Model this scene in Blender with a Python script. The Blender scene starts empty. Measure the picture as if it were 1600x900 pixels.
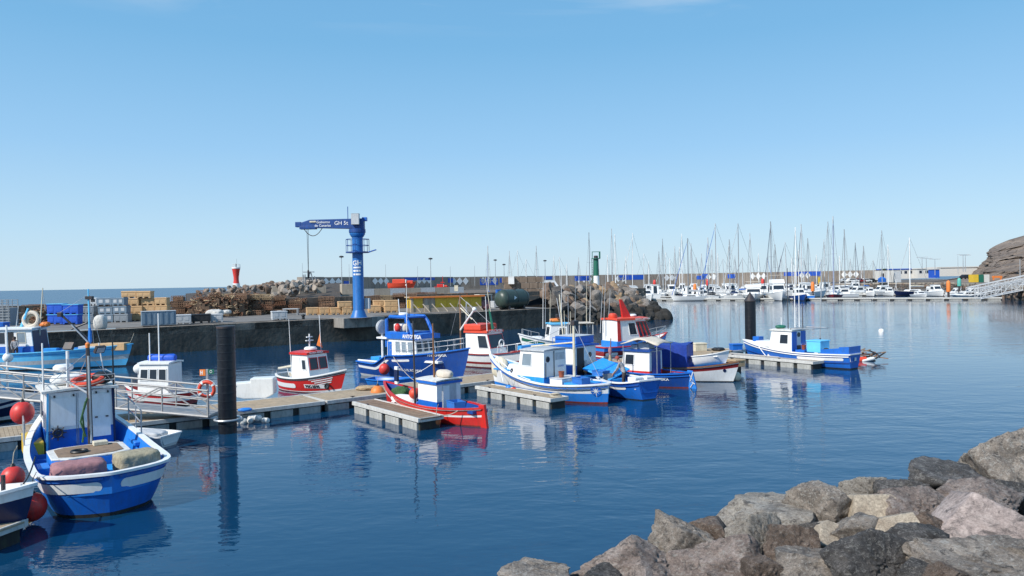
import bpy, bmesh, math, random
from mathutils import Vector, Matrix, noise
random.seed(7)
sc = bpy.context.scene
COL = sc.collection
R = math.radians

# ---------------------------------------------------------------- camera
F = 1164.0            # focal length in pixels of the 1600 px wide photograph
CAMH = 6.0
PITCH, ROLL = math.atan(10 / F), R(1.0)
fw = Vector((0, math.cos(PITCH), -math.sin(PITCH)))
r0 = Vector((1, 0, 0)); u0 = Vector((0, math.sin(PITCH), math.cos(PITCH)))
cr = r0 * math.cos(ROLL) - u0 * math.sin(ROLL)
cu = u0 * math.cos(ROLL) + r0 * math.sin(ROLL)
cam = bpy.data.cameras.new('camera'); camo = bpy.data.objects.new('camera', cam); COL.objects.link(camo)
camo.matrix_world = Matrix(((cr.x, cu.x, -fw.x, 0), (cr.y, cu.y, -fw.y, 0), (cr.z, cu.z, -fw.z, CAMH), (0, 0, 0, 1)))
cam.sensor_width = 36; cam.lens = 36 * F / 1600; cam.clip_start = 0.1; cam.clip_end = 30000
sc.camera = camo

# ---------------------------------------------------------------- sky, sun, exposure
SUN_EL, SUN_AZ = R(40), R(-131)          # azimuth from +Y, clockwise
w = bpy.data.worlds.new('World'); sc.world = w; w.use_nodes = True
nt = w.node_tree; nt.nodes.clear()
wo = nt.nodes.new('ShaderNodeOutputWorld'); bg = nt.nodes.new('ShaderNodeBackground')
sky = nt.nodes.new('ShaderNodeTexSky'); sky.sky_type = 'NISHITA'; sky.sun_disc = False
sky.sun_elevation = SUN_EL; sky.sun_rotation = SUN_AZ
sky.air_density = 1.0; sky.dust_density = 0.6; sky.ozone_density = 2.2; sky.altitude = 0
bg.inputs['Strength'].default_value = 0.12
# clear maritime air: the same sky, washed towards pale blue near the horizon all the way round
tcw = nt.nodes.new('ShaderNodeTexCoord'); sx = nt.nodes.new('ShaderNodeSeparateXYZ'); nt.links.new(tcw.outputs['Generated'], sx.inputs[0])
rp = nt.nodes.new('ShaderNodeValToRGB'); e = rp.color_ramp.elements
for i, (p, c) in enumerate(((0.0, (.63, .81, .94)), (.07, (.51, .76, .97)), (.17, (.34, .635, .95)), (.30, (.205, .51, .84)), (.5, (.15, .42, .76)), (1.0, (.08, .27, .60)))):
    k = e[i] if i < 2 else e.new(p)
    k.position = p; k.color = (*c, 1)
nt.links.new(sx.outputs[2], rp.inputs[0])
# faint cirrus high up
mpw = nt.nodes.new('ShaderNodeMapping'); mpw.inputs['Scale'].default_value = (2.2, 7, 16); mpw.inputs['Rotation'].default_value = (0, 0, .5); mpw.inputs['Location'].default_value = (7.3, 7.9, 7.1); nt.links.new(tcw.outputs['Generated'], mpw.inputs[0])
nzw = nt.nodes.new('ShaderNodeTexNoise'); nzw.inputs['Scale'].default_value = 1.3; nzw.inputs['Detail'].default_value = 8; nzw.inputs['Distortion'].default_value = .4; nt.links.new(mpw.outputs[0], nzw.inputs['Vector'])
cw = nt.nodes.new('ShaderNodeMapRange'); cw.inputs[1].default_value = .56; cw.inputs[2].default_value = .72; nt.links.new(nzw.outputs[0], cw.inputs[0])
ew = nt.nodes.new('ShaderNodeMapRange'); ew.inputs[1].default_value = .31; ew.inputs[2].default_value = .40; ew.inputs[4].default_value = .7; nt.links.new(sx.outputs[2], ew.inputs[0])
mw = nt.nodes.new('ShaderNodeMath'); mw.operation = 'MULTIPLY'; nt.links.new(cw.outputs[0], mw.inputs[0]); nt.links.new(ew.outputs[0], mw.inputs[1])
mc = nt.nodes.new('ShaderNodeMix'); mc.data_type = 'RGBA'; mc.inputs[7].default_value = (.85, .92, .97, 1); nt.links.new(mw.outputs[0], mc.inputs[0]); nt.links.new(rp.outputs[0], mc.inputs[6])
sc1 = nt.nodes.new('ShaderNodeVectorMath'); sc1.operation = 'SCALE'; sc1.inputs[3].default_value = 1 / .12; nt.links.new(mc.outputs[2], sc1.inputs[0])
mxw = nt.nodes.new('ShaderNodeMix'); mxw.data_type = 'RGBA'; mxw.inputs[0].default_value = .85
nt.links.new(sky.outputs[0], mxw.inputs[6]); nt.links.new(sc1.outputs[0], mxw.inputs[7])
nt.links.new(mxw.outputs[2], bg.inputs['Color']); nt.links.new(bg.outputs[0], wo.inputs[0])
sl = bpy.data.lights.new('sun', 'SUN'); so = bpy.data.objects.new('sun', sl); COL.objects.link(so)
sl.energy = 5.0; sl.angle = R(0.5); sl.color = (1, 0.95, 0.87)
sd = Vector((math.sin(SUN_AZ) * math.cos(SUN_EL), math.cos(SUN_AZ) * math.cos(SUN_EL), math.sin(SUN_EL)))
so.rotation_euler = sd.to_track_quat('Z', 'Y').to_euler()
sc.view_settings.view_transform = 'Standard'; sc.view_settings.look = 'None'
sc.view_settings.gamma = 1; sc.view_settings.exposure = 0.0

# ---------------------------------------------------------------- helpers
def ray(px, py):
    return fw + cr * ((px - 800) / F) + cu * ((450 - py) / F)
def W(px, py, z=0.0):                     # point of the plane z that the photograph shows at a pixel
    d = ray(px, py); k = (z - CAMH) / d.z
    return Vector((d.x * k, d.y * k, z))
def At(px, py, Y):                        # point at distance Y seen at a pixel
    d = ray(px, py); k = Y / d.y
    return Vector((d.x * k, Y, CAMH + d.z * k))

PAL = {}
def pal(name, col, rough=.5, var=.12, dirt=None, amt=.25, scale=3., bump=.0, bscale=None, metal=0., coat=0.):
    PAL[name] = (col, rough, var, dirt, amt, scale, bump, bscale, metal, coat)
MATS = {}
def mat(name):
    if name in MATS: return MATS[name]
    m = bpy.data.materials.new(name); m.use_nodes = True; MATS[name] = m
    if name not in PAL: raise KeyError(name)
    col, rough, var, dirt, amt, scale, bump, bscale, metal, coat = PAL[name]
    n = m.node_tree; L = n.links; b = n.nodes['Principled BSDF']
    b.inputs['Roughness'].default_value = rough; b.inputs['Metallic'].default_value = metal
    if coat: b.inputs['Coat Weight'].default_value = coat
    tc = n.nodes.new('ShaderNodeTexCoord')
    nz = n.nodes.new('ShaderNodeTexNoise'); nz.inputs['Scale'].default_value = scale; nz.inputs['Detail'].default_value = 7
    nz.inputs['Roughness'].default_value = .65
    L.new(tc.outputs['Object'], nz.inputs['Vector'])
    oi = n.nodes.new('ShaderNodeObjectInfo')
    mr = n.nodes.new('ShaderNodeMapRange'); mr.inputs[1].default_value = .25; mr.inputs[2].default_value = .75
    mr.inputs[3].default_value = 1 - var; mr.inputs[4].default_value = 1 + var
    L.new(nz.outputs[0], mr.inputs[0])
    hs = n.nodes.new('ShaderNodeMix'); hs.data_type = 'RGBA'; hs.blend_type = 'MULTIPLY'; hs.inputs[0].default_value = 1
    hs.inputs[6].default_value = (*col, 1); L.new(mr.outputs[0], hs.inputs[7])
    out = hs.outputs[2]
    if dirt:
        n2 = n.nodes.new('ShaderNodeTexNoise'); n2.inputs['Scale'].default_value = scale * 2.3; n2.inputs['Detail'].default_value = 9
        n2.inputs['Roughness'].default_value = .75
        mp = n.nodes.new('ShaderNodeMapping'); mp.inputs['Scale'].default_value = (1, 1, .3); mp.inputs['Location'].default_value = (3, 7, 1)
        L.new(tc.outputs['Object'], mp.inputs[0]); L.new(mp.outputs[0], n2.inputs['Vector'])
        r2 = n.nodes.new('ShaderNodeMapRange'); r2.inputs[1].default_value = .47; r2.inputs[2].default_value = .72
        r2.inputs[3].default_value = 0; r2.inputs[4].default_value = min(1, amt * 2.2); L.new(n2.outputs[0], r2.inputs[0])
        mx = n.nodes.new('ShaderNodeMix'); mx.data_type = 'RGBA'; mx.inputs[7].default_value = (*dirt, 1)
        L.new(r2.outputs[0], mx.inputs[0]); L.new(out, mx.inputs[6]); out = mx.outputs[2]
    L.new(out, b.inputs['Base Color'])
    if bump:
        n3 = n.nodes.new('ShaderNodeTexNoise'); n3.inputs['Scale'].default_value = bscale or scale * 4; n3.inputs['Detail'].default_value = 8
        L.new(tc.outputs['Object'], n3.inputs['Vector'])
        bp = n.nodes.new('ShaderNodeBump'); bp.inputs['Strength'].default_value = 1; bp.inputs['Distance'].default_value = bump
        L.new(n3.outputs[0], bp.inputs['Height']); L.new(bp.outputs[0], b.inputs['Normal'])
    return m
RUST = (.16, .06, .025); GRIME = (.13, .12, .1)
pal('white', (.84, .84, .83), .38, .05, (0.42, 0.36, 0.28), 0.12)
pal('white_worn', (.72, .71, .67), .5, .10, (0.3, 0.24, 0.18), 0.28)
pal('cream', (.70, .63, .48), .55, .1, GRIME, .2)
pal('royal', (.010, .135, .55), .38, .14, (0.04, 0.1, 0.22), 0.22)
pal('royal_worn', (.012, .13, .52), .5, .2, (0.2, 0.22, 0.25), 0.35)
pal('deep_blue', (.007, .06, .29), .4, .15, (0.05, 0.08, 0.14), 0.22)
pal('mid_blue', (.015, .20, .66), .42, .14, (0.12, 0.22, 0.36), 0.2)
pal('cyan_blue', (.02, .30, .74), .42, .12, (0.2, 0.34, 0.42), 0.18)
pal('light_blue', (.13, .56, .90), .45, .1, (0.3, 0.42, 0.48), 0.15)
pal('navy', (.008, .018, .075), .35, .15, (.05, .05, .06), .15)
pal('red', (.62, .022, .018), .38, .12, (0.28, 0.04, 0.025), 0.28)
pal('dark_red', (.28, .018, .018), .4, .15, (0.1, 0.04, 0.03), 0.25)
pal('orange_red', (.74, .075, .035), .5, .12, (.3, .08, .04), .2)
pal('orange', (.80, .22, .04), .5, .12, (.35, .12, .05), .2)
pal('buoy_red', (.70, .04, .032), .45, .2, (.35, .09, .08), .4, 5)
pal('yellow', (.72, .47, .03), .5, .1, GRIME, .2)
pal('green_paint', (.012, .14, .09), .45, .1, GRIME, .15)
pal('green_tank', (.035, .06, .05), .4, .2, (.1, .1, .09), .3)
pal('teal', (.1, .42, .36), .5, .1, GRIME, .2)
pal('net_green', (.05, .13, .045), .9, .4, (.02, .05, .02), .5, 12, .03, 30)
pal('boot', (.02, .018, .02), .7, .3, (.05, .06, .03), .4)
pal('boot_red', (.22, .03, .02), .6, .3, (.05, .04, .03), .4)
pal('steel', (.50, .51, .52), .42, .1, GRIME, .15, metal=.55)
pal('alu', (.40, .39, .38), .55, .08, GRIME, .15, metal=.25)
pal('dark_metal', (.035, .035, .04), .5, .2, RUST, .2)
pal('black', (.012, .012, .014), .5, .2, (.05, .05, .05), .2)
pal('pile_black', (.007, .0085, .013), .36, .25, (.03, .03, .033), .25, 2, .01, 6)
pal('rusty', (.22, .10, .055), .85, .35, (.06, .03, .02), .5, 4, .02, 20)
pal('wire_brown', (.25, .145, .09), .9, .4, (.07, .04, .03), .5, 2)
pal('varnish', (.22, .10, .04), .5, .2, (.08, .04, .02), .3)
pal('glass', (.025, .035, .05), .06, .1)
pal('glass_light', (.22, .28, .33), .08, .1)
pal('plank', (.40, .31, .21), .85, .22, (.2, .16, .12), .4, 2.5, .004, 40)
pal('plank_dark', (.26, .18, .12), .85, .25, (.13, .09, .07), .4, 2.5, .004, 40)
pal('float_grey', (.40, .40, .38), .8, .12, (.14, .14, .11), .35, 2, .004, 20)
pal('kerb_grey', (.56, .55, .52), .7, .1, GRIME, .2)
pal('tan_box', (.58, .37, .19), .65, .1, (.3, .2, .1), .2)
pal('grey_box', (.24, .27, .30), .6, .12, (.12, .12, .12), .2)
pal('grey_blue_box', (.17, .24, .31), .6, .1, (.1, .12, .14), .2)
pal('pale_grey', (.52, .54, .56), .6, .1, GRIME, .2)
pal('tarp_blue', (.012, .10, .58), .55, .2, (.02, .05, .2), .2, 3, .02, 5)
pal('tarp_deep', (.008, .045, .32), .6, .2, (.02, .03, .12), .2, 3, .02, 5)
pal('tarp_rose', (.34, .17, .18), .85, .2, (.2, .1, .11), .3, 4, .02, 8)
pal('tarp_khaki', (.36, .32, .22), .85, .2, (.14, .12, .08), .5, 5, .02, 10)
pal('canvas', (.62, .55, .46), .85, .1, (.35, .3, .24), .25, 4, .01, 12)
pal('net_white', (.62, .60, .56), .95, .2, (.3, .28, .25), .4, 10, .03, 30)
pal('net_tan', (.45, .33, .2), .95, .3, (.2, .14, .08), .4, 8, .03, 25)
pal('rope', (.42, .38, .30), .9, .15)
pal('rubber', (.015, .015, .016), .8, .2)
pal('skin', (.40, .22, .15), .5, .05)
pal('shirt', (.36, .36, .38), .85, .5, (.1, .1, .12), .5, 14)
pal('trousers', (.07, .05, .045), .85, .2)
pal('cap', (.30, .06, .05), .8, .1)
pal('hair', (.03, .022, .018), .7, .1)
pal('asphalt', (.20, .185, .17), .9, .15, (.06, .055, .05), .3, .3, .01, 6)
pal('quay_wet', (.022, .021, .016), .6, .5, (.04, .045, .025), .5, .8, .05, 4)
pal('quay_stone', (.10, .085, .068), .9, .6, (.03, .026, .022), .8, .45, .06, 3)
pal('quay_cap', (.30, .255, .21), .9, .5, (.08, .068, .058), .7, .45, .05, 3)
pal('quay_new', (.27, .25, .225), .9, .15, (.11, .1, .09), .4, .7, .01, 5)
pal('brown_wall', (.21, .155, .115), .92, .25, (.07, .05, .04), .5, .5, .04, 3)
pal('block_brown', (.22, .165, .125), .9, .15, (.1, .07, .05), .4, .8, .02, 6)
pal('concrete_tan', (.42, .36, .29), .9, .12, (.2, .16, .12), .3, .6, .01, 6)
pal('breakwater_grey', (.30, .255, .215), .92, .15, (.12, .1, .085), .35, .12, .02, 2)
pal('trap_dark', (.12, .08, .055), .95, .35, (.05, .035, .025), .5, 2)
pal('crane_blue', (.018, .15, .45), .42, .12, (.02, .04, .12), .2)
pal('crane_dark', (.010, .065, .26), .5, .25, (.03, .03, .05), .3)
pal('land_brown', (.17, .13, .10), .95, .25, (.09, .07, .055), .4, .15, .05, 2)
pal('plaster', (.64, .62, .58), .8, .05, GRIME, .1)
pal('roof_blue', (.012, .09, .50), .6, .1)
pal('hull_white', (.82, .82, .80), .3, .04, GRIME, .08)
pal('teak_grey', (.42, .38, .33), .8, .15)

def link(o): COL.objects.link(o); return o
def tag(o, label=None, cat=None, group=None, kind=None):
    if label: o['label'] = label
    if cat: o['category'] = cat
    if group: o['group'] = group
    if kind: o['kind'] = kind
    return o
def thing(name, label, cat, loc=(0, 0, 0), rz=0., group=None):
    o = link(bpy.data.objects.new(name, None)); o.empty_display_size = .3
    o.location = loc; o.rotation_euler = (0, 0, rz)
    return tag(o, label, cat, group)

class MB:
    def __init__(s, m='white'): s.v = []; s.f = []; s.mi = []; s.mats = []; s.use(m)
    def use(s, m):
        if m not in s.mats: s.mats.append(m)
        s.c = s.mats.index(m); return s
    def add(s, vs, fs):
        b = len(s.v); s.v += [tuple(p) for p in vs]
        for f in fs: s.f.append([b + i for i in f]); s.mi.append(s.c)
        return s
    def box(s, x0, x1, y0, y1, z0, z1, M=None):
        vs = [Vector((x, y, z)) for z in (z0, z1) for y in (y0, y1) for x in (x0, x1)]
        if M is not None: vs = [M @ p for p in vs]
        return s.add(vs, [(0, 2, 3, 1), (4, 5, 7, 6), (0, 1, 5, 4), (2, 6, 7, 3), (0, 4, 6, 2), (1, 3, 7, 5)])
    def cbox(s, c, d, rz=0., rx=0., ry=0.):
        M = Matrix.Translation(c) @ Matrix.Rotation(rz, 4, 'Z') @ Matrix.Rotation(ry, 4, 'Y') @ Matrix.Rotation(rx, 4, 'X')
        return s.box(-d[0]/2, d[0]/2, -d[1]/2, d[1]/2, -d[2]/2, d[2]/2, M)
    def tube(s, pts, r, n=6, r2=None, cap=True):
        pts = [Vector(p) for p in pts]; N = len(pts); vs = []; fs = []
        for i, p in enumerate(pts):
            t = (pts[min(i+1, N-1)] - pts[max(i-1, 0)]).normalized()
            a = Vector((0, 0, 1)) if abs(t.z) < .9 else Vector((1, 0, 0))
            x = t.cross(a).normalized(); y = x.cross(t)
            rr = r if r2 is None else r + (r2 - r) * i / max(1, N-1)
            for k in range(n):
                an = 2 * math.pi * k / n; vs.append(p + x * rr * math.cos(an) + y * rr * math.sin(an))
        for i in range(N-1):
            for k in range(n):
                fs.append((i*n+k, i*n+(k+1) % n, (i+1)*n+(k+1) % n, (i+1)*n+k))
        if cap: fs.append(tuple(range(n))); fs.append(tuple(range((N-1)*n+n-1, (N-1)*n-1, -1)))
        return s.add(vs, fs)
    def lathe(s, prof, n=16, M=None, c=(0, 0, 0)):
        vs = []; fs = []; c = Vector(c)
        for r, z in prof:
            for k in range(n):
                an = 2 * math.pi * k / n; p = Vector((r * math.cos(an), r * math.sin(an), z))
                vs.append((M @ p if M else p) + c)
        for i in range(len(prof)-1):
            for k in range(n): fs.append((i*n+k, i*n+(k+1) % n, (i+1)*n+(k+1) % n, (i+1)*n+k))
        fs.append(tuple(range(n-1, -1, -1))); fs.append(tuple(range((len(prof)-1)*n, len(prof)*n)))
        return s.add(vs, fs)
    def ball(s, c, r, n=12, m=8, sz=1.):
        return s.lathe([(max(.001, r * math.sin(math.pi * i / m)), -r * sz * math.cos(math.pi * i / m)) for i in range(m+1)], n, None, c)
    def torus(s, c, R_, r, M=None, n=20, m=7, a0=0, a1=2*math.pi):
        vs = []; fs = []; c = Vector(c); full = abs(a1 - a0 - 2*math.pi) < 1e-4; nn = n if full else n + 1
        for i in range(nn):
            a = a0 + (a1 - a0) * i / n
            for k in range(m):
                b = 2*math.pi*k/m; p = Vector(((R_ + r*math.cos(b))*math.cos(a), (R_ + r*math.cos(b))*math.sin(a), r*math.sin(b)))
                vs.append((M @ p if M else p) + c)
        for i in range(n):
            j = (i+1) % nn
            for k in range(m): fs.append((i*m+k, j*m+k, j*m+(k+1) % m, i*m+(k+1) % m))
        return s.add(vs, fs)
    def prism(s, poly, z0, z1, M=None):                     # polygon in xy, extruded in z
        n = len(poly); vs = [Vector((x, y, z0)) for x, y in poly] + [Vector((x, y, z1)) for x, y in poly]
        if M is not None: vs = [M @ p for p in vs]
        return s.add(vs, [tuple(range(n-1, -1, -1)), tuple(range(n, 2*n))] + [(i, (i+1) % n, n+(i+1) % n, n+i) for i in range(n)])
    def grid(s, P):                                          # rows of points
        a = len(P); b = len(P[0]); vs = [p for row in P for p in row]
        return s.add(vs, [(i*b+j, i*b+j+1, (i+1)*b+j+1, (i+1)*b+j) for i in range(a-1) for j in range(b-1)])
    def mesh(s, name, smooth=False, bevel=0., ang=40, fixn=False):
        me = bpy.data.meshes.new(name); me.from_pydata(s.v, [], s.f)
        for m in s.mats: me.materials.append(mat(m))
        me.polygons.foreach_set('material_index', s.mi)
        if bevel or fixn:
            bm = bmesh.new(); bm.from_mesh(me)
            if fixn: bmesh.ops.recalc_face_normals(bm, faces=bm.faces)
            if bevel:
                es = [e for e in bm.edges if len(e.link_faces) == 2 and e.calc_face_angle(0) > .6]
                bmesh.ops.bevel(bm, geom=es, offset=bevel, segments=1 if bevel < .03 else 2, affect='EDGES', profile=.6, clamp_overlap=True)
            bm.to_mesh(me); bm.free()
        if smooth:
            me.polygons.foreach_set('use_smooth', [True] * len(me.polygons)); me.set_sharp_from_angle(angle=R(ang))
        me.update(); return me
    def build(s, name, parent=None, smooth=False, bevel=0., ang=40, fixn=False, label=None, kind=None):
        o = link(bpy.data.objects.new(name, s.mesh(name, smooth, bevel, ang, fixn)))
        if parent is not None: o.parent = parent
        if label: o['label'] = label
        if kind: o['kind'] = kind
        return o

def copy_tree(o, parent=None, loc=None, rz=None, label=None):
    c = o.copy(); link(c)
    if parent is not None: c.parent = parent
    for ch in list(o.children): copy_tree(ch, c)
    if loc is not None: c.location = loc
    if rz is not None: c.rotation_euler = (0, 0, rz)
    if label: c['label'] = label
    return c

def text_data(body, size, bold=0.):
    cu_ = bpy.data.curves.new('lettering', 'FONT'); cu_.body = body; cu_.size = size; cu_.offset = bold
    cu_.resolution_u = 2
    o = bpy.data.objects.new('lettering', cu_); COL.objects.link(o)
    bpy.context.view_layer.update()
    me = bpy.data.meshes.new_from_object(o.evaluated_get(bpy.context.evaluated_depsgraph_get()))
    vs = [v.co.copy() for v in me.vertices]; fs = [tuple(p.vertices) for p in me.polygons]
    bpy.data.objects.remove(o); bpy.data.curves.remove(cu_); bpy.data.meshes.remove(me)
    return vs, fs
def text(parent, body, size, org, right, up, m='white', bold=.0, center=False, fn=None):
    vs, fs = text_data(body, size, bold); right = Vector(right).normalized(); up = Vector(up).normalized(); org = Vector(org)
    if center:
        wx = max(v.x for v in vs); vs = [v - Vector((wx/2, 0, 0)) for v in vs]
    mb = MB(m); mb.add([fn(v.x, v.y) if fn else org + right * v.x + up * v.y for v in vs], fs)
    return mb.build('lettering', parent)

def sstep(a, b, x):
    k = min(1, max(0, (x - a) / (b - a))); return k * k * (3 - 2 * k)

# ---------------------------------------------------------------- hulls
class Hull:
    def __init__(s, L, B, zs, zm, zb, tm=.42, ws=.7, p=2.3, p2=2.6, d=.45, rb=.5, rs=.1, deck=.3, step=None, e0=.3, e1=.85, es=0., tmin=.35, rub=None):
        s.__dict__.update(locals())
    def sheer(s, t):
        a = s.tmin
        z = s.zm + (s.zs - s.zm) * ((a - t) / a) ** 2 if t < a else s.zm + (s.zb - s.zm) * ((t - a) / (1 - a)) ** 1.8
        if s.step: z += s.step[2] * sstep(s.step[0], s.step[1], t)
        return z
    def wd(s, t):
        if t < s.tm: return s.ws + (1 - s.ws) * (1 - (1 - t / s.tm) ** s.p2)
        return 1 - ((t - s.tm) / (1 - s.tm)) ** s.p
    def pt(s, t, f, side=1, out=0.):
        e = s.e0 + (s.e1 - s.e0) * sstep(.3, 1, t) ** 1.5 + s.es * (1 - t) ** 4
        f = max(f, 0.0)
        y = s.wd(t) * s.B / 2 * (f ** e if f > 0 else 0)
        x = s.L * t - s.rb * max(0, 1 - f) ** 1.3 * t ** 4 + s.rs * max(0, 1 - f) ** 1.2 * (1 - t) ** 6
        return Vector((x, side * (y + out), -s.d + f * (s.sheer(t) + s.d)))
    def fz(s, t, z): return (z + s.d) / (s.sheer(t) + s.d)
    def surf(s, x, z, side, out=.02):
        t = min(1, max(0, x / s.L))
        for _ in range(12):
            f = s.fz(t, z); t = min(1, max(0, t + (x - s.pt(t, f).x) / s.L))
        return s.pt(t, min(1, s.fz(t, z)), side, out)
    def ts(s, n=26):
        return [.5 - .5 * math.cos(math.pi * i / n) if True else i / n for i in range(n + 1)]
    def build(s, parent, bands, inner='white', deckm='mid_blue', rail='white', railw=.12, n=26, name='hull', railh=.07):
        TS = s.ts(n); mb = MB(bands[0][1])
        for side in (1, -1):
            lo = [0.0] * len(TS)
            for top, m in bands:
                hi = []
                for t, l in zip(TS, lo):
                    f = s.fz(t, top[1]) if isinstance(top, tuple) else top
                    hi.append(min(1, max(f, l)))
                k = max(1, int(max(h - l for h, l in zip(hi, lo)) / .09))
                P = [[s.pt(t, l + (h - l) * j / k, side) for t, l, h in zip(TS, lo, hi)] for j in range(k + 1)]
                if side < 0: P = P[::-1]
                mb.use(m).grid(P); lo = hi
        if s.ws > .005:                                   # transom
            lo = 0.
            for top, m in bands:
                f = s.fz(0, top[1]) if isinstance(top, tuple) else top; f = min(1, max(f, lo))
                mb.use(m)
                for j in range(4):
                    a = lo + (f - lo) * j / 4; b = lo + (f - lo) * (j + 1) / 4
                    mb.add([s.pt(0, a, 1), s.pt(0, a, -1), s.pt(0, b, -1), s.pt(0, b, 1)], [(0, 1, 2, 3)])
                lo = f
        hull = mb.build(name, parent, smooth=True, ang=35)
        # inside of the bulwark and the deck
        inn = MB(inner); dk = MB(deckm); th = .07
        for side in (1, -1):
            A = []; Bn = []
            for t in TS:
                a = s.pt(t, 1, side); a.y = side * max(0.0, abs(a.y) - th)
                zd = min(s.deck, a.z - .03); f = s.fz(t, zd); b = s.pt(t, f, side); b.y = side * max(0., min(abs(b.y) - th, abs(a.y)))
                b.x = min(b.x, a.x)
                A.append(a); Bn.append(b)
            inn.grid([A, Bn] if side > 0 else [Bn, A])
            C = [Vector((b.x, 0, b.z)) for b in Bn]
            dk.grid([Bn, C] if side > 0 else [C, Bn])
        if s.ws > .005:
            a = s.pt(0, 1, 1); a.x += th; b = s.pt(0, s.fz(0, s.deck), 1); b.x += th
            inn.add([(a.x, -a.y, a.z), (a.x, a.y, a.z), (b.x, b.y, b.z), (b.x, -b.y, b.z)], [(0, 1, 2, 3)])
        inn.build('bulwark', parent, smooth=True); dk.build('deck', parent)
        pts = [s.pt(t, 1, 1) for t in TS] + [s.pt(t, 1, -1) for t in TS[::-1]][1:]
        closed = s.ws > .005
        for fr, mm in (s.rub or ()):
            g = MB(mm)
            for sd_ in (1, -1): sweep(g, [s.pt(t, fr, sd_, .015) for t in TS][1:-1], .06, .06)
            g.build('rub_rail', parent, smooth=True, ang=30)
        g = MB(rail); sweep(g, pts, railw, railh, closed); g.build('gunwale', parent, smooth=True, ang=30)
        return hull
    def stripe(s, parent, x0, x1, off, h, m, sides=(1, -1), round_=True, name='stripe', n=22, zabs=None):
        for sd_ in sides:
            mb = MB(m); P = [[], [], []]
            for i in range(n + 1):
                k = i / n; x = x0 + (x1 - x0) * (.5 - .5 * math.cos(math.pi * k)); e = min(x - x0, x1 - x) / (h / 2)
                hh = h / 2 * (math.sqrt(max(0, 1 - (1 - min(1, e)) ** 2)) if round_ else 1)
                zc = zabs if zabs is not None else s.sheer(min(1, max(0, x / s.L))) - off
                for j, q in enumerate((-1, 0, 1)): P[j].append(s.surf(x, zc + hh * q, sd_))
            mb.grid(P if sd_ > 0 else P[::-1]); mb.build(name, parent, smooth=True)
    def stripe_arc(s, parent, a0, a1, off, h, m, sides=(1, -1), name='stripe', n=44):
        for sd_ in sides:                                # a band measured along the hull's outline from the stern
            ts = [(k / 600) ** 2 * .7 for k in range(601)]; pl = [s.pt(t, .85, sd_) for t in ts]; ac = [0.]
            for p, q in zip(pl, pl[1:]): ac.append(ac[-1] + (Vector((q.x - p.x, q.y - p.y))).length)
            P = [[], [], []]; j = 0
            for i in range(n + 1):
                a = a0 + (a1 - a0) * (.5 - .5 * math.cos(math.pi * i / n)); e = min(a - a0, a1 - a) / (h / 2)
                while j < 599 and ac[j + 1] < a: j += 1
                hh = h / 2 * math.sqrt(max(0, 1 - (1 - min(1, e)) ** 2)); t = ts[j] + (ts[j+1] - ts[j]) * (a - ac[j]) / max(1e-6, ac[j+1] - ac[j])
                tg = (s.pt(min(1, t + .004), .85, sd_) - s.pt(max(0, t - .004), .85, sd_)); nr = Vector((-tg.y, tg.x, 0)) * sd_; nr = nr.normalized() if nr.length > 1e-6 else Vector((0, sd_, 0))
                for q, r_ in enumerate((-1, 0, 1)): P[q].append(s.pt(t, s.fz(t, s.sheer(t) - off + hh * r_), sd_) + nr * .022)
            MB(m).grid(P if sd_ > 0 else P[::-1]).build(name, parent, smooth=True)
    def text(s, parent, body, size, x0, z0, side, m='white', bold=0.):
        return text(parent, body, size, (0, 0, 0), (1, 0, 0), (0, 0, 1), m, bold,
                    fn=lambda u, v: s.surf(x0 + (u if side < 0 else -u), z0 + v, side, .03))

def sweep(mb, pts, w_, h_, closed=False):
    N = len(pts); vs = []; fs = []
    for i, p in enumerate(pts):
        a = pts[(i - 1) % N] if (closed or i) else p; b = pts[(i + 1) % N] if (closed or i < N - 1) else p
        t = (b - a); t.z = 0
        if t.length < 1e-6: t = Vector((1, 0, 0))
        t.normalize(); nrm = Vector((t.y, -t.x, 0))
        for q, z in ((-.35, -h_/2), (.65, -h_/2), (.65, h_/2), (-.35, h_/2)):
            vs.append(p - nrm * (w_ * q) + Vector((0, 0, z + h_ * .3)))
    for i in range(N if closed else N - 1):
        j = (i + 1) % N
        for k in range(4): fs.append((i*4+k, i*4+(k+1) % 4, j*4+(k+1) % 4, j*4+k))
    if not closed: fs += [(3, 2, 1, 0), tuple(range((N-1)*4, N*4))]
    mb.add(vs, fs)

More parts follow.
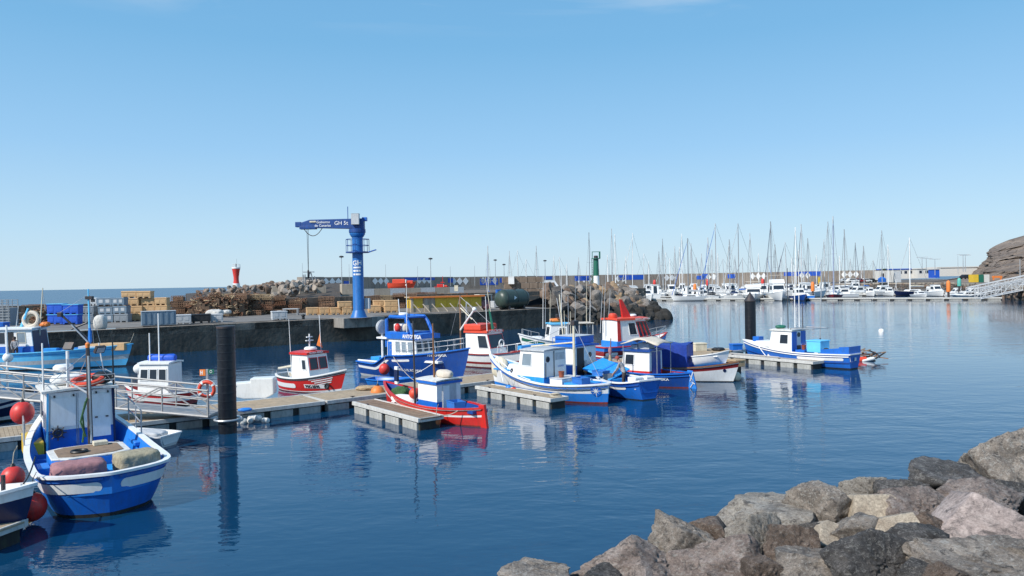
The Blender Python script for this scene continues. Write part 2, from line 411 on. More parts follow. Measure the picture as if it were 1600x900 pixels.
class House:                                             # a wheelhouse: aft x0, fore x1
    def __init__(s, x0, x1, hw, z0, z1, rake=.2, arake=0., taper=.05, yc=0., fhw=None):
        f = fhw if fhw is not None else hw; T = 1 - taper
        V = Vector
        s.c = dict(apb=V((x0, yc+hw, z0)), asb=V((x0, yc-hw, z0)), fpb=V((x1, yc+f, z0)), fsb=V((x1, yc-f, z0)),
                   apt=V((x0+arake, yc+hw*T, z1)), ast=V((x0+arake, yc-hw*T, z1)), fpt=V((x1-rake, yc+f*T, z1)), fst=V((x1-rake, yc-f*T, z1)))
        c = s.c
        s.w = dict(front=(c['fsb'], c['fpb'], c['fst'], c['fpt']), aft=(c['apb'], c['asb'], c['apt'], c['ast']),
                   port=(c['fpb'], c['apb'], c['fpt'], c['apt']), stbd=(c['asb'], c['fsb'], c['ast'], c['fst']))
    def q(s, wall, u, v, off=0.):
        bl, br, tl, tr = s.w[wall]
        n = (br - bl).cross(tl - bl).normalized()
        return (bl.lerp(br, u)).lerp(tl.lerp(tr, u), v) + n * off
    def walls(s, parent, m='white', low=None, split=.45, name='cabin', bevel=0):
        rows = [(0, split, low), (split, 1, m)] if low else [(0, 1, m)]
        mb = MB(m)
        for a, b, mm in rows:
            mb.use(mm)
            for wl in s.w: mb.add([s.q(wl, 0, a), s.q(wl, 1, a), s.q(wl, 1, b), s.q(wl, 0, b)], [(0, 1, 2, 3)])
        c = s.c; mb.add([c['apt'], c['ast'], c['fst'], c['fpt']], [(0, 1, 2, 3)])
        return mb.build(name, parent)
    def plate(s, mb, wall, u0, u1, v0, v1, o0, o1):
        P = [s.q(wall, u, v, o) for o in (o0, o1) for u, v in ((u0, v0), (u1, v0), (u1, v1), (u0, v1))]
        return mb.add(P, [(3, 2, 1, 0), (4, 5, 6, 7), (0, 1, 5, 4), (1, 2, 6, 5), (2, 3, 7, 6), (3, 0, 4, 7)])
    def panel(s, parent, name, wall, u0, u1, v0, v1, m, o0=-.01, o1=.02):
        return s.plate(MB(m), wall, u0, u1, v0, v1, o0, o1).build(name, parent)
    def window(s, parent, wall, u0, u1, v0, v1, frame='white', glass='glass', fw_=.04):
        bl, br, tl, tr = s.w[wall]; W_ = (br - bl).length; H_ = (tl - bl).length; a = fw_ / W_; b = fw_ / H_
        mb = MB(frame)
        s.plate(mb, wall, u0, u1, v0, v0 + b, -.005, .03); s.plate(mb, wall, u0, u1, v1 - b, v1, -.005, .03)
        s.plate(mb, wall, u0, u0 + a, v0 + b, v1 - b, -.005, .03); s.plate(mb, wall, u1 - a, u1, v0 + b, v1 - b, -.005, .03)
        o = mb.build('window', parent)
        s.plate(MB(glass), wall, u0 + a, u1 - a, v0 + b, v1 - b, -.004, .008).build('pane', o)
        return o
    def porthole(s, parent, wall, u, v, r, ring='dark_metal'):
        c = s.q(wall, u, v, .01); bl, br, tl, tr = s.w[wall]; x = (br - bl).normalized(); n = x.cross((tl - bl).normalized()).normalized(); y = n.cross(x)
        M = Matrix((x, y, n)).transposed().to_4x4()
        o = MB(ring).torus(c, r, .025, M, 16, 6).build('porthole', parent, smooth=True)
        MB('glass').lathe([(r, -.005), (r, .008)], 16, M, c).build('pane', o)
    def roof(s, parent, m, over=.1, th=.08, fo=None, ao=None, name='roof', camber=.05):
        c = s.c; fo = over if fo is None else fo; ao = over if ao is None else ao
        P = []
        for i in range(4):
            k = i / 3; a = c['apt'].lerp(c['fpt'], k); b = c['ast'].lerp(c['fst'], k)
            dx = -ao + (ao + fo) * k
            row = []
            for j in range(7):
                q = j / 6; p = a.lerp(b, q); p.y += over * (1 - 2 * q); p.x += dx; p.z += camber * (1 - (2*q-1)**2); row.append(p)
            P.append(row)
        mb = MB(m); top = [[p + Vector((0, 0, th)) for p in r] for r in P]
        mb.grid([r[::-1] for r in top]); mb.grid(P)
        E = lambda r, t: mb.grid([r, t])
        E(P[0], top[0]); mb.grid([top[3], P[3]]); mb.grid([[r[0] for r in top], [r[0] for r in P]]); mb.grid([[r[-1] for r in P], [r[-1] for r in top]])
        return mb.build(name, parent, fixn=True)

def wire(parent, name, segs, r, m='steel', n=4):
    mb = MB(m)
    for p in segs: mb.tube(p, r, n)
    return mb.build(name, parent, smooth=True)
def sag(a, b, d, n=8):
    a = Vector(a); b = Vector(b)
    return [a.lerp(b, i/n) - Vector((0, 0, d * 4 * (i/n) * (1 - i/n))) for i in range(n+1)]
def boat(name, label, cat, stern, bow, group=None, L=None):
    s_ = Vector((stern[0], stern[1], 0)); b_ = Vector((bow[0], bow[1], 0)); d = b_ - s_
    o = thing(name, label, cat, s_, math.atan2(d.y, d.x), group)
    return o, (L or d.length)
def wpt(o, x, y, z):                                     # local to world for a root that only turns about Z
    return Matrix.Translation(o.location) @ Matrix.Rotation(o.rotation_euler.z, 4, 'Z') @ Vector((x, y, z))
def rail_fence(parent, pts, h, r=.018, m='steel', mids=1, name='guard_rail'):
    mb = MB(m); pts = [Vector(p) for p in pts]; up = Vector((0, 0, h))
    for p in pts: mb.tube([p, p + up], r, 5)
    for k in range(mids + 1): mb.tube([p + up * ((k + 1) / (mids + 1)) for p in pts], r, 5)
    return mb.build(name, parent, smooth=True)
def rock_mesh(name, rad, m, seed, sub=3, rough=.06, planes=11, sq=(1, 1, 1), mats=None, sharp=.02):
    rnd = random.Random(seed); bm = bmesh.new(); bmesh.ops.create_icosphere(bm, subdivisions=sub, radius=1)
    pl = []
    if mats == 'slab':
        bx = Matrix.Rotation(rnd.uniform(-.3, .3), 3, 'X') @ Matrix.Rotation(rnd.uniform(-.35, .35), 3, 'Y')
        for ax, h in (((0, 0, 1), .42), ((0, 0, -1), .5), ((1, .15, .1), .75), ((-1, .2, .1), .8), ((.1, 1, 0), .7), ((-.1, -1, .1), .72), ((.7, -.7, .1), .8), ((-.75, .6, .2), .85)): pl.append(((bx @ Vector(ax)).normalized(), h))
        planes = 0
    for _ in range(planes):
        v = Vector((rnd.gauss(0, 1), rnd.gauss(0, 1), rnd.gauss(0, 1))).normalized(); pl.append((v, rnd.uniform(.48, .9)))
    off = Vector((rnd.uniform(0, 50), rnd.uniform(0, 50), rnd.uniform(0, 50)))
    for v in bm.verts:
        d = v.co.normalized(); rr = 1.25; ds = []
        for n_, h in pl:
            c = d.dot(n_)
            if c > .05: ds.append(h / c)
        ds.sort(); rr = min(1.3, ds[0]) if ds else 1.25
        if len(ds) > 1: rr -= max(0, sharp - (ds[1] - ds[0])) * .5
        q = d * 2.2 + off
        k = rough * (noise.fractal(q, .9, 2.1, 5) + .5 * noise.fractal(q * 3.1, .8, 2.2, 4))
        if sub >= 4:
            k += rough * .9 * (abs(noise.noise(q * 1.6)) - .25) + rough * .35 * noise.fractal(q * 7, .6, 2.3, 5)
            st = noise.noise(off + Vector((d.dot(pl[0][0]) * 9, 0, 0))); k += rough * .35 * st      # bedding
        v.co = Vector((d.x * sq[0], d.y * sq[1], d.z * sq[2])) * rad * (rr + k)
    me = bpy.data.meshes.new(name); bm.to_mesh(me); bm.free(); me.materials.append(mat(m) if isinstance(m, str) else m)
    me.polygons.foreach_set('use_smooth', [True] * len(me.polygons)); me.set_sharp_from_angle(angle=R(38 if sub > 3 else 14)); return me
# ================================================================ SETTING
# ---- water: one sheet out to the horizon
def water():
    m = bpy.data.materials.new('water'); m.use_nodes = True; n = m.node_tree; L = n.links; b = n.nodes['Principled BSDF']
    b.inputs['Base Color'].default_value = (.003, .042, .102, 1); b.inputs['Roughness'].default_value = .045; b.inputs['IOR'].default_value = 1.5
    g = n.nodes.new('ShaderNodeNewGeometry')
    prev = None
    for sc_, dist, st, rot in ((.45, .040, (1, 1.7, 1), .3), (1.6, .0135, (1, 2.0, 1), -.25), (5.0, .0014, (1, 1.4, 1), .5)):
        mp = n.nodes.new('ShaderNodeMapping'); mp.inputs['Scale'].default_value = st; mp.inputs['Rotation'].default_value = (0, 0, rot)
        nz = n.nodes.new('ShaderNodeTexNoise'); nz.inputs['Scale'].default_value = sc_; nz.inputs['Detail'].default_value = 3; nz.inputs['Roughness'].default_value = .5
        nz.inputs['Distortion'].default_value = .3
        L.new(g.outputs['Position'], mp.inputs[0]); L.new(mp.outputs[0], nz.inputs['Vector'])
        bp = n.nodes.new('ShaderNodeBump'); bp.inputs['Distance'].default_value = dist; bp.inputs['Strength'].default_value = 1
        L.new(nz.outputs[0], bp.inputs['Height'])
        if prev: L.new(prev.outputs[0], bp.inputs['Normal'])
        prev = bp
    # patches of calmer and livelier water
    pn = n.nodes.new('ShaderNodeTexNoise'); pn.inputs['Scale'].default_value = .035; pn.inputs['Detail'].default_value = 3
    L.new(g.outputs['Position'], pn.inputs['Vector'])
    r = n.nodes.new('ShaderNodeMapRange'); r.inputs[1].default_value = .35; r.inputs[2].default_value = .65; r.inputs[3].default_value = .35; r.inputs[4].default_value = 1.2
    L.new(pn.outputs[0], r.inputs[0])
    # the open sea outside the harbour is choppy, the basin is sheltered
    sx = n.nodes.new('ShaderNodeSeparateXYZ'); L.new(g.outputs['Position'], sx.inputs[0])
    sea = n.nodes.new('ShaderNodeMapRange'); sea.inputs[1].default_value = -55; sea.inputs[2].default_value = -85; L.new(sx.outputs[0], sea.inputs[0])
    far = n.nodes.new('ShaderNodeMapRange'); far.inputs[1].default_value = 420; far.inputs[2].default_value = 600; L.new(sx.outputs[1], far.inputs[0])
    mxs = n.nodes.new('ShaderNodeMath'); mxs.operation = 'MAXIMUM'; L.new(sea.outputs[0], mxs.inputs[0]); L.new(far.outputs[0], mxs.inputs[1])
    ro = n.nodes.new('ShaderNodeMapRange'); ro.inputs[3].default_value = .03; ro.inputs[4].default_value = .27; L.new(mxs.outputs[0], ro.inputs[0]); L.new(ro.outputs[0], b.inputs['Roughness'])
    for node in n.nodes:
        if node.bl_idname == 'ShaderNodeBump': L.new(r.outputs[0], node.inputs['Strength'])
    L.new(prev.outputs[0], b.inputs['Normal'])
    MATS['water'] = m
    mb = MB('water'); S = 14000
    mb.add([(-S, -60, 0), (S, -60, 0), (S, S, 0), (-S, S, 0)], [(0, 1, 2, 3)])
    tag(mb.build('water'), kind='structure')
PAL['water'] = ((0, 0, 0), .1, .1, None, 0, 1, 0, None, 0, 0)
water()

def smat(name, col, col2, scale, rough=.95, bump=.2, bscale=None):       # broad two-tone ground
    m = bpy.data.materials.new(name); m.use_nodes = True; n = m.node_tree; L = n.links; b = n.nodes['Principled BSDF']
    b.inputs['Roughness'].default_value = rough
    tc = n.nodes.new('ShaderNodeTexCoord'); nz = n.nodes.new('ShaderNodeTexNoise'); nz.inputs['Scale'].default_value = scale
    nz.inputs['Detail'].default_value = 12; nz.inputs['Roughness'].default_value = .7
    L.new(tc.outputs['Object'], nz.inputs['Vector']); r = n.nodes.new('ShaderNodeValToRGB')
    r.color_ramp.elements[0].position = .35; r.color_ramp.elements[0].color = (*col, 1)
    r.color_ramp.elements[1].position = .65; r.color_ramp.elements[1].color = (*col2, 1)
    L.new(nz.outputs[0], r.inputs[0]); L.new(r.outputs[0], b.inputs['Base Color'])
    n2 = n.nodes.new('ShaderNodeTexNoise'); n2.inputs['Scale'].default_value = bscale or scale * 5; n2.inputs['Detail'].default_value = 10
    L.new(tc.outputs['Object'], n2.inputs['Vector']); bp = n.nodes.new('ShaderNodeBump'); bp.inputs['Distance'].default_value = bump
    L.new(n2.outputs[0], bp.inputs['Height']); L.new(bp.outputs[0], b.inputs['Normal']); MATS[name] = m; PAL[name] = None; return m

# ---- the fishing quay
QZ = 2.45
qa, qb = W(100, 517, QZ), W(835, 482, QZ)
qd = Vector((qb.x - qa.x, qb.y - qa.y, 0)); QL = qd.length; qd.normalize(); qn = Vector((qd.y, -qd.x, 0))   # qn: out over the water
q0 = Vector((qa.x, qa.y, 0)) - qd * 22
def Q(s, o, z=0.): return q0 + qd * s + qn * o + Vector((0, 0, z))       # metres along the edge, metres out from it
QLEN = QL + 22 + 3
mb = MB('asphalt'); mb.add([Q(0, -.9, QZ - .01), Q(QLEN, -.9, QZ - .01), Q(QLEN, -21, QZ + .1), Q(0, -21, QZ + .1)], [(0, 1, 2, 3)])
tag(mb.build('quay_pavement'), kind='structure')
qw = thing('quay_wall', 'dark stained stone quay wall along the far side of the fishing basin', 'wall', Q(0, 0), math.atan2(qd.y, qd.x))
MB('quay_stone').box(0, QLEN, -.1 - .8, -.28, -3, QZ - .04).build('wall_core', qw)
rnd = random.Random(3); heights = [(-.6, .25), (.25, .95), (.95, 1.7), (1.7, 2.44)]
HEAVE = {}
for r, (za, zb) in enumerate(heights):
    x = -rnd.uniform(0, 1.5)
    while x < QLEN:
        w_ = rnd.uniform(2.4, 3.6) if r < 3 else rnd.uniform(3.4, 5)
        o = rnd.uniform(-.05, .03) + (.05 if r == 3 else 0)
        m = 'quay_cap' if r == 3 else ('quay_wet' if r < 2 else 'quay_stone')
        mb = MB(m).box(max(0, x) + .015, min(QLEN, x + w_) - .015, -.9 if r == 3 else -.3, -.02 + o, za + .012, zb - (.0 if r == 3 else .012))
        mb.build('capstone' if r == 3 else 'stone_block', qw, bevel=.04)
        x += w_
# crane plinth, paler concrete standing proud of the wall
pa = (W(528, 498, QZ) - q0).dot(qd); pb = (W(612, 496, QZ) - q0).dot(qd)
pl = thing('crane_plinth', 'pale concrete plinth under the blue crane, set into the quay edge', 'plinth', Q(pa, .06), math.atan2(qd.y, qd.x))
for k in range(3):
    MB('quay_new').box((pb-pa)*k/3 + .01, (pb-pa)*(k+1)/3 - .01, -3.2, .10, 1.5, QZ + .06).build('concrete_block', pl, bevel=.03)
# rear parapet
sw = thing('parapet_wall', 'long low brown stone wall along the back of the quay', 'wall', Q(0, -20.5), math.atan2(qd.y, qd.x))
x = 0; rnd = random.Random(5)
while x < QLEN + 40:
    w_ = rnd.uniform(1.6, 2.6)
    for k in range(3):
        MB('brown_wall').box(x + .02, x + w_ - .02, -.7 + rnd.uniform(-.05, .05), rnd.uniform(-.06, .06), QZ - .3 + .75 * k, QZ + .43 + .75 * k - .02).build('stone_block', sw, bevel=.05)
    x += w_
# land behind the quay, out to the breakwater
smat('port_ground', (.19, .15, .12), (.12, .095, .075), .12)
mb = MB('port_ground'); P = [Q(30, -21.2, 2.7), Q(QLEN + 22, -21.2, 2.7), Vector((17, 150, 2.7)), Vector((15, 190, 2.7)), Vector((-8, 330, 2.7)), Vector((-40, 330, 2.7)), Vector((-64, 236, 2.7)), Vector((-62, 170, 2.7))]
P2 = [p - Vector((0, 0, 4)) for p in P]; n = len(P)
mb.add(P + P2, [tuple(range(n))] + [(i, n + i, n + (i+1) % n, (i+1) % n) for i in range(n)])
tag(mb.build('port_ground', fixn=True), kind='structure')

# ---- rubble mound at the end of the quay, each stone its own piece
stones = ['stone_dark', 'stone_grey', 'stone_tan', 'stone_brown', 'stone_wet', 'armour_pale', 'armour_brown']
def stone_mat(name, c1, c2, c3, scale=2., bump=.03, speck=0., vein=False):
    m = bpy.data.materials.new(name); m.use_nodes = True; n = m.node_tree; L = n.links; b = n.nodes['Principled BSDF']
    b.inputs['Roughness'].default_value = .88
    tc = n.nodes.new('ShaderNodeTexCoord'); oi = n.nodes.new('ShaderNodeObjectInfo')
    ad = n.nodes.new('ShaderNodeVectorMath'); ad.operation = 'ADD'; L.new(tc.outputs['Object'], ad.inputs[0])
    mu = n.nodes.new('ShaderNodeMath'); mu.operation = 'MULTIPLY'; mu.inputs[1].default_value = 37; L.new(oi.outputs['Random'], mu.inputs[0]); L.new(mu.outputs[0], ad.inputs[1])
    def nz(s, d=10, ro=.65, dis=0.):
        q = n.nodes.new('ShaderNodeTexNoise'); q.inputs['Scale'].default_value = s; q.inputs['Detail'].default_value = d; q.inputs['Roughness'].default_value = ro; q.inputs['Distortion'].default_value = dis
        L.new(ad.outputs[0], q.inputs['Vector']); return q
    a = nz(scale, dis=.6); r = n.nodes.new('ShaderNodeValToRGB'); e = r.color_ramp.elements
    e[0].position = .33; e[0].color = (*c1, 1); e[1].position = .67; e[1].color = (*c3, 1); k = e.new(.5); k.color = (*c2, 1)
    L.new(a.outputs[0], r.inputs[0]); out = r.outputs[0]
    fine = nz(scale * 14, 6, .8); mr = n.nodes.new('ShaderNodeMapRange'); mr.inputs[1].default_value = .3; mr.inputs[2].default_value = .7; mr.inputs[3].default_value = .42; mr.inputs[4].default_value = 1.58
    L.new(fine.outputs[0], mr.inputs[0]); mx = n.nodes.new('ShaderNodeMix'); mx.data_type = 'RGBA'; mx.blend_type = 'MULTIPLY'; mx.inputs[0].default_value = 1
    L.new(out, mx.inputs[6]); L.new(mr.outputs[0], mx.inputs[7]); out = mx.outputs[2]
    # dark and light grain, pale salt patches
    if speck:
        s2 = nz(scale * 5, 9, .8, 1.); r2 = n.nodes.new('ShaderNodeMapRange'); r2.inputs[1].default_value = .52; r2.inputs[2].default_value = .60; r2.inputs[4].default_value = speck
        L.new(s2.outputs[0], r2.inputs[0]); m2 = n.nodes.new('ShaderNodeMix'); m2.data_type = 'RGBA'; m2.inputs[7].default_value = (.50, .48, .44, 1)
        L.new(r2.outputs[0], m2.inputs[0]); L.new(out, m2.inputs[6]); out = m2.outputs[2]
        s3 = nz(scale * 3.3, 9, .75, .5); r3 = n.nodes.new('ShaderNodeMapRange'); r3.inputs[1].default_value = .53; r3.inputs[2].default_value = .62; r3.inputs[4].default_value = .75
        L.new(s3.outputs[0], r3.inputs[0]); m3 = n.nodes.new('ShaderNodeMix'); m3.data_type = 'RGBA'; m3.inputs[7].default_value = (.035, .032, .032, 1)
        L.new(r3.outputs[0], m3.inputs[0]); L.new(out, m3.inputs[6]); out = m3.outputs[2]
    L.new(out, b.inputs['Base Color'])
    h1 = nz(scale * 4, 12, .72); h2 = nz(scale * 22, 6, .7)
    b1 = n.nodes.new('ShaderNodeBump'); b1.inputs['Distance'].default_value = bump; L.new(h1.outputs[0], b1.inputs['Height'])
    b2 = n.nodes.new('ShaderNodeBump'); b2.inputs['Distance'].default_value = bump * .4; L.new(h2.outputs[0], b2.inputs['Height']); L.new(b1.outputs[0], b2.inputs['Normal'])
    if vein:                                             # thin cracks
        vo = n.nodes.new('ShaderNodeTexVoronoi'); vo.feature = 'DISTANCE_TO_EDGE'; vo.inputs['Scale'].default_value = scale * 1.1
        dn = nz(scale * 3, 4); dm = n.nodes.new('ShaderNodeMix'); dm.data_type = 'VECTOR'; dm.inputs[0].default_value = .25
        L.new(ad.outputs[0], dm.inputs[4]); L.new(dn.outputs[1], dm.inputs[5]); L.new(dm.outputs[1], vo.inputs['Vector'])
        cr_ = n.nodes.new('ShaderNodeMapRange'); cr_.inputs[2].default_value = .03; L.new(vo.outputs['Distance'], cr_.inputs[0])
        b3 = n.nodes.new('ShaderNodeBump'); b3.inputs['Distance'].default_value = bump * .8; L.new(cr_.outputs[0], b3.inputs['Height']); L.new(b2.outputs[0], b3.inputs['Normal']); b2 = b3
    L.new(b2.outputs[0], b.inputs['Normal']); MATS[name] = m; PAL[name] = None
stone_mat('stone_dark', (.045, .04, .038), (.095, .085, .076), (.18, .16, .14), .7, .08)
stone_mat('stone_grey', (.12, .105, .095), (.22, .195, .175), (.32, .285, .25), .7, .08)
stone_mat('armour_pale', (.22, .18, .15), (.34, .29, .245), (.45, .39, .33), .7, .06)
stone_mat('armour_brown', (.17, .12, .09), (.26, .19, .145), (.34, .26, .20), .7, .06)
stone_mat('stone_tan', (.18, .12, .07), (.30, .21, .13), (.40, .30, .20), .7, .08)
stone_mat('stone_brown', (.09, .06, .045), (.16, .11, .08), (.24, .17, .125), .7, .08)
stone_mat('stone_wet', (.012, .011, .01), (.028, .026, .023), (.05, .045, .04), .7, .06)
proto = {k: [rock_mesh('stone', 1, k, 100 + 10 * i + j, sub=3, rough=.06, planes=8, sq=(1, .85, .75), sharp=0.) for j in range(6)] for i, k in enumerate(stones)}
rm = thing('rock_mound', 'rubble stone mound ending in a low point beyond the quay wall', 'rock mound', (0, 0, 0))
rnd = random.Random(11)
mound_tip = W(1052, 499, 0)
def ridge(k):                                            # crest line of the mound from the quay end to the tip
    a = Vector((4.5, 104, 4.6)); b_ = Vector((17, 116, 4.9)); c = Vector((mound_tip.x - 1.0, mound_tip.y + .6, .2))
    return a.lerp(b_, k / .62) if k < .62 else b_.lerp(c, (k - .62) / .38)
cnt = 0
for i in range(420):
    k = rnd.random() ** .9; r_ = ridge(k); u = rnd.uniform(-.22, 1)                 # down the basin side (and a little over the crest)
    dirn = Vector((.66, -.75, 0)) if k < .9 else Vector((.8, -.4, 0))
    z = r_.z * (1 - max(0, u)) - (.15 if u < 0 else 0) + rnd.uniform(-.15, .2); ext = r_.z * 1.55
    p = r_ + dirn * (ext * u); p.z = z - .25
    s_ = rnd.uniform(.7, 1.3) * (1.15 if rnd.random() < .2 else .9)
    if k > .9: s_ *= .8
    if cnt >= 290 or p.z < -.5: continue
    m = 'stone_wet' if p.z < 1.5 else rnd.choices(stones[:4], (3.2, 2.6, 1.3, 2.2))[0]
    o = link(bpy.data.objects.new('stone', rnd.choice(proto[m]))); o.parent = rm; o.location = p; o.scale = (s_, s_, s_)
    o.rotation_euler = (rnd.uniform(0, 6), rnd.uniform(0, 6), rnd.uniform(0, 6)); cnt += 1
smat('mound_core', (.05, .042, .035), (.10, .08, .065), .6)
mb = MB('mound_core'); P = [[], [], []]
for i in range(13):
    r_ = ridge(i / 12); e = r_.z * 1.5; d_ = Vector((.66, -.75, 0))
    P[0].append(r_ - d_ * 6 + Vector((0, 0, -2.2))); P[1].append(r_ + Vector((0, 0, -.7))); P[2].append(r_ + d_ * e + Vector((0, 0, -r_.z - .7)))
mb.grid(P); mb.build('rubble_core', rm)

# ---- breakwater with painted wedges
BW = [(-66, 237), (-62, 246), (-27, 342), (20, 372), (87, 394), (190, 372)]
BZ = 8.6
def bw_hit(px):
    d = ray(px, 440)
    for (x0, y0), (x1, y1) in zip(BW, BW[1:]):
        den = d.x * (y1 - y0) - d.y * (x1 - x0)
        t = (x0 * (y1 - y0) - y0 * (x1 - x0)) / den; p = d * t
        k = ((p.x - x0) * (x1 - x0) + (p.y - y0) * (y1 - y0)) / ((x1-x0)**2 + (y1-y0)**2)
        if -.001 <= k <= 1.001:
            e = Vector((x1 - x0, y1 - y0, 0)).normalized(); return Vector((p.x, p.y, 0)), e
    raise ValueError(px)
bw = thing('breakwater', 'long grey breakwater wall painted with white diamonds and blue blocks', 'breakwater', (0, 0, 0))
for (x0, y0), (x1, y1) in zip(BW, BW[1:]):
    a = Vector((x0, y0, 0)); b = Vector((x1, y1, 0)); e = (b - a).normalized(); nb = Vector((-e.y, e.x, 0)); L_ = (b - a).length; k = max(1, round(L_ / 9))
    for i in range(k):
        p0 = a + e * (L_ * i / k + .06); p1 = a + e * (L_ * (i+1) / k - .06)
        mb = MB('breakwater_grey'); hz_ = BZ + rnd.uniform(-.06, .06)
        mb.add([p0, p1, p1 + nb * 3, p0 + nb * 3] + [q + Vector((0, 0, hz_)) for q in (p0, p1, p1 + nb * 3, p0 + nb * 3)], [(0, 1, 5, 4), (1, 2, 6, 5), (2, 3, 7, 6), (3, 0, 4, 7), (4, 5, 6, 7)])
        mb.build('wall_panel', bw)
    q = [a - nb * 7, b - nb * 7, b, a]
    MB('breakwater_grey').add([p + Vector((0, 0, 2.9)) for p in q] + [p - Vector((0, 0, 2)) for p in q], [(0, 1, 2, 3), (4, 5, 1, 0)]).build('quay_apron', bw)
def bw_poly(px, pts, m, name):
    p, e = bw_hit(px); nb = Vector((e.y, -e.x, 0)); P = [p + e * u + nb * .06 + Vector((0, 0, BZ + v)) for u, v in pts]
    k = len(P); MB(m).add(P + [q - nb * .1 for q in P], [tuple(range(k))] + [(i, k + i, k + (i+1) % k, (i+1) % k) for i in range(k)]).build(name, bw)
def bw_fs(px):                                           # metres along the wall per metre across the view
    p, e = bw_hit(px); d = p.normalized(); return 1 / max(.3, abs(e.x * d.y - e.y * d.x))
def diamonds(px0, n_, step=2.1, top=-.25, h=2.9):
    step = step * bw_fs(px0)
    for i in range(n_):
        u = step * i; bw_poly(px0, [(u, top), (u + step * .5, top - h/2), (u, top - h), (u - step * .5, top - h/2)], 'white', 'painted_diamond')
def bblock(px, wd, top, h):
    wd = wd * bw_fs(px); bw_poly(px, [(0, -top), (wd, -top), (wd, -top - h), (0, -top - h)], 'roof_blue', 'painted_block')
for px, n_ in ((509, 3), (586, 3), (655, 3), (709, 3), (755, 3), (904, 3), (966, 2), (1042, 3), (1107, 2), (1176, 3), (1253, 2), (1319, 3)): diamonds(px, n_, 2.1 if px < 700 else 2.75, -.25, 2.6 if px < 700 else 3.5)
for px, wd, top, h in ((497, 2.2, 1.6, 1.5), (507, 6, 3.0, 1.2), (537, 1.8, 1.4, 1.2), (632, 13, .2, 1.2), (700, 3, .6, 2), (750, 8.5, 1.0, 3), (781, 4, .8, 2.2), (843, 7, .3, 1.6), (898, 8, .4, 2.4), (966, 13, .3, 2.4), (1088, 4, 1.2, 2), (1097, 3.4, .4, 2.2), (1137, 4, .7, 2.2), (1225, 5, .2, 2), (1244, 12, .1, 2.2)): bblock(px, wd, top, h)

# armour stones and blocks at the breakwater's seaward end
ar = thing('rock_armour', 'jumble of pale armour stones and concrete cubes left of the breakwater wall', 'rocks', (0, 0, 0))
rnd = random.Random(21)
for i in range(280):
    px = 300 + 205 * rnd.random() ** .7; Y = rnd.uniform(125, 205)
    top = 454 - (px - 300) * .085 + rnd.uniform(-3, 3); p = At(px, top, Y); p.z -= .6
    if p.z > 3 + (Y - 125) * .05 and rnd.random() < .5: p.z -= rnd.uniform(0, 1.5)
    s_ = rnd.uniform(.42, .95) * (.75 if px < 400 else .9)
    m = rnd.choice(['armour_brown', 'stone_brown', 'armour_brown', 'stone_grey'] if px < 425 else ['armour_pale', 'armour_brown', 'armour_pale', 'stone_grey'])
    o = link(bpy.data.objects.new('stone', rnd.choice(proto[m]))); o.parent = ar; o.location = p; o.scale = (s_, s_, s_)
    o.rotation_euler = (rnd.uniform(0, 6), rnd.uniform(0, 6), rnd.uniform(0, 6))
mb = MB('mound_core'); P = [[], [], []]
for i in range(12):
    px = 290 + 22 * i; t_ = 455 - (px - 300) * .07
    P[0].append(At(px, 474, 118)); P[1].append(At(px, t_ + 3, 165)); P[2].append(At(px, t_ + 7, 215))
mb.grid(P); mb.build('rubble_core', ar)
for px, py, s_ in ((431, 453, 1.5), (447, 452, 1.6), (458, 449, 1.5), (472, 453, 1.5), (501, 454, 1.8), (541, 452, 2.0)):
    p = At(px, py, 140); MB('concrete_tan').cbox(p, (s_, s_, s_), rnd.uniform(0, 1)).build('concrete_cube', ar, bevel=.06)

# ---- dark revetment, marina road, hill on the right
smat('road_ground', (.16, .14, .12), (.11, .095, .085), .1)
sh = [(1225, 262), (1300, 252), (1420, 244), (1500, 226), (1550, 196), (1600, 158), (1700, 125), (1850, 105)]
front = [At(px, 450, Y) for px, Y in sh]
mb = MB('road_ground'); a = [Vector((p.x + 1.5, p.y + 5, 3.0)) for p in front]; b = [Vector((p.x * 1.9, p.y * 1.9 + 30, 3.0)) for p in front]
mb.grid([a, b][::-1]); tag(mb.build('marina_road'), kind='structure')
mb = MB('mound_core'); mb.grid([[Vector((p.x - .5, p.y - .5, -1)) for p in front], a]); tag(mb.build('shore_slope'), kind='structure')
mb = MB('concrete_tan')
for p, q in zip(a, a[1:]): mb.add([p + Vector((0, 0, z)) + Vector((0, y, 0)) for y in (0, .5) for z in (-.6, .32)] + [q + Vector((0, 0, z)) + Vector((0, y, 0)) for y in (0, .5) for z in (-.6, .32)], [(0, 4, 5, 1), (1, 5, 7, 3), (2, 3, 7, 6)])
tag(mb.build('kerb'), kind='structure')
rv = thing('revetment', 'dark rubble slope below the marina road, behind the small boats', 'rocks', (0, 0, 0))
rmat = 'stone_dark'; bmv = MB('stone_dark'); bmv2 = MB('stone_brown')
rr_ = [[tuple(v.co) for v in me.vertices] for me in [rock_mesh('tmp', 1, 'stone_dark', 300 + j, sub=1, rough=.12) for j in range(5)]]
rf_ = [tuple(p.vertices) for p in proto['stone_dark'][0].polygons]
tmpm = rock_mesh('tmp', 1, 'stone_dark', 305, sub=1); rf_ = [tuple(p.vertices) for p in tmpm.polygons]
for i in range(1300):
    k = rnd.random(); x = k * (len(front) - 1); j = min(int(x), len(front) - 2); q = front[j].lerp(front[j+1], x - j); t_ = rnd.random()
    c = Vector((q.x + 1.5 * t_, q.y + 5 * t_, 3.0 * t_ - .2)); s_ = rnd.uniform(.35, .8); M = Matrix.Rotation(rnd.uniform(0, 6), 3, 'Z') @ Matrix.Rotation(rnd.uniform(0, 6), 3, 'X')
    (bmv if rnd.random() < .7 else bmv2).add([c + M @ Vector(v) * s_ for v in rnd.choice(rr_)], rf_)
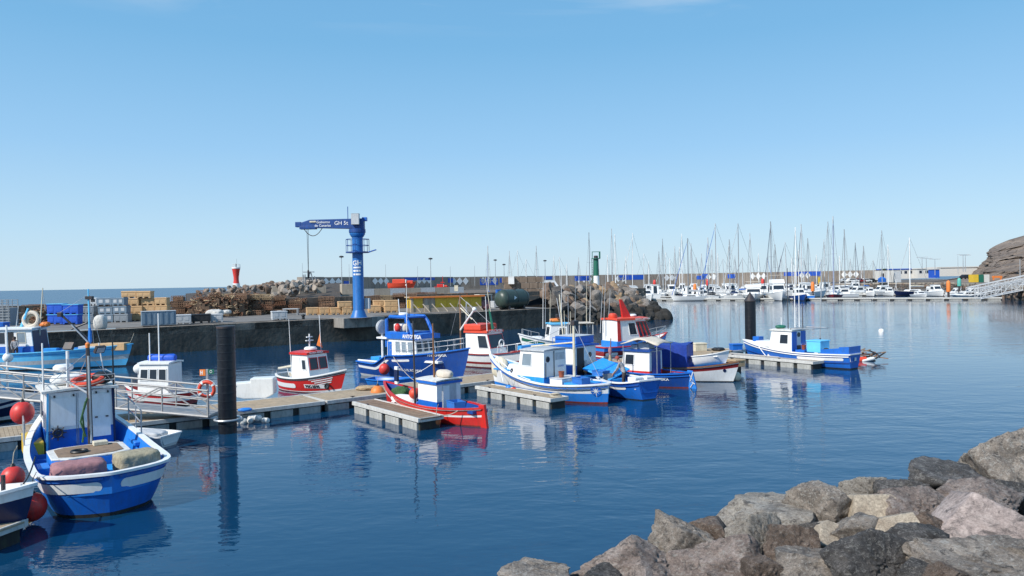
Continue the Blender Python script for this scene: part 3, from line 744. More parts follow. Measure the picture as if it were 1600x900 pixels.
bmv.build('rubble', rv, kind='stuff'); bmv2.build('rubble', rv, kind='stuff')
# hill
smat('hill_rock', (.27, .21, .165), (.115, .088, .072), .09, bump=2.0, bscale=.25)
prof = [(1440, 441), (1470, 438), (1495, 434), (1512, 429), (1522, 422), (1533, 412), (1543, 403), (1546, 395), (1548, 388), (1558, 382), (1575, 375), (1600, 368), (1640, 356), (1700, 340), (1800, 325), (1950, 318), (2200, 330)]
mb = MB('hill_rock'); rows = []
for j in range(60):
    v = j / 59; row = []
    for i in range(260):
        x = i / 259 * (len(prof) - 1); k = min(int(x), len(prof) - 2); a_, b_ = prof[k], prof[k+1]; px = a_[0] + (b_[0]-a_[0]) * (x-k); py = a_[1] + (b_[1]-a_[1]) * (x-k)
        top = At(px, py, 330); base = At(px, 446, 255); base.z = 2.6
        h = max(.3, top.z - 2.6)
        q = base.lerp(top, v); q.z = 2.6 + h * (v ** .75)
        g = noise.fractal(Vector((q.x * .07, q.y * .07, q.z * .16)), .75, 2.2, 7)
        bench = .35 * math.sin(q.z * 1.6 + g * 4)
        g += .35 * noise.fractal(Vector((q.x * .22, q.y * .22, q.z * .5)), .7, 2.2, 5)
        am = math.sin(math.pi * min(1, v * 1.02)) if v < .98 else 0
        q += Vector((g * 2.4, -g * 6 - bench * 3.4, g * 1.2)) * min(1, h / 12) * (am + .12)
        row.append(q)
    rows.append(row)
back = [Vector((p.x * 1.25, p.y * 1.25, 1)) for p in rows[-1]]
mb.grid((rows + [back])); tag(mb.build('hill', smooth=True, ang=60), kind='structure')

# ================================================================ FLOATING PONTOONS
DZ = .5
M0, M1, M2 = W(-30, 689, DZ), W(511, 627, DZ), W(1113, 553, DZ)
md = (M2 - M1).normalized(); mn = Vector((-md.y, md.x, 0))                 # mn: to the far side
M2 = M2 + md * 4.2
def pontoon(name, label, a, b, width, group, deckm='plank', seed=0, side=-1, capend=True):
    # local x from a to b, y from 0 (near edge) to width
    d = b - a; L_ = Vector((d.x, d.y, 0)).length; rz = math.atan2(d.y, d.x)
    o = thing(name, label, 'pontoon', (a.x, a.y, 0), rz, group); rn = random.Random(seed)
    mb = MB(deckm); x = .06
    while x < L_ - .1:
        mb.box(x, x + .132, .13, width - .13, DZ - .045, DZ + rn.uniform(-.004, .006)); x += .142
    mb.build('decking', o, kind='stuff')
    for y0, y1 in ((0, .125), (width - .125, width)):
        MB('kerb_grey').box(0, L_, y0, y1, DZ - .15, DZ + .025).build('edge_beam', o, bevel=.012)
    for x0 in (0, L_ - .06): MB('kerb_grey').box(x0, x0 + .06, .127, width - .127, DZ - .15, DZ + .02).build('end_beam', o)
    MB('boot').box(.1, L_ - .1, .16, width - .16, -.25, DZ - .06).build('frame', o)
    k = max(2, round(L_ / 1.35)); st = L_ / k
    me = None
    for i in range(k):
        for y0, y1 in ((.06, .5), (width - .5, width - .06)):
            if me is None: me = MB('float_grey').box(0, st * .78, 0, .44, -.35, DZ - .19).mesh('float', bevel=.03)
            f = link(bpy.data.objects.new('float', me)); f.parent = o; f.location = (st * i + st * .07, y0, rn.uniform(-.012, .012))
    # mooring cleats
    for i in range(1, k, 3):
        MB('dark_metal').box(st*i - .12, st*i + .12, .04, .09, DZ + .06, DZ + .09).box(st*i - .04, st*i + .04, .045, .085, DZ + .02, DZ + .07).build('cleat', o, bevel=.01)
    return o, L_, rz
G = 'floating pontoons of the fishing harbour'
PW = 2.8
pontoon('floating_pontoon', 'left stretch of the main wooden pontoon running past the gangway and black pile', M0, M1 - md * .1, PW, G, seed=1)
pontoon('floating_pontoon', 'long right stretch of the main wooden pontoon running behind the moored boats', M1, M2, PW, G, seed=2)
fd = Vector((.615, -.788, 0))
def finger(name, label, endpx, L_, width, seed, deckm='plank', z=DZ, d_=fd):
    e = W(endpx[0], endpx[1], DZ); a = e - d_ * L_      # near left edge ends at endpx
    return pontoon(name, label, a, e, width, G, deckm, seed)
finger('finger_pontoon', 'finger pontoon with dark planks beside the small red boat', (653, 655), 6.0, 1.25, 3, 'plank_dark')
finger('finger_pontoon', 'finger pontoon beside the white boat with the star on its stern', (860, 624), 6.1, 1.15, 4, 'plank')
finger('finger_pontoon', 'finger pontoon in front of the blue boat at the far right', (1270, 566), 7.6, 1.3, 5, 'teak_grey', d_=Vector((.577, -.816, 0)))
finger('finger_pontoon', 'short finger pontoon just right of the white boat with the red stripe', (1146, 571), 4.6, 1.1, 6, 'teak_grey')
finger('finger_pontoon', 'pontoon end at the bottom left corner under the navy bow', (-28, 838), 6.0, 1.2, 7, 'plank', d_=Vector((.97, -.24, 0)))

def pile(label, p, r, top, cone):
    o = thing('mooring_pile', label, 'pile', (p.x, p.y, 0), 0, 'tall black mooring piles')
    MB('pile_black').lathe([(r, -2), (r, top - .02), (r - .02, top)], 24).build('pile_tube', o, smooth=True)
    mb = MB('dark_metal')
    if cone: mb.lathe([(r + .05, top), (r + .05, top + .06), (.02, top + .72)], 24)
    else: mb.lathe([(r + .015, top - .05), (r + .015, top + .03), (r - .05, top + .04)], 24)
    mb.build('pile_cap', o, smooth=True, ang=30)
    mb = MB('pile_black')
    for i in range(int(top / .33)): mb.lathe([(r, .3 + i*.33), (r + .004, .32 + i*.33), (r + .004, .345 + i*.33), (r, .365 + i*.33)], 24)
    mb.build('sleeve_ring', o, smooth=True)
    g = MB('steel'); g.torus((0, 0, DZ + .06), r + .14, .045, None, 24, 6); g.cbox((0, r + .3, DZ + .05), (.5, .3, .06)); g.build('guide_collar', o, smooth=True)
    return o
pile('tall black pile rising from the near edge of the main pontoon', W(356, 676, 0), .36, 4.35, False)
pile('black pile with a pointed cap standing behind the blue boat at right', At(1173, 540, 57.5), .41, 4.15, True)

# ---- life ring post
p = W(347, 655, DZ) ; p = Vector((p.x - .72, p.y + .35, DZ))
o = thing('life_ring_post', 'grey post with two small sign plates on the pontoon by the black pile', 'post', p)
MB('steel').box(-.05, .05, -.04, .04, 0, 2.05).build('post', o, bevel=.008)
mb = MB('orange'); mb.box(-.30, -.055, -.05, -.03, 1.78, 2.05); s_ = mb.build('sign_plate', o, label='orange sign plate')
mb = MB('white'); mb.box(-.27, -.24, -.054, -.051, 1.83, 2.0); mb.box(-.20, -.17, -.054, -.051, 1.83, 2.0); mb.box(-.24, -.20, -.054, -.051, 1.90, 1.93); mb.build('pictogram', s_)
mb = MB('green_paint'); mb.box(.055, .30, -.05, -.03, 1.85, 2.05); s_ = mb.build('sign_plate', o, label='green sign plate')
MB('white').torus((.175, -.053, 1.95), .05, .012, Matrix.Rotation(R(90), 4, 'X'), 14, 4).build('pictogram', s_)
MB('white').box(-.3, .3, -.2, .2, 0.0, .03).build('base_plate', o)
lr = thing('life_ring', 'orange life ring with white bands hanging on the pontoon post', 'life ring', p + Vector((0.02, -.13, 1.22)))
Mx = Matrix.Rotation(R(90), 4, 'X')
MB('orange_red').torus((0, 0, 0), .31, .075, Mx, 28, 10).build('ring', lr, smooth=True)
for k in range(4):
    a = k * math.pi / 2 + .6; MB('white').torus((0, 0, 0), .31, .08, Mx, 4, 10, a - .13, a + .13).build('band', lr, smooth=True)
wire(lr, 'grab_line', [[Vector((.41 * math.cos(a), -.02, .41 * math.sin(a))) for a in [k * math.pi / 12 for k in range(25)]]], .012, 'white')

# ---- aluminium gangway
gA = W(326, 651, .62); gB = Vector((gA.x - 15, gA.y - .3, 2.35))
def gangway(label, a, b, width, h, bays, r=.028, group=None, m='alu'):
    d = b - a; L_ = Vector((d.x, d.y, 0)).length; o = thing('gangway', label, 'gangway', a, math.atan2(d.y, d.x), group)
    sl = d.z / L_; Z = lambda x, z: Vector((x, 0, z + sl * x))
    MB('alu').add([Z(0, -.03) + Vector((0, y, 0)) for y in (-width/2, width/2)] + [Z(L_, -.03) + Vector((0, y, 0)) for y in (-width/2, width/2)]
                  + [Z(0, .05) + Vector((0, y, 0)) for y in (-width/2, width/2)] + [Z(L_, .05) + Vector((0, y, 0)) for y in (-width/2, width/2)],
                  [(0, 1, 3, 2), (4, 6, 7, 5), (0, 2, 6, 4), (1, 5, 7, 3), (0, 4, 5, 1), (2, 3, 7, 6)]).build('walkway', o)
    for y in (-width/2, width/2):
        Y = Vector((0, y, 0))
        for z, rr, nm in ((.0, 2.0, 'bottom_chord'), (h, 1.6, 'handrail'), (h * .4, .9, 'mid_rail'), (h * .7, .9, 'mid_rail')):
            MB(m).tube([Z(0, z) + Y, Z(L_, z) + Y], r * rr, 6).build(nm, o, smooth=True)
        for i in range(bays + 1):
            x = L_ * i / bays; MB(m).tube([Z(x, 0) + Y, Z(x, h) + Y], r * 1.2, 5).build('upright', o, smooth=True)
            if i < bays: MB(m).tube([Z(x, h if i % 2 else 0) + Y, Z(x + L_ / bays, 0 if i % 2 else h) + Y], r * 1.1, 5).build('brace', o, smooth=True)
    return o
gangway('aluminium gangway with railings sloping down to the pontoon by the black pile', gA + Vector((0, .6, 0)), gB + Vector((0, .6, 0)), 1.35, 1.08, 8)
gangway('upper of the two white truss gangways at the right shore', W(1536, 463, .6) + Vector((0, 6, 0)), At(1604, 443, 178), 2, 2.0, 6, .06, 'truss gangways of the marina', 'pale_grey')
gangway('lower of the two white truss gangways at the right shore', W(1528, 467, .6), At(1625, 447, 158), 2, 2.0, 6, .06, 'truss gangways of the marina', 'pale_grey')
# ================================================================ FISHING BOATS
FB = 'fishing boats moored at the pontoons'
def pole(parent, name, p0, p1, r, m='steel', r2=None, n=7): return MB(m).tube([p0, p1], r, n, r2).build(name, parent, smooth=True)
def bbox(parent, name, x0, x1, y0, y1, z0, z1, m, bevel=.02): return MB(m).box(x0, x1, y0, y1, z0, z1).build(name, parent, bevel=bevel)
def flood(parent, p, yaw, m='dark_metal'):
    M = Matrix.Translation(p) @ Matrix.Rotation(yaw, 4, 'Z') @ Matrix.Rotation(R(30), 4, 'X')
    o = MB(m).box(-.17, .17, -.05, .05, -.12, .12, M).build('floodlight', parent)
    MB('pale_grey').box(-.14, .14, -.058, -.052, -.095, .095, M).build('lens', o); return o
def radar(parent, p, r=.28): return MB('white').lathe([(r*.8, 0), (r, .05), (r, .13), (r*.75, .2)], 16, None, p).build('radar', parent, smooth=True)
def buoy(label, p, r, m='buoy_red', sz=1.08):
    o = thing('fender_buoy', label, 'buoy', p, 0, 'round fender buoys')
    MB(m).ball((0, 0, 0), r, 20, 14, sz).build('ball', o, smooth=True)
    MB('black').lathe([(r*.28, r*1.0), (r*.22, r*1.12), (r*.12, r*1.3), (.01, r*1.32)], 12).build('eyelet', o, smooth=True)
    MB('rope').tube([(0, 0, r*1.25), (.02, .03, r*1.25 + .28), (.1, .05, r*1.25 + .45)], .014, 5).build('lanyard', o, smooth=True); return o
def heap(name, label, cat, p, dims, m, rz=0., seed=0, amp=.12, group=None, boxy=.6):      # a soft covered or net heap
    rn = random.Random(seed); bm = bmesh.new(); bmesh.ops.create_icosphere(bm, subdivisions=4 if dims[0] > .6 else 3, radius=1)
    for v in bm.verts:
        c = v.co; e_ = 3 if boxy < .8 else 7; k = (abs(c.x)**e_ + abs(c.y)**e_ + abs(c.z)**e_) ** (-1/e_); c = c.lerp(c * k, boxy)
        fold = noise.fractal(Vector((c.x*2.4 + seed, c.y*2.4, c.z*.7)), .9, 2.1, 4)
        fold += (.55 * noise.noise(Vector((c.x*7 + seed, c.y*7, c.z*1.6))) if boxy > .8 else .3 * noise.noise(c * 6)); c = c * (1 + amp * fold); v.co = Vector((c.x * dims[0]/2, c.y * dims[1]/2, max(-.98, c.z) * dims[2]/2 + dims[2]/2))
    me = bpy.data.meshes.new(name); bm.to_mesh(me); bm.free(); me.materials.append(mat(m)); me.polygons.foreach_set('use_smooth', [True]*len(me.polygons))
    o = link(bpy.data.objects.new(name, me)); o.location = p; o.rotation_euler = (0, 0, rz); return tag(o, label, cat, group)
def tyre(parent, c, R_=.3, rz=0): return MB('rubber').torus(c, R_ - .08, .085, Matrix.Rotation(rz, 4, 'Z') @ Matrix.Rotation(R(90), 4, 'X'), 18, 8).build('tyre_fender', parent, smooth=True)
def rope_thing(label, a, b, sg, r=.018, m='rope'):
    o = MB(m).tube(sag(a, b, sg), r, 5).build('mooring_rope', smooth=True); return tag(o, label, 'rope')

# ---- 1. big blue boat at the lower left, stern towards us
o, L = boat('fishing_boat', 'bright blue boat with white side bands, nearest at lower left, stern towards us', 'fishing boat', W(176, 808)[:2], (W(176, 808) + Vector((-.60, .80, 0)) * 9.5)[:2], FB)
b1 = o
H = Hull(L, 3.2, 1.14, 1.12, 2.3, tm=.32, ws=.04, p=2.4, p2=9, d=.5, rb=.5, rs=.25, deck=.62, es=.12, e0=.2, e1=.8, rub=((.93, 'royal_worn'),))
H.build(o, [(('z', .10), 'boot'), (1.0, 'royal')], 'mid_blue', 'royal_worn', 'white', .16, 30)
H.stripe_arc(o, .16, 4.2, .31, .27, 'white'); H.stripe_arc(o, 4.6, 8.0, .34, .27, 'white')
wh = House(5.7, 7.9, 1.0, .52, 2.72, .25, 0, .06)
wh.walls(o, 'white', 'royal', .45); wh.roof(o, 'white_worn', .14, .07)
for u in (.045, .43, .455, .64): wh.panel(o, 'seam', 'aft', u, u + .008, .02, .97, 'grey_box', 0, .012)
wh.panel(o, 'corner_trim', 'aft', .0, .03, 0, 1, 'light_blue', -.02, .03); wh.panel(o, 'corner_trim', 'aft', .97, 1, 0, 1, 'navy', -.02, .03)
for u, v in ((.1, .95), (.38, .95), (.72, .96), (.9, .96)): wh.panel(o, 'vent', 'aft', u, u + .025, v - .02, v + .01, 'dark_metal', 0, .06)
wh.panel(o, 'door_handle', 'aft', .70, .74, .58, .60, 'dark_metal', .03, .08); wh.panel(o, 'door_handle', 'aft', .86, .90, .58, .60, 'dark_metal', .03, .08)
wh.panel(o, 'cabin_panel', 'aft', .06, .42, .50, .92, 'white', 0, .03); wh.panel(o, 'cabin_door', 'aft', .66, .93, .30, .93, 'white', 0, .035)
wh.panel(o, 'cabin_panel', 'aft', .46, .62, .46, .9, 'white', 0, .02)
wh.panel(o, 'hinge', 'aft', .635, .65, .1, .95, 'steel', 0, .03)
for i in range(3): wh.window(o, 'front', .06 + .3*i, .33 + .3*i, .55, .88)
wh.window(o, 'port', .2, .7, .55, .85); wh.window(o, 'stbd', .2, .7, .55, .85)
MB('dark_metal').torus(wh.q('aft', .16, .42, .1), .13, .03, Matrix.Rotation(R(90), 4, 'Y'), 14, 6).build('wheel', o, smooth=True)
mb = MB('dark_metal'); c = wh.q('aft', .16, .42, .1)
for k in range(4): a = k * math.pi / 4; d = Vector((0, math.cos(a), math.sin(a))) * .24; mb.tube([c - d, c + d], .018, 5)
mb.tube([c, c + Vector((.12, 0, 0))], .03, 6); mb.build('wheel_spokes', o)
rail_fence(o, [(5.75, 1.0, 2.83), (5.75, -1.0, 2.83), (7.6, -1.0, 2.83), (7.6, 1.0, 2.83), (5.75, 1.0, 2.83)], .34, .015, 'steel', 1)
# engine box, hatch and lockers
mb = MB('mid_blue'); P_ = [(2.6, -.5), (2.85, -.95), (4.2, -.95), (4.5, -.6), (4.5, .75), (4.25, 1.1), (2.85, 1.1), (2.6, .7)]
mb.prism(P_, .5, 1.12); mb.build('engine_box', o, bevel=.03)
mb = MB('white_worn'); mb.prism([(x, y) for x, y in P_], 1.122, 1.17); mb.build('box_lid', o, bevel=.012)
mb = MB('plank_dark'); mb.prism([(3.55 + (x-3.55)*.82, .07 + (y-.07)*.82) for x, y in P_], 1.172, 1.19); mb.build('lid_inlay', o)
bbox(o, 'hatch', 1.75, 2.55, -.55, .75, .5, .88, 'cyan_blue', .03); bbox(o, 'hatch_lid', 1.7, 2.58, -.15, .45, .882, .93, 'mid_blue', .02)
bbox(o, 'locker', 2.62, 3.4, 1.13, 1.45, .5, 1.0, 'mid_blue'); bbox(o, 'side_locker', 5.6, 7.9, 1.04, 1.5, .6, 1.22, 'yellow', .03)
bbox(o, 'winch', 3.9, 4.2, -.5, -.1, 1.19, 1.32, 'cream'); MB('black').torus((3.3, .35, 1.22), .2, .045, None, 18, 6).build('hose_coil', o, smooth=True)
# mast of this boat and its clutter
pole(o, 'mast', (4.6, -.12, .5), (4.85, -.12, 4.15), .085, 'dark_metal', .06); pole(o, 'mast_track', (4.52, -.12, 1.2), (4.77, -.12, 3.9), .03, 'steel')
pole(o, 'boom', (4.7, -.12, 2.7), (6.9, .6, 3.2), .035, 'steel')
pole(o, 'antenna', (6.0, 1.0, 1.6), (6.0, 1.0, 4.3), .025, 'white'); pole(o, 'antenna', (5.9, -.98, 1.0), (5.9, -.98, 4.4), .035, 'black', .02)
pole(o, 'antenna', (6.2, -.8, 2.8), (6.1, -.6, 4.2), .02, 'white')
pole(o, 'light_post', (6.1, .3, 2.75), (6.1, .3, 4.0), .05, 'white'); flood(o, (6.1, .25, 4.15), R(40)); flood(o, (5.9, -.6, 4.0), R(-60))
mb = MB('orange'); mb.lathe([(.06, 0), (.07, .12), (.03, .17)], 12, None, (4.85, -.12, 4.15)); mb.build('beacon', o, smooth=True)
radar(o, (6.9, .35, 3.3), .3); pole(o, 'radar_post', (6.9, .35, 2.75), (6.9, .35, 3.3), .04, 'white')
o2 = heap('raft_canister', 'white rounded life raft canister on the roof of the near blue boat', 'raft canister', wpt(o, 6.7, .25, 2.84), (1.0, .6, .36), 'white', o.rotation_euler.z + 1.5, 1, .03)
lr2 = thing('life_ring', 'faded orange life ring lying on the roof of the near blue boat', 'life ring', wpt(o, 6.05, -.25, 2.99), 0)
MB('orange_red').torus((0, 0, 0), .42, .1, Matrix.Rotation(R(14), 4, 'X'), 24, 8).build('ring', lr2, smooth=True); MB('rope').torus((0, 0, .02), .53, .015, Matrix.Rotation(R(14), 4, 'X'), 24, 5).build('grab_line', lr2, smooth=True)
heap('black_bundle', 'black bundle beside the life ring on the near blue boat roof', 'bundle', wpt(o, 6.2, -.7, 2.83), (.55, .6, .42), 'black', 0, 3, .1)
heap('covered_box', 'box under a rose coloured tarp at the stern of the near blue boat', 'covered box', wpt(o, 1.1, .62, .80), (.85, 1.3, .58), 'tarp_rose', o.rotation_euler.z, 5, .07, boxy=.93)
heap('covered_box', 'box under a stained khaki tarp at the stern of the near blue boat', 'covered box', wpt(o, 1.2, -.82, .82), (.85, 1.1, .6), 'tarp_khaki', o.rotation_euler.z + .15, 9, .07, boxy=.93)
rail_fence(o, [(5.0, 1.6, 1.2), (5.6, 1.58, 1.3), (6.3, 1.5, 1.45)], .8, .022, 'steel', 1, 'side_rail'); rail_fence(o, [(4.8, -1.6, 1.2), (5.6, -1.58, 1.3), (6.4, -1.5, 1.45)], .8, .022, 'steel', 1, 'side_rail')
wire(o, 'rigging', [[(4.8, -.12, 3.9), (8.9, 0, 2.2)], [(4.85, -.12, 4.0), (5.9, .95, 2.9)], [(4.85, -.12, 4.0), (5.9, -.95, 2.9)]], .012)
bbox(o, 'ramp', 4.3, 6.2, -1.6, -1.3, .95, 1.08, 'mid_blue')
wire(o, 'net_bundle', [[(4.62, -.05, 2.6), (4.55, .1, 2.1), (4.6, .06, 1.6), (4.5, .12, 1.25)], [(4.6, 0, 2.5), (4.5, .16, 1.9), (4.55, .02, 1.4)]], .028, 'net_green', 6)
buoy('red buoy high on the far side of the near blue boat, left of its cabin', At(35, 645, 23.3), .33)
buoy('red buoy hanging at the navy bow, middle of the three at left', At(20, 746, 18.75), .27)
buoy('largest red buoy, lowest at left, squeezed beside the blue stern', At(50, 792, 19.1), .345)

# ---- 2. navy bow in the lower left corner
tip = W(54, 757, 1.35)
o, L = boat('fishing_boat', 'navy boat with white top strake, only its bow reaching in at the lower left corner', 'fishing boat', (tip.x - 7.2, tip.y - .5), (tip.x, tip.y), FB)
H = Hull(L, 2.5, .95, .85, 1.35, ws=.6, deck=.45, rb=.55, e1=.75, d=.4)
H.build(o, [(('z', .1), 'boot_red'), (.85, 'navy'), (1.0, 'white')], 'white', 'cream', 'white', .12)
H.text(o, 'RAÚL', .26, 5.72, .72, -1); bbox(o, 'hatch', 4.2, 5.6, -.5, .5, .45, .75, 'teak_grey')
pole(o, 'samson_post', (6.5, 0, .8), (6.5, 0, 1.6), .05, 'dark_metal'); wire(o, 'mooring_line', [sag((6.9, .1, 1.35), (6.2, 1.9, 1.6), .1)], .02, 'black')

# ---- 3. navy and white boat behind the gangway at the left edge
o, L = boat('fishing_boat', 'white and navy boat half hidden behind the gangway at left edge', 'fishing boat', W(-150, 668)[:2], W(52, 655)[:2], FB)
H = Hull(L, 2.4, .95, .9, 1.4, ws=.6, deck=.4, d=.4)
H.build(o, [(('z', .1), 'boot'), (.42, 'white'), (.85, 'navy'), (1, 'white')], 'white', 'white_worn', 'white', .12)
H.stripe(o, 2.6, 5.0, .42, .12, 'white')
wh = House(1.6, 3.7, .8, .4, 2.5, .3); wh.walls(o, 'white', 'royal', .35); wh.roof(o, 'white', .12)
wh.window(o, 'stbd', .15, .45, .55, .85); wh.window(o, 'stbd', .55, .85, .55, .85); wh.window(o, 'front', .1, .48, .55, .88); wh.window(o, 'front', .52, .9, .55, .88)
pole(o, 'mast', (4.0, 0, .4), (4.0, 0, 4.4), .06, 'white', .04); MB('white').ball((4.0, .1, 2.9), .22, 12, 8).build('radome', o, smooth=True)
bbox(o, 'outboard', 4.6, 5.0, -.3, .2, 1.0, 1.5, 'black', .06)

# ---- 4. long light blue boat by the quay
o, L = boat('fishing_boat', 'long light blue boat with white band and derrick, lying along the quay', 'fishing boat', (-43.5, 56.6), (W(207, 572).x, W(207, 572).y), FB)
H = Hull(L, 3.6, 1.50, 1.27, 1.70, ws=.5, deck=.75, rb=.75, d=.5, e0=.12, e1=.55, rub=((.93, 'light_blue'),))
H.build(o, [(('z', .1), 'boot'), (.50, 'light_blue'), (.665, 'pale_grey'), (1, 'light_blue')], 'cyan_blue', 'cyan_blue', 'light_blue', .16)
H.stripe(o, 2.0, L - .5, .22, .05, 'cyan_blue')
wh = House(4.6, 7.5, 1.1, .75, 3.05, .25); wh.walls(o, 'white', 'royal', .45); wh.roof(o, 'white', .18, .1)
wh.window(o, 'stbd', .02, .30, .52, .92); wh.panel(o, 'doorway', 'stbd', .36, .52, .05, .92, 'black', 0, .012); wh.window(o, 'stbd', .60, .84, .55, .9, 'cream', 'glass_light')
wh.panel(o, 'aft_panel', 'front', .05, .95, .05, .95, 'navy', 0, .02)
wx = lambda px: (At(px, 500, 57).x - o.location.x)
xm = wx(138); pole(o, 'mast', (xm, 0, .9), (xm - .05, 0, 6.0), .1, 'light_blue', .05)
pole(o, 'mast_foot', (xm, 0, .9), (xm, 0, 3.0), .22, 'mid_blue', .1); bbox(o, 'masthead', xm - .25, xm + .3, -.15, .15, 5.2, 5.45, 'dark_metal'); bbox(o, 'masthead_lamp', xm + .15, xm + .4, -.1, .1, 5.0, 5.2, 'dark_metal')
pole(o, 'derrick', (xm + .6, 0, 1.4), (wx(92), 0, 4.2), .09, 'dark_metal'); pole(o, 'derrick', (xm + .5, -.2, 1.3), (wx(112), -.2, 3.3), .06, 'steel'); pole(o, 'derrick', (wx(110), 0, 2.95), (wx(134), 0, 3.4), .07, 'dark_metal')
bbox(o, 'derrick_head', wx(90), wx(97), -.15, .15, 3.9, 4.25, 'dark_metal', .04)
wire(o, 'rigging', [[(xm, 0, 5.6), (wx(92), 0, 4.2)], [(xm, 0, 5.7), (wx(144), 0, 1.5)], [(xm, 0, 5), (xm + .9, 0, 1.3)]], .015)
pole(o, 'antenna', (wx(59), 0, 1.2), (wx(68), 0, 6.15), .06, 'cream', .035); pole(o, 'antenna', (wx(68), 0, 5.9), (wx(71), 0, 4.4), .02); pole(o, 'antenna', (wx(26), 0, 3), (wx(31), 0, 4.9), .04, 'steel', .02); pole(o, 'derrick', (wx(33), 0, 3.0), (wx(45), 0, 4.6), .12, 'light_blue', .07)
bbox(o, 'deck_box', xm - .6, xm + 1.2, -.6, .6, 1.1, 1.65, 'pale_grey'); 
bbox(o, 'hatch', wx(103), wx(130), -.9, .9, .8, 1.45, 'mid_blue', .04); bbox(o, 'rail_board', wx(80), wx(100), -1.2, -.8, .9, 1.6, 'cyan_blue')
hp = thing('coiled_hoop', 'pale coiled rope hoop on the cabin roof of the long light blue boat', 'rope coil', wpt(o, wx(49), 0, 3.75)); MB('canvas').torus((0, 0, 0), .55, .14, Matrix.Rotation(R(80), 4, 'X'), 24, 8).build('coil', hp, smooth=True); MB('rope').torus((0, .2, -.05), .42, .12, Matrix.Rotation(R(75), 4, 'X'), 24, 8).build('coil', hp, smooth=True)
heap('net_heap', 'orange net heap on the cabin roof of the long light blue boat', 'net heap', wpt(o, wx(67), .2, 3.15), (.8, .6, .4), 'orange', 0, 4, .2)
for i, (px, l) in enumerate(((160, 'left'), (173, 'right'))):
    b_ = MB('tan_box').box(-.9, .9, -.5, .5, 0, .55).build('fish_box', bevel=.03); b_.location = wpt(o, wx(px) + .2 * i, 0, 1.25 + .02 * i); tag(b_, 'tan box on the bow deck of the long light blue boat, %s one of two' % l, 'fish box', 'tan boxes on the light blue boat')
o4 = o

# ---- 5. white dinghy between the near boat and the pontoon
def dinghy(label, stern, bow, L_, B_, group='small open boats', z=0., tilt=(0, 0), m='hull_white', inn='white', rail='white'):
    o, _ = boat('dinghy', label, 'dinghy', stern, bow, group); 
    H = Hull(L_, B_, .42, .4, .55, ws=.72, tm=.4, deck=.1, d=.15, rb=.3, e0=.35, e1=.7, p=2.2)
    H.build(o, [(1, m)], inn, 'pale_grey', rail, .07, 20, railh=.05)
    for x in (.35, .62): bbox(o, 'thwart', L_*x - .12, L_*x + .12, -B_*.44, B_*.44, .24, .28, 'white', .01)
    o.location.z = z; o.rotation_euler = (tilt[0], tilt[1], o.rotation_euler.z); return o
s_ = W(226, 703); o = dinghy('white open dinghy between the near blue boat and the pontoon', (s_.x + .7, s_.y + .6), (s_.x - 2.4, s_.y + 1.6), 3.2, 1.5)
heap('net_heap', 'pale net heap lying in the white dinghy by the pontoon', 'net heap', wpt(o, 1.1, 0, .25), (1.6, .9, .32), 'pale_grey', o.rotation_euler.z, 31, .15)
s_ = W(600, 610, .0); o = dinghy('small mid blue open boat behind the pontoon, left of the red boat', (s_.x - 1.2, s_.y + 2.2), (s_.x + 1.6, s_.y + 1.2), 3.0, 1.4, m='mid_blue', inn='royal', rail='mid_blue')

# ---- 6. red hulled boat with white cabin behind the gangway
s_ = W(300, 634); b_ = W(193, 634)
o, L = boat('fishing_boat', 'dark red boat with white cabin and rolled blue cover behind the gangway', 'fishing boat', (s_.x, s_.y + .3), (b_.x, b_.y + .2), FB)
H = Hull(L, 1.9, .72, .68, 1.05, ws=.55, deck=.3, d=.35)
H.build(o, [(('z', .08), 'boot'), (.62, 'dark_red'), (.8, 'white'), (1, 'red')], 'dark_red', 'dark_red', 'white', .1)
wh = House(L*.27, L*.72, .68, .3, 2.15, .15); wh.walls(o, 'white', 'white', .5); wh.roof(o, 'white', .08, .08)
for i in range(3): wh.window(o, 'port', .05 + .31*i, .33 + .31*i, .55, .88)
wh.window(o, 'front', .1, .9, .55, .88)
M = Matrix.Rotation(R(90), 4, 'Y'); MB('tarp_blue').lathe([(.16, -.7), (.2, -.6), (.18, 0), (.2, .6), (.16, .7)], 12, M, (L*.45, 0, 2.42)).build('rolled_cover', o, smooth=True)
pole(o, 'antenna', (L*.45, .3, 2.2), (L*.45, .3, 4.7), .03, 'white'); pole(o, 'antenna', (L*.6, .2, 2.2), (L*.6, .2, 3.7), .03, 'white')
MB('white').ball((L*.75, .3, 1.9), .25, 12, 8).build('radome', o, smooth=True); pole(o, 'radar_post', (L*.75, .3, .6), (L*.75, .3, 1.8), .04, 'white')

# ---- 7. red and white boat with the number plate
o, L = boat('fishing_boat', 'red boat with white flashes and a number plate, by the white tub', 'fishing boat', (-13.55, 43.6), (-9.15, 40.6), FB)
H = Hull(L, 2.1, .86, .80, 1.34, ws=.4, p2=3, deck=.42, rb=.7, e1=.8, d=.4, rub=((.92, 'dark_metal'),))
H.build(o, [(('z', .05), 'boot_red'), (.34, 'red'), (.40, 'white'), (.90, 'red'), (1, 'white')], 'cream', 'mid_blue', 'white', .12)
H.stripe(o, .25, 2.3, .42, .26, 'white', (-1,))
for k in range(4): H.stripe(o, 3.35 + .15*k, 4.75 - .06*k, .14 + .11*k, .055, 'white', (-1, 1), False)
mb = MB('white'); P = [[H.surf(x, z, -1, .02) for x in (2.95, 3.3, 3.7, 4.1, 4.3)] for z in (.30, .40, .52)]; mb.grid(P); mb.build('number_plate', o)
H.text(o, '7GC-2595', .20, 3.02, .335, -1, 'black', .012)
wh = House(1.75, 3.35, .74, .42, 2.12, .32, 0, .05); wh.walls(o, 'white'); wh.roof(o, 'red', .1, .12)
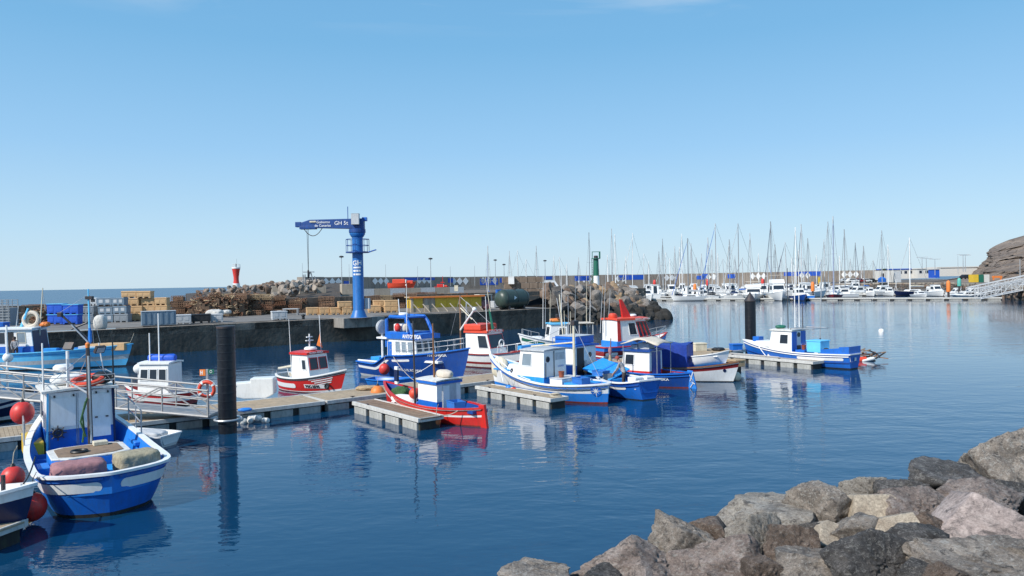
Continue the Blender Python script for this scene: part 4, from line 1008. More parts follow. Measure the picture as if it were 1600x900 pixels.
for u in (.06, .53): wh.window(o, 'front', u, u + .41, .50, .90, 'red')
wh.window(o, 'stbd', .62, .88, .5, .85, 'white'); wh.panel(o, 'cabin_door', 'stbd', .1, .5, .05, .9, 'white', 0, .02)
text(o, 'GUARA MARÍA', .15, wh.q('front', .04, 1.02, .13), wh.q('front', 1, 1) - wh.q('front', 0, 1), (0, 0, 1), 'white', .004)
radar(o, (2.4, .1, 2.3), .36); pole(o, 'radar_mast', (2.55, -.1, 2.25), (2.55, -.1, 3.25), .04, 'white'); bbox(o, 'crosstree', 2.5, 2.6, -.35, .15, 2.85, 2.9, 'white', 0); bbox(o, 'crosstree', 2.5, 2.6, -.3, .1, 3.05, 3.1, 'white', 0)
pole(o, 'antenna', (1.7, -.7, 1.0), (1.55, -.7, 4.1), .025, 'white', .012); pole(o, 'flagpole', (2.7, .6, 2.2), (2.6, .6, 4.3), .018, 'white')
MB('orange').add([(2.67, .6, 2.9), (2.65, .6, 3.3), (2.45, .5, 2.55), (2.75, .68, 2.4)], [(0, 1, 2), (0, 2, 3)]).build('flag', o)
bbox(o, 'deck_box', .9, 1.6, -.5, .4, .42, .72, 'cyan_blue'); heap('net_heap', 'ochre net heap in the stern of the red boat with the number plate', 'net heap', wpt(o, 1.2, .4, .45), (.8, .7, .85), 'net_tan', 0, 8, .2)
pole(o, 'net_roller', (.3, -.5, 1.2), (1.5, .6, 1.45), .09, 'cream'); wire(o, 'side_rail', [[(.3, -.7, .9), (.35, -.6, 1.2), (1.4, -.75, 1.3), (1.6, -.8, .9)]], .02)
MB('rubber').torus(H.surf(4.35, .45, -1, .12), .14, .05, Matrix.Rotation(R(80), 4, 'X'), 14, 6).build('tyre_fender', o, smooth=True)

# ---- 8. large blue boat with the arch
o, L = boat('fishing_boat', 'large blue boat with raised foredeck and blue arch over its wheelhouse', 'fishing boat', W(580, 584)[:2], W(733, 545, 2.1)[:2], FB)
H = Hull(L, 3.0, .95, .9, 1.5, ws=.78, p2=2, deck=.55, rb=.95, step=(.22, .40, .62), e1=.95, d=.5, p=2.0)
H.build(o, [(('z', .16), 'pale_grey'), (1, 'deep_blue')], 'white', 'white_worn', 'royal', .14, 36)
for s__ in (-1, 1):
    mb = MB('white'); P = [[], []]
    for i in range(40):
        x = .15 + 3.5 * i / 39; z = H.sheer(x / L) - .27; hh = .10 if i < 36 else .10 * (39 - i) / 3
        P[0].append(H.surf(x, z - hh, s__)); P[1].append(H.surf(x, z + hh * .6, s__))
    mb.grid(P if s__ > 0 else P[::-1]); mb.build('stripe', o, smooth=True)
H.stripe(o, 3.9, 5.4, .3, .14, 'white', (-1, 1))
mb = MB('white'); mb.add([H.surf(3.7 + u, z, -1, .03) for u, z in ((0, .18), (.9, .18), (.35, .3), (.3, .62))], [(0, 1, 2), (0, 2, 3)]); mb.build('bow_flash', o)
H.text(o, 'PTO. DEL ROSARIO', .2, 4.35, .62, -1, 'white', .006); H.text(o, 'ANTOVEGA', .22, 6.75, 1.62, -1, 'white', .006)
bbox(o, 'foredeck', 3.2, 7.6, -1.0, 1.0, 1.2, 1.34, 'white')
wh = House(2.9, 5.7, .98, .55, 2.55, .35, 0, .06, 0, .85); wh.walls(o, 'white'); wh.roof(o, 'royal', .12, .30, .45, .1)
for u0, u1 in ((.30, .46), (.52, .68), (.74, .92)): wh.window(o, 'stbd', u0, u1, .58, .92, 'pale_grey', 'glass_light')
for u0 in (.03, .35, .67): wh.window(o, 'front', u0, u0 + .29, .60, .94, 'pale_grey')
wh.panel(o, 'cabin_door', 'stbd', .02, .16, .05, .9, 'royal', 0, .02)
text(o, 'ANTOVEGA', .32, wh.q('stbd', .62, 1.02, .13) + Vector((0, 0, .03)), (1, 0, 0), (0, -.1, 1), 'white', .012)
# blue arch over the roof
for y in (-.85, .85):
    MB('royal').tube([(2.75, y, 2.0), (2.75, y, 3.0), (2.7, y * .95, 3.75), (3.0, y * .9, 3.92), (4.55, y * .9, 3.9), (4.8, y * .95, 3.6), (5.2, y, 2.85)], .11, 8).build('roof_arch', o, smooth=True)
bbox(o, 'arch_top', 2.85, 4.7, -.8, .8, 3.84, 3.94, 'royal', .03)
bbox(o, 'flybridge', 2.7, 4.9, -.95, .95, 2.82, 2.98, 'royal', .04); bbox(o, 'console', 3.0, 3.8, -.5, .5, 2.98, 3.45, 'white', .08)
M = Matrix.Rotation(R(90), 4, 'Y'); mb = MB('pale_grey'); mb.lathe([(.38, -.12), (.42, -.1), (.42, .1), (.38, .12)], 20, M, (2.35, -.9, 3.25)); mb.torus((2.35, -.9, 3.25), .42, .05, M, 20, 6); mb.build('net_drum', o, smooth=True)
pole(o, 'drum_stand', (2.35, -.9, .6), (2.35, -.9, 3.2), .07, 'white'); bbox(o, 'aft_shelf', 2.0, 3.0, -1.1, 1.0, 2.5, 2.62, 'white')
rail_fence(o, [H.pt(t, 1, -1) + Vector((0, .1, .05)) for t in (.40, .5, .6, .7, .8, .9, .96)] + [H.pt(t, 1, 1) + Vector((0, -.1, .05)) for t in (.96, .88, .78, .68, .58)], .62, .014, 'steel', 1, 'bow_rail')
bbox(o, 'deck_box', .35, 1.25, -.3, .5, .95, 1.2, 'cyan_blue', .04); bbox(o, 'deck_rail', .2, 2.6, -1.25, -1.15, 1.0, 1.1, 'white')
pole(o, 'antenna', (4.75, -.9, 2.9), (4.8, -.9, 6.0), .025, 'white', .012); pole(o, 'antenna', (3.6, .3, 3.9), (3.6, .3, 4.9), .03, 'dark_metal'); pole(o, 'antenna', (2.8, .2, 3.9), (2.7, .2, 5.0), .03, 'white')
radar(o, (3.4, 0, 3.95), .3); wire(o, 'mooring_line', [sag((8.0, -.5, 2.1), (6.2, -1.6, .6), .2)], .02, 'white')
for k, (x, y, c) in enumerate(((3.4, -.55, 'buoy_red'), (4.05, -.45, 'canvas'))):
    heap('gear_bag', ('pointed red gear bag' if k == 0 else 'tan gear bag') + ' standing under the blue arch of the large blue boat', 'gear bag', wpt(o, x + .3, y - .2, 2.99), (.38, .38, .5), c, 0, 40 + k, .1)
buoy('red fender buoy hanging on the side of the large blue boat with the arch', wpt(o, 3.55, -1.75, .72), .33)
o8 = o

# ---- 9. small red boat with white and blue cabin, centre front
pal('rusty_orange', (.45, .13, .04), .7, .3, (.15, .07, .04), .5)
sb = W(757, 668); bb = Vector((sb.x - 5.05, sb.y + 5.6, 0))
o, L = boat('fishing_boat', 'small red boat, blue inside with white cabin, beside the dark finger pontoon', 'fishing boat', sb[:2], bb[:2], FB)
b7 = o
H = Hull(L, 2.15, .78, .66, 1.22, ws=.02, p2=2.6, tm=.45, deck=.28, rb=.35, rs=.1, es=.15, d=.4, e0=.24)
H.build(o, [(('z', .06), 'boot_red'), (.70, 'red'), (.77, 'white'), (1, 'red')], 'deep_blue', 'deep_blue', 'red', .11, 30)
mb = MB('white'); 
for s__ in (1, -1): sweep(mb, [H.pt(t, .97, s__, .02) for t in H.ts(30)][2:-1], .05, .05)
mb.build('rub_rail', o)
MB('red').add([(-.05, -.07, .95), (.3, -.07, .9), (.12, -.07, -.4), (-.28, -.07, -.4), (-.05, .07, .95), (.3, .07, .9), (.12, .07, -.4), (-.28, .07, -.4)], [(0, 3, 2, 1), (4, 5, 6, 7), (0, 1, 5, 4), (1, 2, 6, 5), (2, 3, 7, 6), (3, 0, 4, 7)]).build('rudder', o, bevel=.015)
bbox(o, 'stern_deck', .25, 1.15, -.42, .42, .55, .68, 'deep_blue')
wh = House(2.45, 3.85, .66, .3, 1.72, .0, .0, .03, -.05); wh.walls(o, 'white', 'royal', .38); wh.roof(o, 'white_worn', .08, .05)
bbox(o, 'roof_band', 2.40, 3.90, -.77, .67, 1.60, 1.71, 'royal', 0)
wh.panel(o, 'cabin_door', 'aft', .22, .80, .02, .90, 'pale_grey', 0, .035); wh.panel(o, 'door_leaf', 'aft', .24, .50, .06, .86, 'white', .03, .045)
wh.window(o, 'front', .15, .85, .5, .85); bbox(o, 'engine_box', 3.86, 4.4, -.45, .45, .28, .62, 'royal', .02)
for x in (4.6, 5.5): bbox(o, 'thwart', x, x + .24, -.8, .8, .52, .57, 'white', .01)
bbox(o, 'bow_post', 6.35, 6.6, -.06, .06, 1.2, 2.05, 'white'); bbox(o, 'post_panel', 6.34, 6.61, -.04, .065, 1.35, 1.9, 'navy', 0)
pole(o, 'mast', (3.3, .1, 1.7), (3.35, .1, 4.2), .05, 'varnish', .035); pole(o, 'mast', (4.1, .6, .3), (4.15, .6, 4.3), .045, 'dark_metal', .04)
heap('net_heap', 'bright green net heap in the bow of the small red boat', 'net heap', wpt(o, 6.0, .1, .6), (.8, .7, .55), 'net_green', 0, 12, .2)
heap('net_heap', 'green net lying amidships in the small red boat', 'net heap', wpt(o, 4.9, -.1, .3), (1.3, .9, .18), 'net_green', 0, 13, .25)
heap('foam_block', 'big white foam block lying in the bow of the small red boat', 'foam block', wpt(o, 5.35, .35, .45), (1.4, .6, .42), 'white', o.rotation_euler.z + .3, 14, .04)
heap('white_cover', 'white covered bundle on the cabin roof of the small red boat', 'bundle', wpt(o, 2.95, -.2, 1.79), (1.0, .55, .36), 'canvas', o.rotation_euler.z, 15, .08)
buoy('orange fender buoy lying in the bow of the small red boat', wpt(o, 4.75, .2, .95), .24, 'orange_red')
buoy('orange fender buoy between finger pontoon and small red boat, the left one', W(590, 614, .45) + Vector((0, 0, 0)), .36, 'orange')
buoy('rusty orange fender buoy at the outer end of the dark finger pontoon', W(677, 660, .25) + Vector((.1, .25, 0)), .2, 'rusty_orange')
wire(o, 'stern_line', [sag((.8, .75, .7), (1.2, 1.35, .55), .08)], .02, 'rope')

# ---- 10. white boat with red roof and dark windscreen
o, L = boat('fishing_boat', 'white boat with orange red roof box and wide dark windscreen', 'fishing boat', (-3.9, 54.2), (1.9, 50.2), FB)
H = Hull(L, 2.4, 1.0, .95, 1.5, ws=.7, deck=.5, rb=.6, d=.4)
H.build(o, [(('z', .08), 'boot_red'), (.5, 'white_worn'), (.62, 'dark_red'), (1, 'white')], 'white', 'white_worn', 'dark_red', .12)
wh = House(1.3, 3.7, .95, .5, 2.45, .55, 0, .04); wh.walls(o, 'white', 'dark_red', .12); wh.roof(o, 'orange_red', .1, .14)
wh.window(o, 'front', .03, .97, .45, .94, 'red'); wh.window(o, 'stbd', .55, .95, .45, .92, 'white'); wh.panel(o, 'cabin_door', 'stbd', .1, .45, .05, .92, 'white', 0, .02)
text(o, 'CABA ZAYRA', .27, wh.q('front', .05, .99, .14), wh.q('front', 1, 1) - wh.q('front', 0, 1), (0, 0, 1), 'white', .008)
bbox(o, 'roof_box', 1.2, 2.7, -1.0, .95, 2.62, 3.05, 'orange_red', .08)
M = Matrix.Rotation(R(90), 4, 'Y'); MB('white').torus((4.3, -.75, 1.75), .28, .04, M, 18, 6).build('line_hauler', o, smooth=True); bbox(o, 'hauler_arm', 4.25, 4.35, -.8, -.7, 1.2, 1.75, 'white')
pole(o, 'mast', (2.9, .2, 2.6), (2.6, .2, 4.1), .11, 'green_paint', .06); pole(o, 'mast', (2.7, .2, 3.9), (2.3, .2, 6.4), .03, 'cream', .015); pole(o, 'antenna', (3.2, -.9, 2.5), (3.1, -.9, 5.0), .03, 'white', .02)
rail_fence(o, [H.pt(t, 1, -1) for t in (.6, .7, .8, .9, .97)] + [H.pt(t, 1, 1) for t in (.9, .75, .6)], .55, .02, 'white', 0, 'bow_rail')
# separate gallows mast with derricks near it
pole(o, 'gallows_post', (.6, -.6, .5), (.6, -.6, 5.1), .06, 'wire_brown'); pole(o, 'gallows_post', (.3, .4, .5), (.4, .4, 4.6), .05, 'steel')
pole(o, 'derrick', (.6, -.6, 2.6), (2.2, -1.0, 4.1), .07, 'white'); pole(o, 'derrick', (.6, -.6, 4.2), (1.9, -.9, 3.4), .04, 'cream'); MB('white').ball((2.2, -1.0, 4.1), .16, 12, 8).build('block', o, smooth=True)
wire(o, 'rigging', [[(.6, -.6, 5.0), (-.3, -.6, 2.2)], [(.6, -.6, 4.5), (2.4, -.9, 3.0)], [(.6, -.6, 5), (2.2, -1, 4.1)], [(.4, .4, 4.6), (3, .6, 2.6)]], .015)

# ---- 11. white boat with light blue trim and a star on the stern
o, L = boat('fishing_boat', 'white boat with light blue trim and a star on its stern', 'fishing boat', (4.6, 35.9), (-1.25, 41.3), FB)
b9 = o
H = Hull(L, 2.75, .98, .86, 1.95, ws=.03, p2=3.4, tm=.42, deck=.5, rb=.5, rs=.15, es=.3, d=.45, e0=.27, rub=((.9, 'royal_worn'),))
H.build(o, [(('z', .1), 'boot_red'), (('z', .52), 'mid_blue'), (1, 'white')], 'cyan_blue', 'cyan_blue', 'white', .15, 32)
for off in (.14, .24): H.stripe(o, .1, L - .8, off, .03, 'navy', (1, -1), False)
# a compass star on each quarter of the stern
for s__ in (-1, 1):
    xx = .42; zz = .66
    P = [H.surf(xx + .24 * math.cos(a) * .8, zz + .24 * math.sin(a), s__, .045) for a in [k * math.pi / 10 for k in range(20)]]; MB('royal').add(P if s__ < 0 else P[::-1], [tuple(range(20))]).build('star_disc', o)
    P = [H.surf(xx + (r_ := (.34 if k % 4 == 0 else .2 if k % 2 == 0 else .06)) * math.sin(k * math.pi / 8) * .75, zz + r_ * math.cos(k * math.pi / 8), s__, .06) for k in range(16)]
    c = H.surf(xx, zz, s__, .06); MB('white').add(P + [c], [(k, (k+1) % 16, 16) for k in range(16)]).build('star', o)
wh = House(3.35, 5.25, .92, .5, 2.45, .32, 0, .05); wh.walls(o, 'white', 'cyan_blue', .32); wh.roof(o, 'pale_grey', .1, .06, .0)
bbox(o, 'visor', 4.85, 5.12, -.9, .9, 2.44, 2.66, 'cyan_blue', .03)
for u in (.05, .37, .69): wh.window(o, 'front', u, u + .27, .60, .93, 'white', 'glass_light')
wh.window(o, 'port', .12, .52, .58, .93, 'white', 'glass_light'); wh.porthole(o, 'aft', .17, .78, .13); wh.panel(o, 'cabin_door', 'aft', .46, .96, .04, .97, 'white', 0, .03); wh.panel(o, 'door_panel', 'aft', .50, .92, .74, .93, 'pale_grey', .03, .045); wh.panel(o, 'door_seam', 'aft', .44, .455, .02, .98, 'dark_metal', 0, .035); wh.panel(o, 'door_seam', 'aft', .07, .085, .28, .7, 'dark_metal', 0, .03)
text(o, 'ALEGRÍA', .13, wh.q('aft', .58, .55, .05), wh.q('aft', 1, 0) - wh.q('aft', 0, 0), (0, 0, 1), 'royal')
wh2 = House(5.2, 6.5, .85, .9, 1.62, .35, 0, .2, 0, .55); wh2.walls(o, 'white'); wh2.porthole(o, 'port', .45, .55, .1)
wh2.porthole(o, 'stbd', .45, .55, .1)
bbox(o, 'fore_deck', 5.9, 7.2, -.6, .6, 1.25, 1.33, 'cyan_blue'); bbox(o, 'engine_box', 2.3, 3.1, -.75, .75, .5, 1.08, 'white', .03); bbox(o, 'box_lid', 2.28, 3.12, -.78, .78, 1.082, 1.13, 'pale_grey', .015); bbox(o, 'hatch', .9, 2.2, -.75, .75, .6, .95, 'cyan_blue', .03)
pole(o, 'mast', (2.1, 0, .6), (2.1, 0, 3.95), .085, 'cream', .065); pole(o, 'boom', (2.1, 0, 2.9), (4.6, .4, 2.62), .04, 'cream'); wire(o, 'rigging', [[(2.1, 0, 3.9), (4.9, 0, 2.7)], [(2.1, 0, 3.8), (.4, 0, 1.0)]], .012)
lmp = bbox(o, 'mast_lamp', 2.0, 2.25, -.3, .1, 3.75, 3.98, 'dark_metal', .02)
wire(o, 'bow_line', [sag((7.4, 0, 1.9), (5.6, 1.5, .8), .05), sag((7.4, .1, 1.9), (4.0, 1.2, 1.0), .2)], .025, 'white')
heap('canvas_cover', 'cream canvas sheet hanging over the bow of the white boat with the star', 'canvas cover', wpt(o, L - .75, .05, .75), (1.1, .55, 1.15), 'cream', o.rotation_euler.z, 17, .06)
buoy('small red fender between the white boat with the star and its finger pontoon', wpt(o, 5.0, 1.35, .35), .2, 'buoy_red'); buoy('small blue fender between the white boat with the star and its finger pontoon', wpt(o, 5.5, 1.2, .45), .18, 'mid_blue')
mb = MB('rope'); rn = random.Random(2); c0 = W(872, 622, DZ)
for k in range(4): mb.torus((0, 0, .04 + .03*k), .26 - .03*k, .03, Matrix.Rotation(rn.uniform(-.2, .2), 4, 'X'), 16, 5)
rc = mb.build('rope_coil', smooth=True); rc.location = W(868, 619, DZ); tag(rc, 'coil of rope on the outer end of the finger pontoon by the starred stern', 'rope coil')

# ---- 12. blue boat with white and blue cabin and open hatch
o, L = boat('fishing_boat', 'blue boat with dark doorway and tilted blue hatch, behind the starred boat', 'fishing boat', (5.4, 39.3), (1.0, 43.6), FB)
b10_ = o
H = Hull(L, 2.4, .95, .9, 1.7, ws=.04, p2=3, deck=.5, es=.3, d=.4, rb=.5, rub=((.86, 'deep_blue'),))
H.build(o, [(('z', .08), 'boot'), (1, 'royal')], 'royal', 'royal', 'cyan_blue', .13)
wh = House(2.0, 3.85, .9, .5, 2.4, .2, 0, .03); wh.walls(o, 'white', 'royal', .47); wh.roof(o, 'royal', .14, .1)
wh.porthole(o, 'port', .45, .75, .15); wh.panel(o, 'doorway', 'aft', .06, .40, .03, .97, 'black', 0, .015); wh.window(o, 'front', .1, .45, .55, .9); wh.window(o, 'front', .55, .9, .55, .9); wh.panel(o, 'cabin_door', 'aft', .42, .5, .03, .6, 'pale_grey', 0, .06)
wh.porthole(o, 'aft', .7, .75, .12)
mb = MB('royal'); mb.box(2.1, 3.6, -.85, .7, 2.55, 2.95); mb.build('roof_box', o, bevel=.03); bbox(o, 'box_lid', 2.08, 3.62, -.87, .72, 2.952, 2.98, 'pale_grey', 0)
M = Matrix.Translation((.75, -.15, 1.22)) @ Matrix.Rotation(R(-15), 4, 'Y') @ Matrix.Rotation(R(-16), 4, 'X'); MB('cyan_blue').box(-.95, .95, -.85, .85, -.04, .04, M).build('hatch_lid', o, bevel=.02); MB('mid_blue').box(-.05, .05, -.8, .8, .042, .06, M).build('lid_batten', o)
bbox(o, 'hatch', .5, 1.7, -.6, .5, .5, .92, 'mid_blue', .03); bbox(o, 'dark_mat', 1.5, 2.0, -.8, .3, 1.0, 1.12, 'black', .03)
for k in range(5): pole(o, 'antenna', (2.4 + .35*k, .6 - .25*k, 2.5), (2.4 + .36*k, .6 - .25*k, 3.4 + .9 * ((k * 7) % 3)), .022, ('white', 'cream', 'steel')[k % 3], .012)
pole(o, 'mast', (3.9, -.6, .6), (4.6, -.9, 5.2), .05, 'cream', .03); pole(o, 'mast', (3.9, -.9, .6), (4.9, -1.0, 5.0), .04, 'steel', .02)
wire(o, 'roof_rail', [[(2.1, .8, 2.5), (2.1, .8, 2.85), (3.7, .8, 2.85), (3.7, .8, 2.5)]], .02, 'royal'); bbox(o, 'roof_gear', 3.0, 3.3, .3, .6, 2.5, 2.9, 'white', .04)
bd = thing('pole_bundle', 'upright bundle of marker poles wrapped in brown and red cloth on the blue boat', 'pole bundle', wpt(o, 1.1, -1.0, .9), 0)
mb = MB('net_tan'); mb.lathe([(.12, 0), (.17, .2), (.10, .75), (.06, 1.0)], 10); mb.build('cloth', bd, smooth=True); mb = MB('tarp_rose'); mb.lathe([(.06, 1.0), (.11, 1.2), (.09, 1.35), (.03, 1.45)], 10); mb.build('red_cloth', bd, smooth=True); MB('varnish').tube([(0, 0, 0), (.05, 0, 1.9)], .03, 6).build('pole', bd)

# ---- 13. deep blue open boat with the man
o, L = boat('fishing_boat', 'deep blue open boat with a white rail where a man is standing', 'fishing boat', (6.75, 36.9), (4.6, 40.6), FB)
H = Hull(L, 2.35, .98, .8, 1.05, ws=.62, p2=2.2, deck=.38, es=.2, d=.4, rb=.3, rub=((.86, 'deep_blue'),))
H.build(o, [(('z', .05), 'boot'), (1, 'royal')], 'deep_blue', 'deep_blue', 'white', .13)
H.stripe(o, .7, 2.2, .26, .14, 'white', (1,)); bbox(o, 'thwart', 1.9, 2.3, -1.0, 1.0, .62, .68, 'mid_blue', .01); bbox(o, 'deck_box', 2.5, 3.1, -.5, .5, .38, .8, 'cyan_blue')
o13 = o
for k, (x, y) in enumerate(((.62, -.42), (.72, .22))):
    b_ = MB('white').box(-.28, .28, -.30, .30, 0, .5).build('cool_box', bevel=.06); b_.location = wpt(o, x + .1, y, .6); b_.rotation_euler = (0, 0, o.rotation_euler.z + .1); tag(b_, ('right' if k == 0 else 'left') + ' one of two white boxes in the stern of the deep blue open boat', 'cool box', 'white boxes in the open boat')
bbox(o, 'stern_seat', .2, 1.1, -.75, .75, .55, .6, 'pale_grey', .01)

# ---- 14. blue boat with lettering and roped rudder
o, L = boat('fishing_boat', 'deep blue boat with red and white cabin, white lettering and a rope-tied blue rudder', 'fishing boat', (9.7, 40.7), (4.4, 44.8), FB)
b12 = o
H = Hull(L, 2.3, .82, .74, 1.35, ws=.02, p2=2.4, deck=.4, es=.3, d=.4, rb=.4, rub=((.88, 'royal'),))
H.build(o, [(('z', .06), 'boot_red'), (1, 'deep_blue')], 'dark_red', 'mid_blue', 'royal', .12)
H.text(o, 'PATUKA', .2, 1.75, .42, 1, 'white', .006)
MB('mid_blue').add([(-.12, -.06, .95), (.2, -.06, .98), (.1, -.06, -.3), (-.4, -.06, -.3), (-.12, .06, .95), (.2, .06, .98), (.1, .06, -.3), (-.4, .06, -.3)], [(0, 3, 2, 1), (4, 5, 6, 7), (0, 1, 5, 4), (1, 2, 6, 5), (2, 3, 7, 6), (3, 0, 4, 7)]).build('rudder', o, bevel=.015)
wire(o, 'rudder_rope', [[(-.16, .08, .9), (.0, .1, .4), (-.25, .09, .25)], [(.1, .09, .85), (-.2, .1, .35), (.0, .09, .05)]], .03, 'white')
wh = House(2.1, 3.9, .8, .4, 1.95, .15); wh.walls(o, 'white', 'red', .3); wh.roof(o, 'deep_blue', .1, .08); wh.panel(o, 'cabin_door', 'aft', .18, .85, .02, .98, 'deep_blue', 0, .03); wh.window(o, 'port', .1, .45, .5, .9); wh.window(o, 'front', .1, .9, .5, .9)
bbox(o, 'roof_gear', 2.3, 3.0, -.3, .4, 2.05, 2.4, 'pale_grey', .05); bbox(o, 'roof_gear', 3.0, 3.4, 0, .5, 2.05, 2.3, 'steel', .03)
mb = MB('canvas'); P = []
for i in range(9):
    u = i / 8; P.append([Vector((1.5 + 2.3*u, y, 2.42 + .26 * math.sin(math.pi * u) - .10 * abs(y)**2 + .04 * math.sin(9*u + 4*y))) for y in (-.95, -.6, -.2, .2, .6, .95)])
mb.grid(P); cv = mb.build('awning', o, smooth=True); md_ = cv.modifiers.new('thick', 'SOLIDIFY'); md_.thickness = .04
for x in (1.6, 3.7):
    for y in (-.85, .85): pole(o, 'awning_post', (x, y, .6), (x, y, 2.4), .02, 'steel')

# ---- 15. white boat with red stripe, tarp shelter and dinghy
o, L = boat('fishing_boat', 'white boat with a red stripe and blue tarp shelter, carrying a small white dinghy', 'fishing boat', (7.6, 45.3), (12.95, 42.7), FB)
H = Hull(L, 2.1, .82, .78, 1.16, ws=.3, p2=2.6, deck=.42, rb=.5, d=.35, e1=.7)
H.build(o, [(('z', .05), 'boot'), (.80, 'white'), (.95, 'dark_red'), (1, 'white')], 'cyan_blue', 'cyan_blue', 'varnish', .11)
mb = MB('navy'); c = H.surf(L - .75, .66, -1, .02); mb.add([H.surf(L - .75 + .09*math.cos(a), .68 + .1*math.sin(a), -1, .02) for a in [k*math.pi/6 for k in range(12)]], [tuple(range(12))]); mb.build('bow_mark', o)
bbox(o, 'hatch', 2.3, 3.0, -.5, .5, .5, .85, 'cream', .03)
mb = MB('tarp_deep'); P = []
for k in range(41):
    a = k / 40 * 4; e = int(a) % 4; q = a - int(a); c4 = [(.95, -.95), (3.15, -.98), (3.15, .98), (.95, .95), (.95, -.95)]
    x = c4[e][0] + (c4[e+1][0] - c4[e][0]) * q; y = c4[e][1] + (c4[e+1][1] - c4[e][1]) * q; wv = .035 * math.sin(k * 2.1) + .02 * math.sin(k * 5.3)
    P.append([Vector((x + wv * .5, y + wv, z)) for z in (.6, 1.0, 1.5, 2.15 + .05 * math.sin(k))])
mb.grid([list(r) for r in zip(*P)][::-1]); mb.grid([[P[k][3] for k in range(0, 11)], [P[40 - k][3].lerp(P[30][3], 0) if False else P[30 - k][3] for k in range(0, 11)]]); mb.build('tarp_shelter', o, smooth=True, ang=50)
d15 = dinghy('small white dinghy lying on top of the white boat with the red stripe', wpt(o, 3.35, -.2, 0)[:2], wpt(o, 5.5, .25, 0)[:2], 2.15, 1.1, z=.98, tilt=(R(-8), R(-7)))
mb = MB('glass'); mb.box(-.02, -.008, .05, .28, .12, .3); mb.build('transom_pad', d15)

# ---- 16. red, white and blue cruiser behind
o, L = boat('fishing_boat', 'red, white and blue boat with raked cabin and red roof mast', 'fishing boat', (6.2, 55.6), (12.2, 59.0), FB)
H = Hull(L, 2.6, 1.0, 1.0, 1.75, ws=.8, p2=2, deck=.6, rb=1.0, e1=.95, d=.45, p=2.0)
H.build(o, [(('z', .06), 'boot_red'), (.50, 'dark_red'), (.56, 'white'), (.8, 'dark_red'), (1, 'mid_blue')], 'white', 'white_worn', 'red', .12)
H.stripe(o, .15, 1.2, .5, .22, 'white', (-1,)); H.stripe(o, .15, 1.2, .85, .16, 'white', (-1,))
bbox(o, 'cabin_base', 1.2, 5.2, -1.0, 1.0, .9, 1.4, 'mid_blue', .05)
wh = House(1.3, 4.7, .95, 1.38, 2.95, .75, 0, .04); wh.walls(o, 'white'); wh.roof(o, 'orange_red', .12, .14, .25, .1)
wh.window(o, 'stbd', .36, .60, .28, .88, 'white')
for u in (.64, .76, .88): wh.window(o, 'stbd', u, u + .11, .15, .92, 'red')
for u in (.04, .36, .68): wh.window(o, 'front', u, u + .28, .22, .93, 'red')
wh.panel(o, 'cabin_edge', 'stbd', .0, .10, .0, 1, 'red', 0, .03)
MB('white').torus((4.1, -1.02, 1.15), .13, .04, Matrix.Rotation(R(90), 4, 'X'), 16, 6).build('porthole', o, smooth=True)
mb = MB('red'); mb.add([(2.5, -.1, 3.1), (3.3, -.1, 3.1), (2.45, -.06, 4.5), (2.25, -.06, 4.5), (2.5, .1, 3.1), (3.3, .1, 3.1), (2.45, .06, 4.5), (2.25, .06, 4.5)], [(0, 1, 2, 3), (7, 6, 5, 4), (0, 4, 5, 1), (1, 5, 6, 2), (2, 6, 7, 3), (3, 7, 4, 0)]); mb.build('roof_mast', o)
radar(o, (3.5, .1, 3.15), .36); MB('orange_red').lathe([(.3, 0), (.35, .1), (.3, .3), (.15, .38)], 14, None, (1.6, 0, 3.1)).build('radome', o, smooth=True)
text(o, 'GRAN CAPITÁN', .2, wh.q('stbd', .60, 1.0, .14), (1, 0, 0), (0, 0, 1), 'white', .004)
rail_fence(o, [H.pt(t, 1, -1) for t in (.5, .6, .7, .8, .9, .97)] + [H.pt(t, 1, 1) for t in (.9, .75, .6)], .6, .02, 'steel', 1, 'bow_rail')
for x, h in ((1.0, 6.4), (.7, 5.6), (1.4, 5.2)): pole(o, 'antenna', (x, .4, 2.0), (x + .3, .4, h), .03, 'steel', .015)

# ---- 17. white and green boat further back
o, L = boat('fishing_boat', 'small white boat with green foredeck and pale canopy near the rubble mound', 'fishing boat', (6.6, 63.6), (.5, 62.4), FB)
H = Hull(L, 2.2, .95, .9, 1.6, ws=.7, deck=.5, rb=.7, d=.4)
H.build(o, [(('z', .08), 'boot'), (1, 'white')], 'white', 'white_worn', 'white', .12); H.stripe(o, 4.2, 6.0, .35, .25, 'green_paint', (1, -1), False)
wh = House(2.2, 3.9, .8, .5, 2.35, .3); wh.walls(o, 'white', 'pale_grey', .3); wh.roof(o, 'light_blue', .1, .1)
wh.window(o, 'port', .5, .9, .5, .85); wh.window(o, 'front', .1, .9, .5, .9)
mb = MB('canvas'); mb.box(-.1, 2.3, -.95, .95, 2.35, 2.43); mb.build('canopy', o, bevel=.02)
for x in (0, 1.2):
    for y in (-.85, .85): pole(o, 'canopy_post', (x, y, .8), (x, y, 2.36), .025, 'white')
bbox(o, 'bow_locker', 4.2, 5.0, -.6, .6, .9, 1.35, 'white', .08); rail_fence(o, [H.pt(t, 1, 1) for t in (.75, .85, .95)] + [H.pt(t, 1, -1) for t in (.95, .85)], .5, .02, 'steel', 0, 'bow_rail')
heap('orange_bundle', 'orange bundle on the roof of the small white boat with green foredeck', 'bundle', wpt(o, 3.0, 0, 2.5), (1.1, .7, .35), 'orange', 0, 22, .12)
for k, (x, h) in enumerate(((4.2, 6.5), (4.0, 6.0), (3.6, 5.2), (2.6, 7.0), (1.4, 6.2), (.4, 6.8), (.1, 5.5))): pole(o, 'antenna', (x, .3, 2.0), (x - .1, .3, h), .03, ('white', 'steel', 'cream')[k % 3], .012)
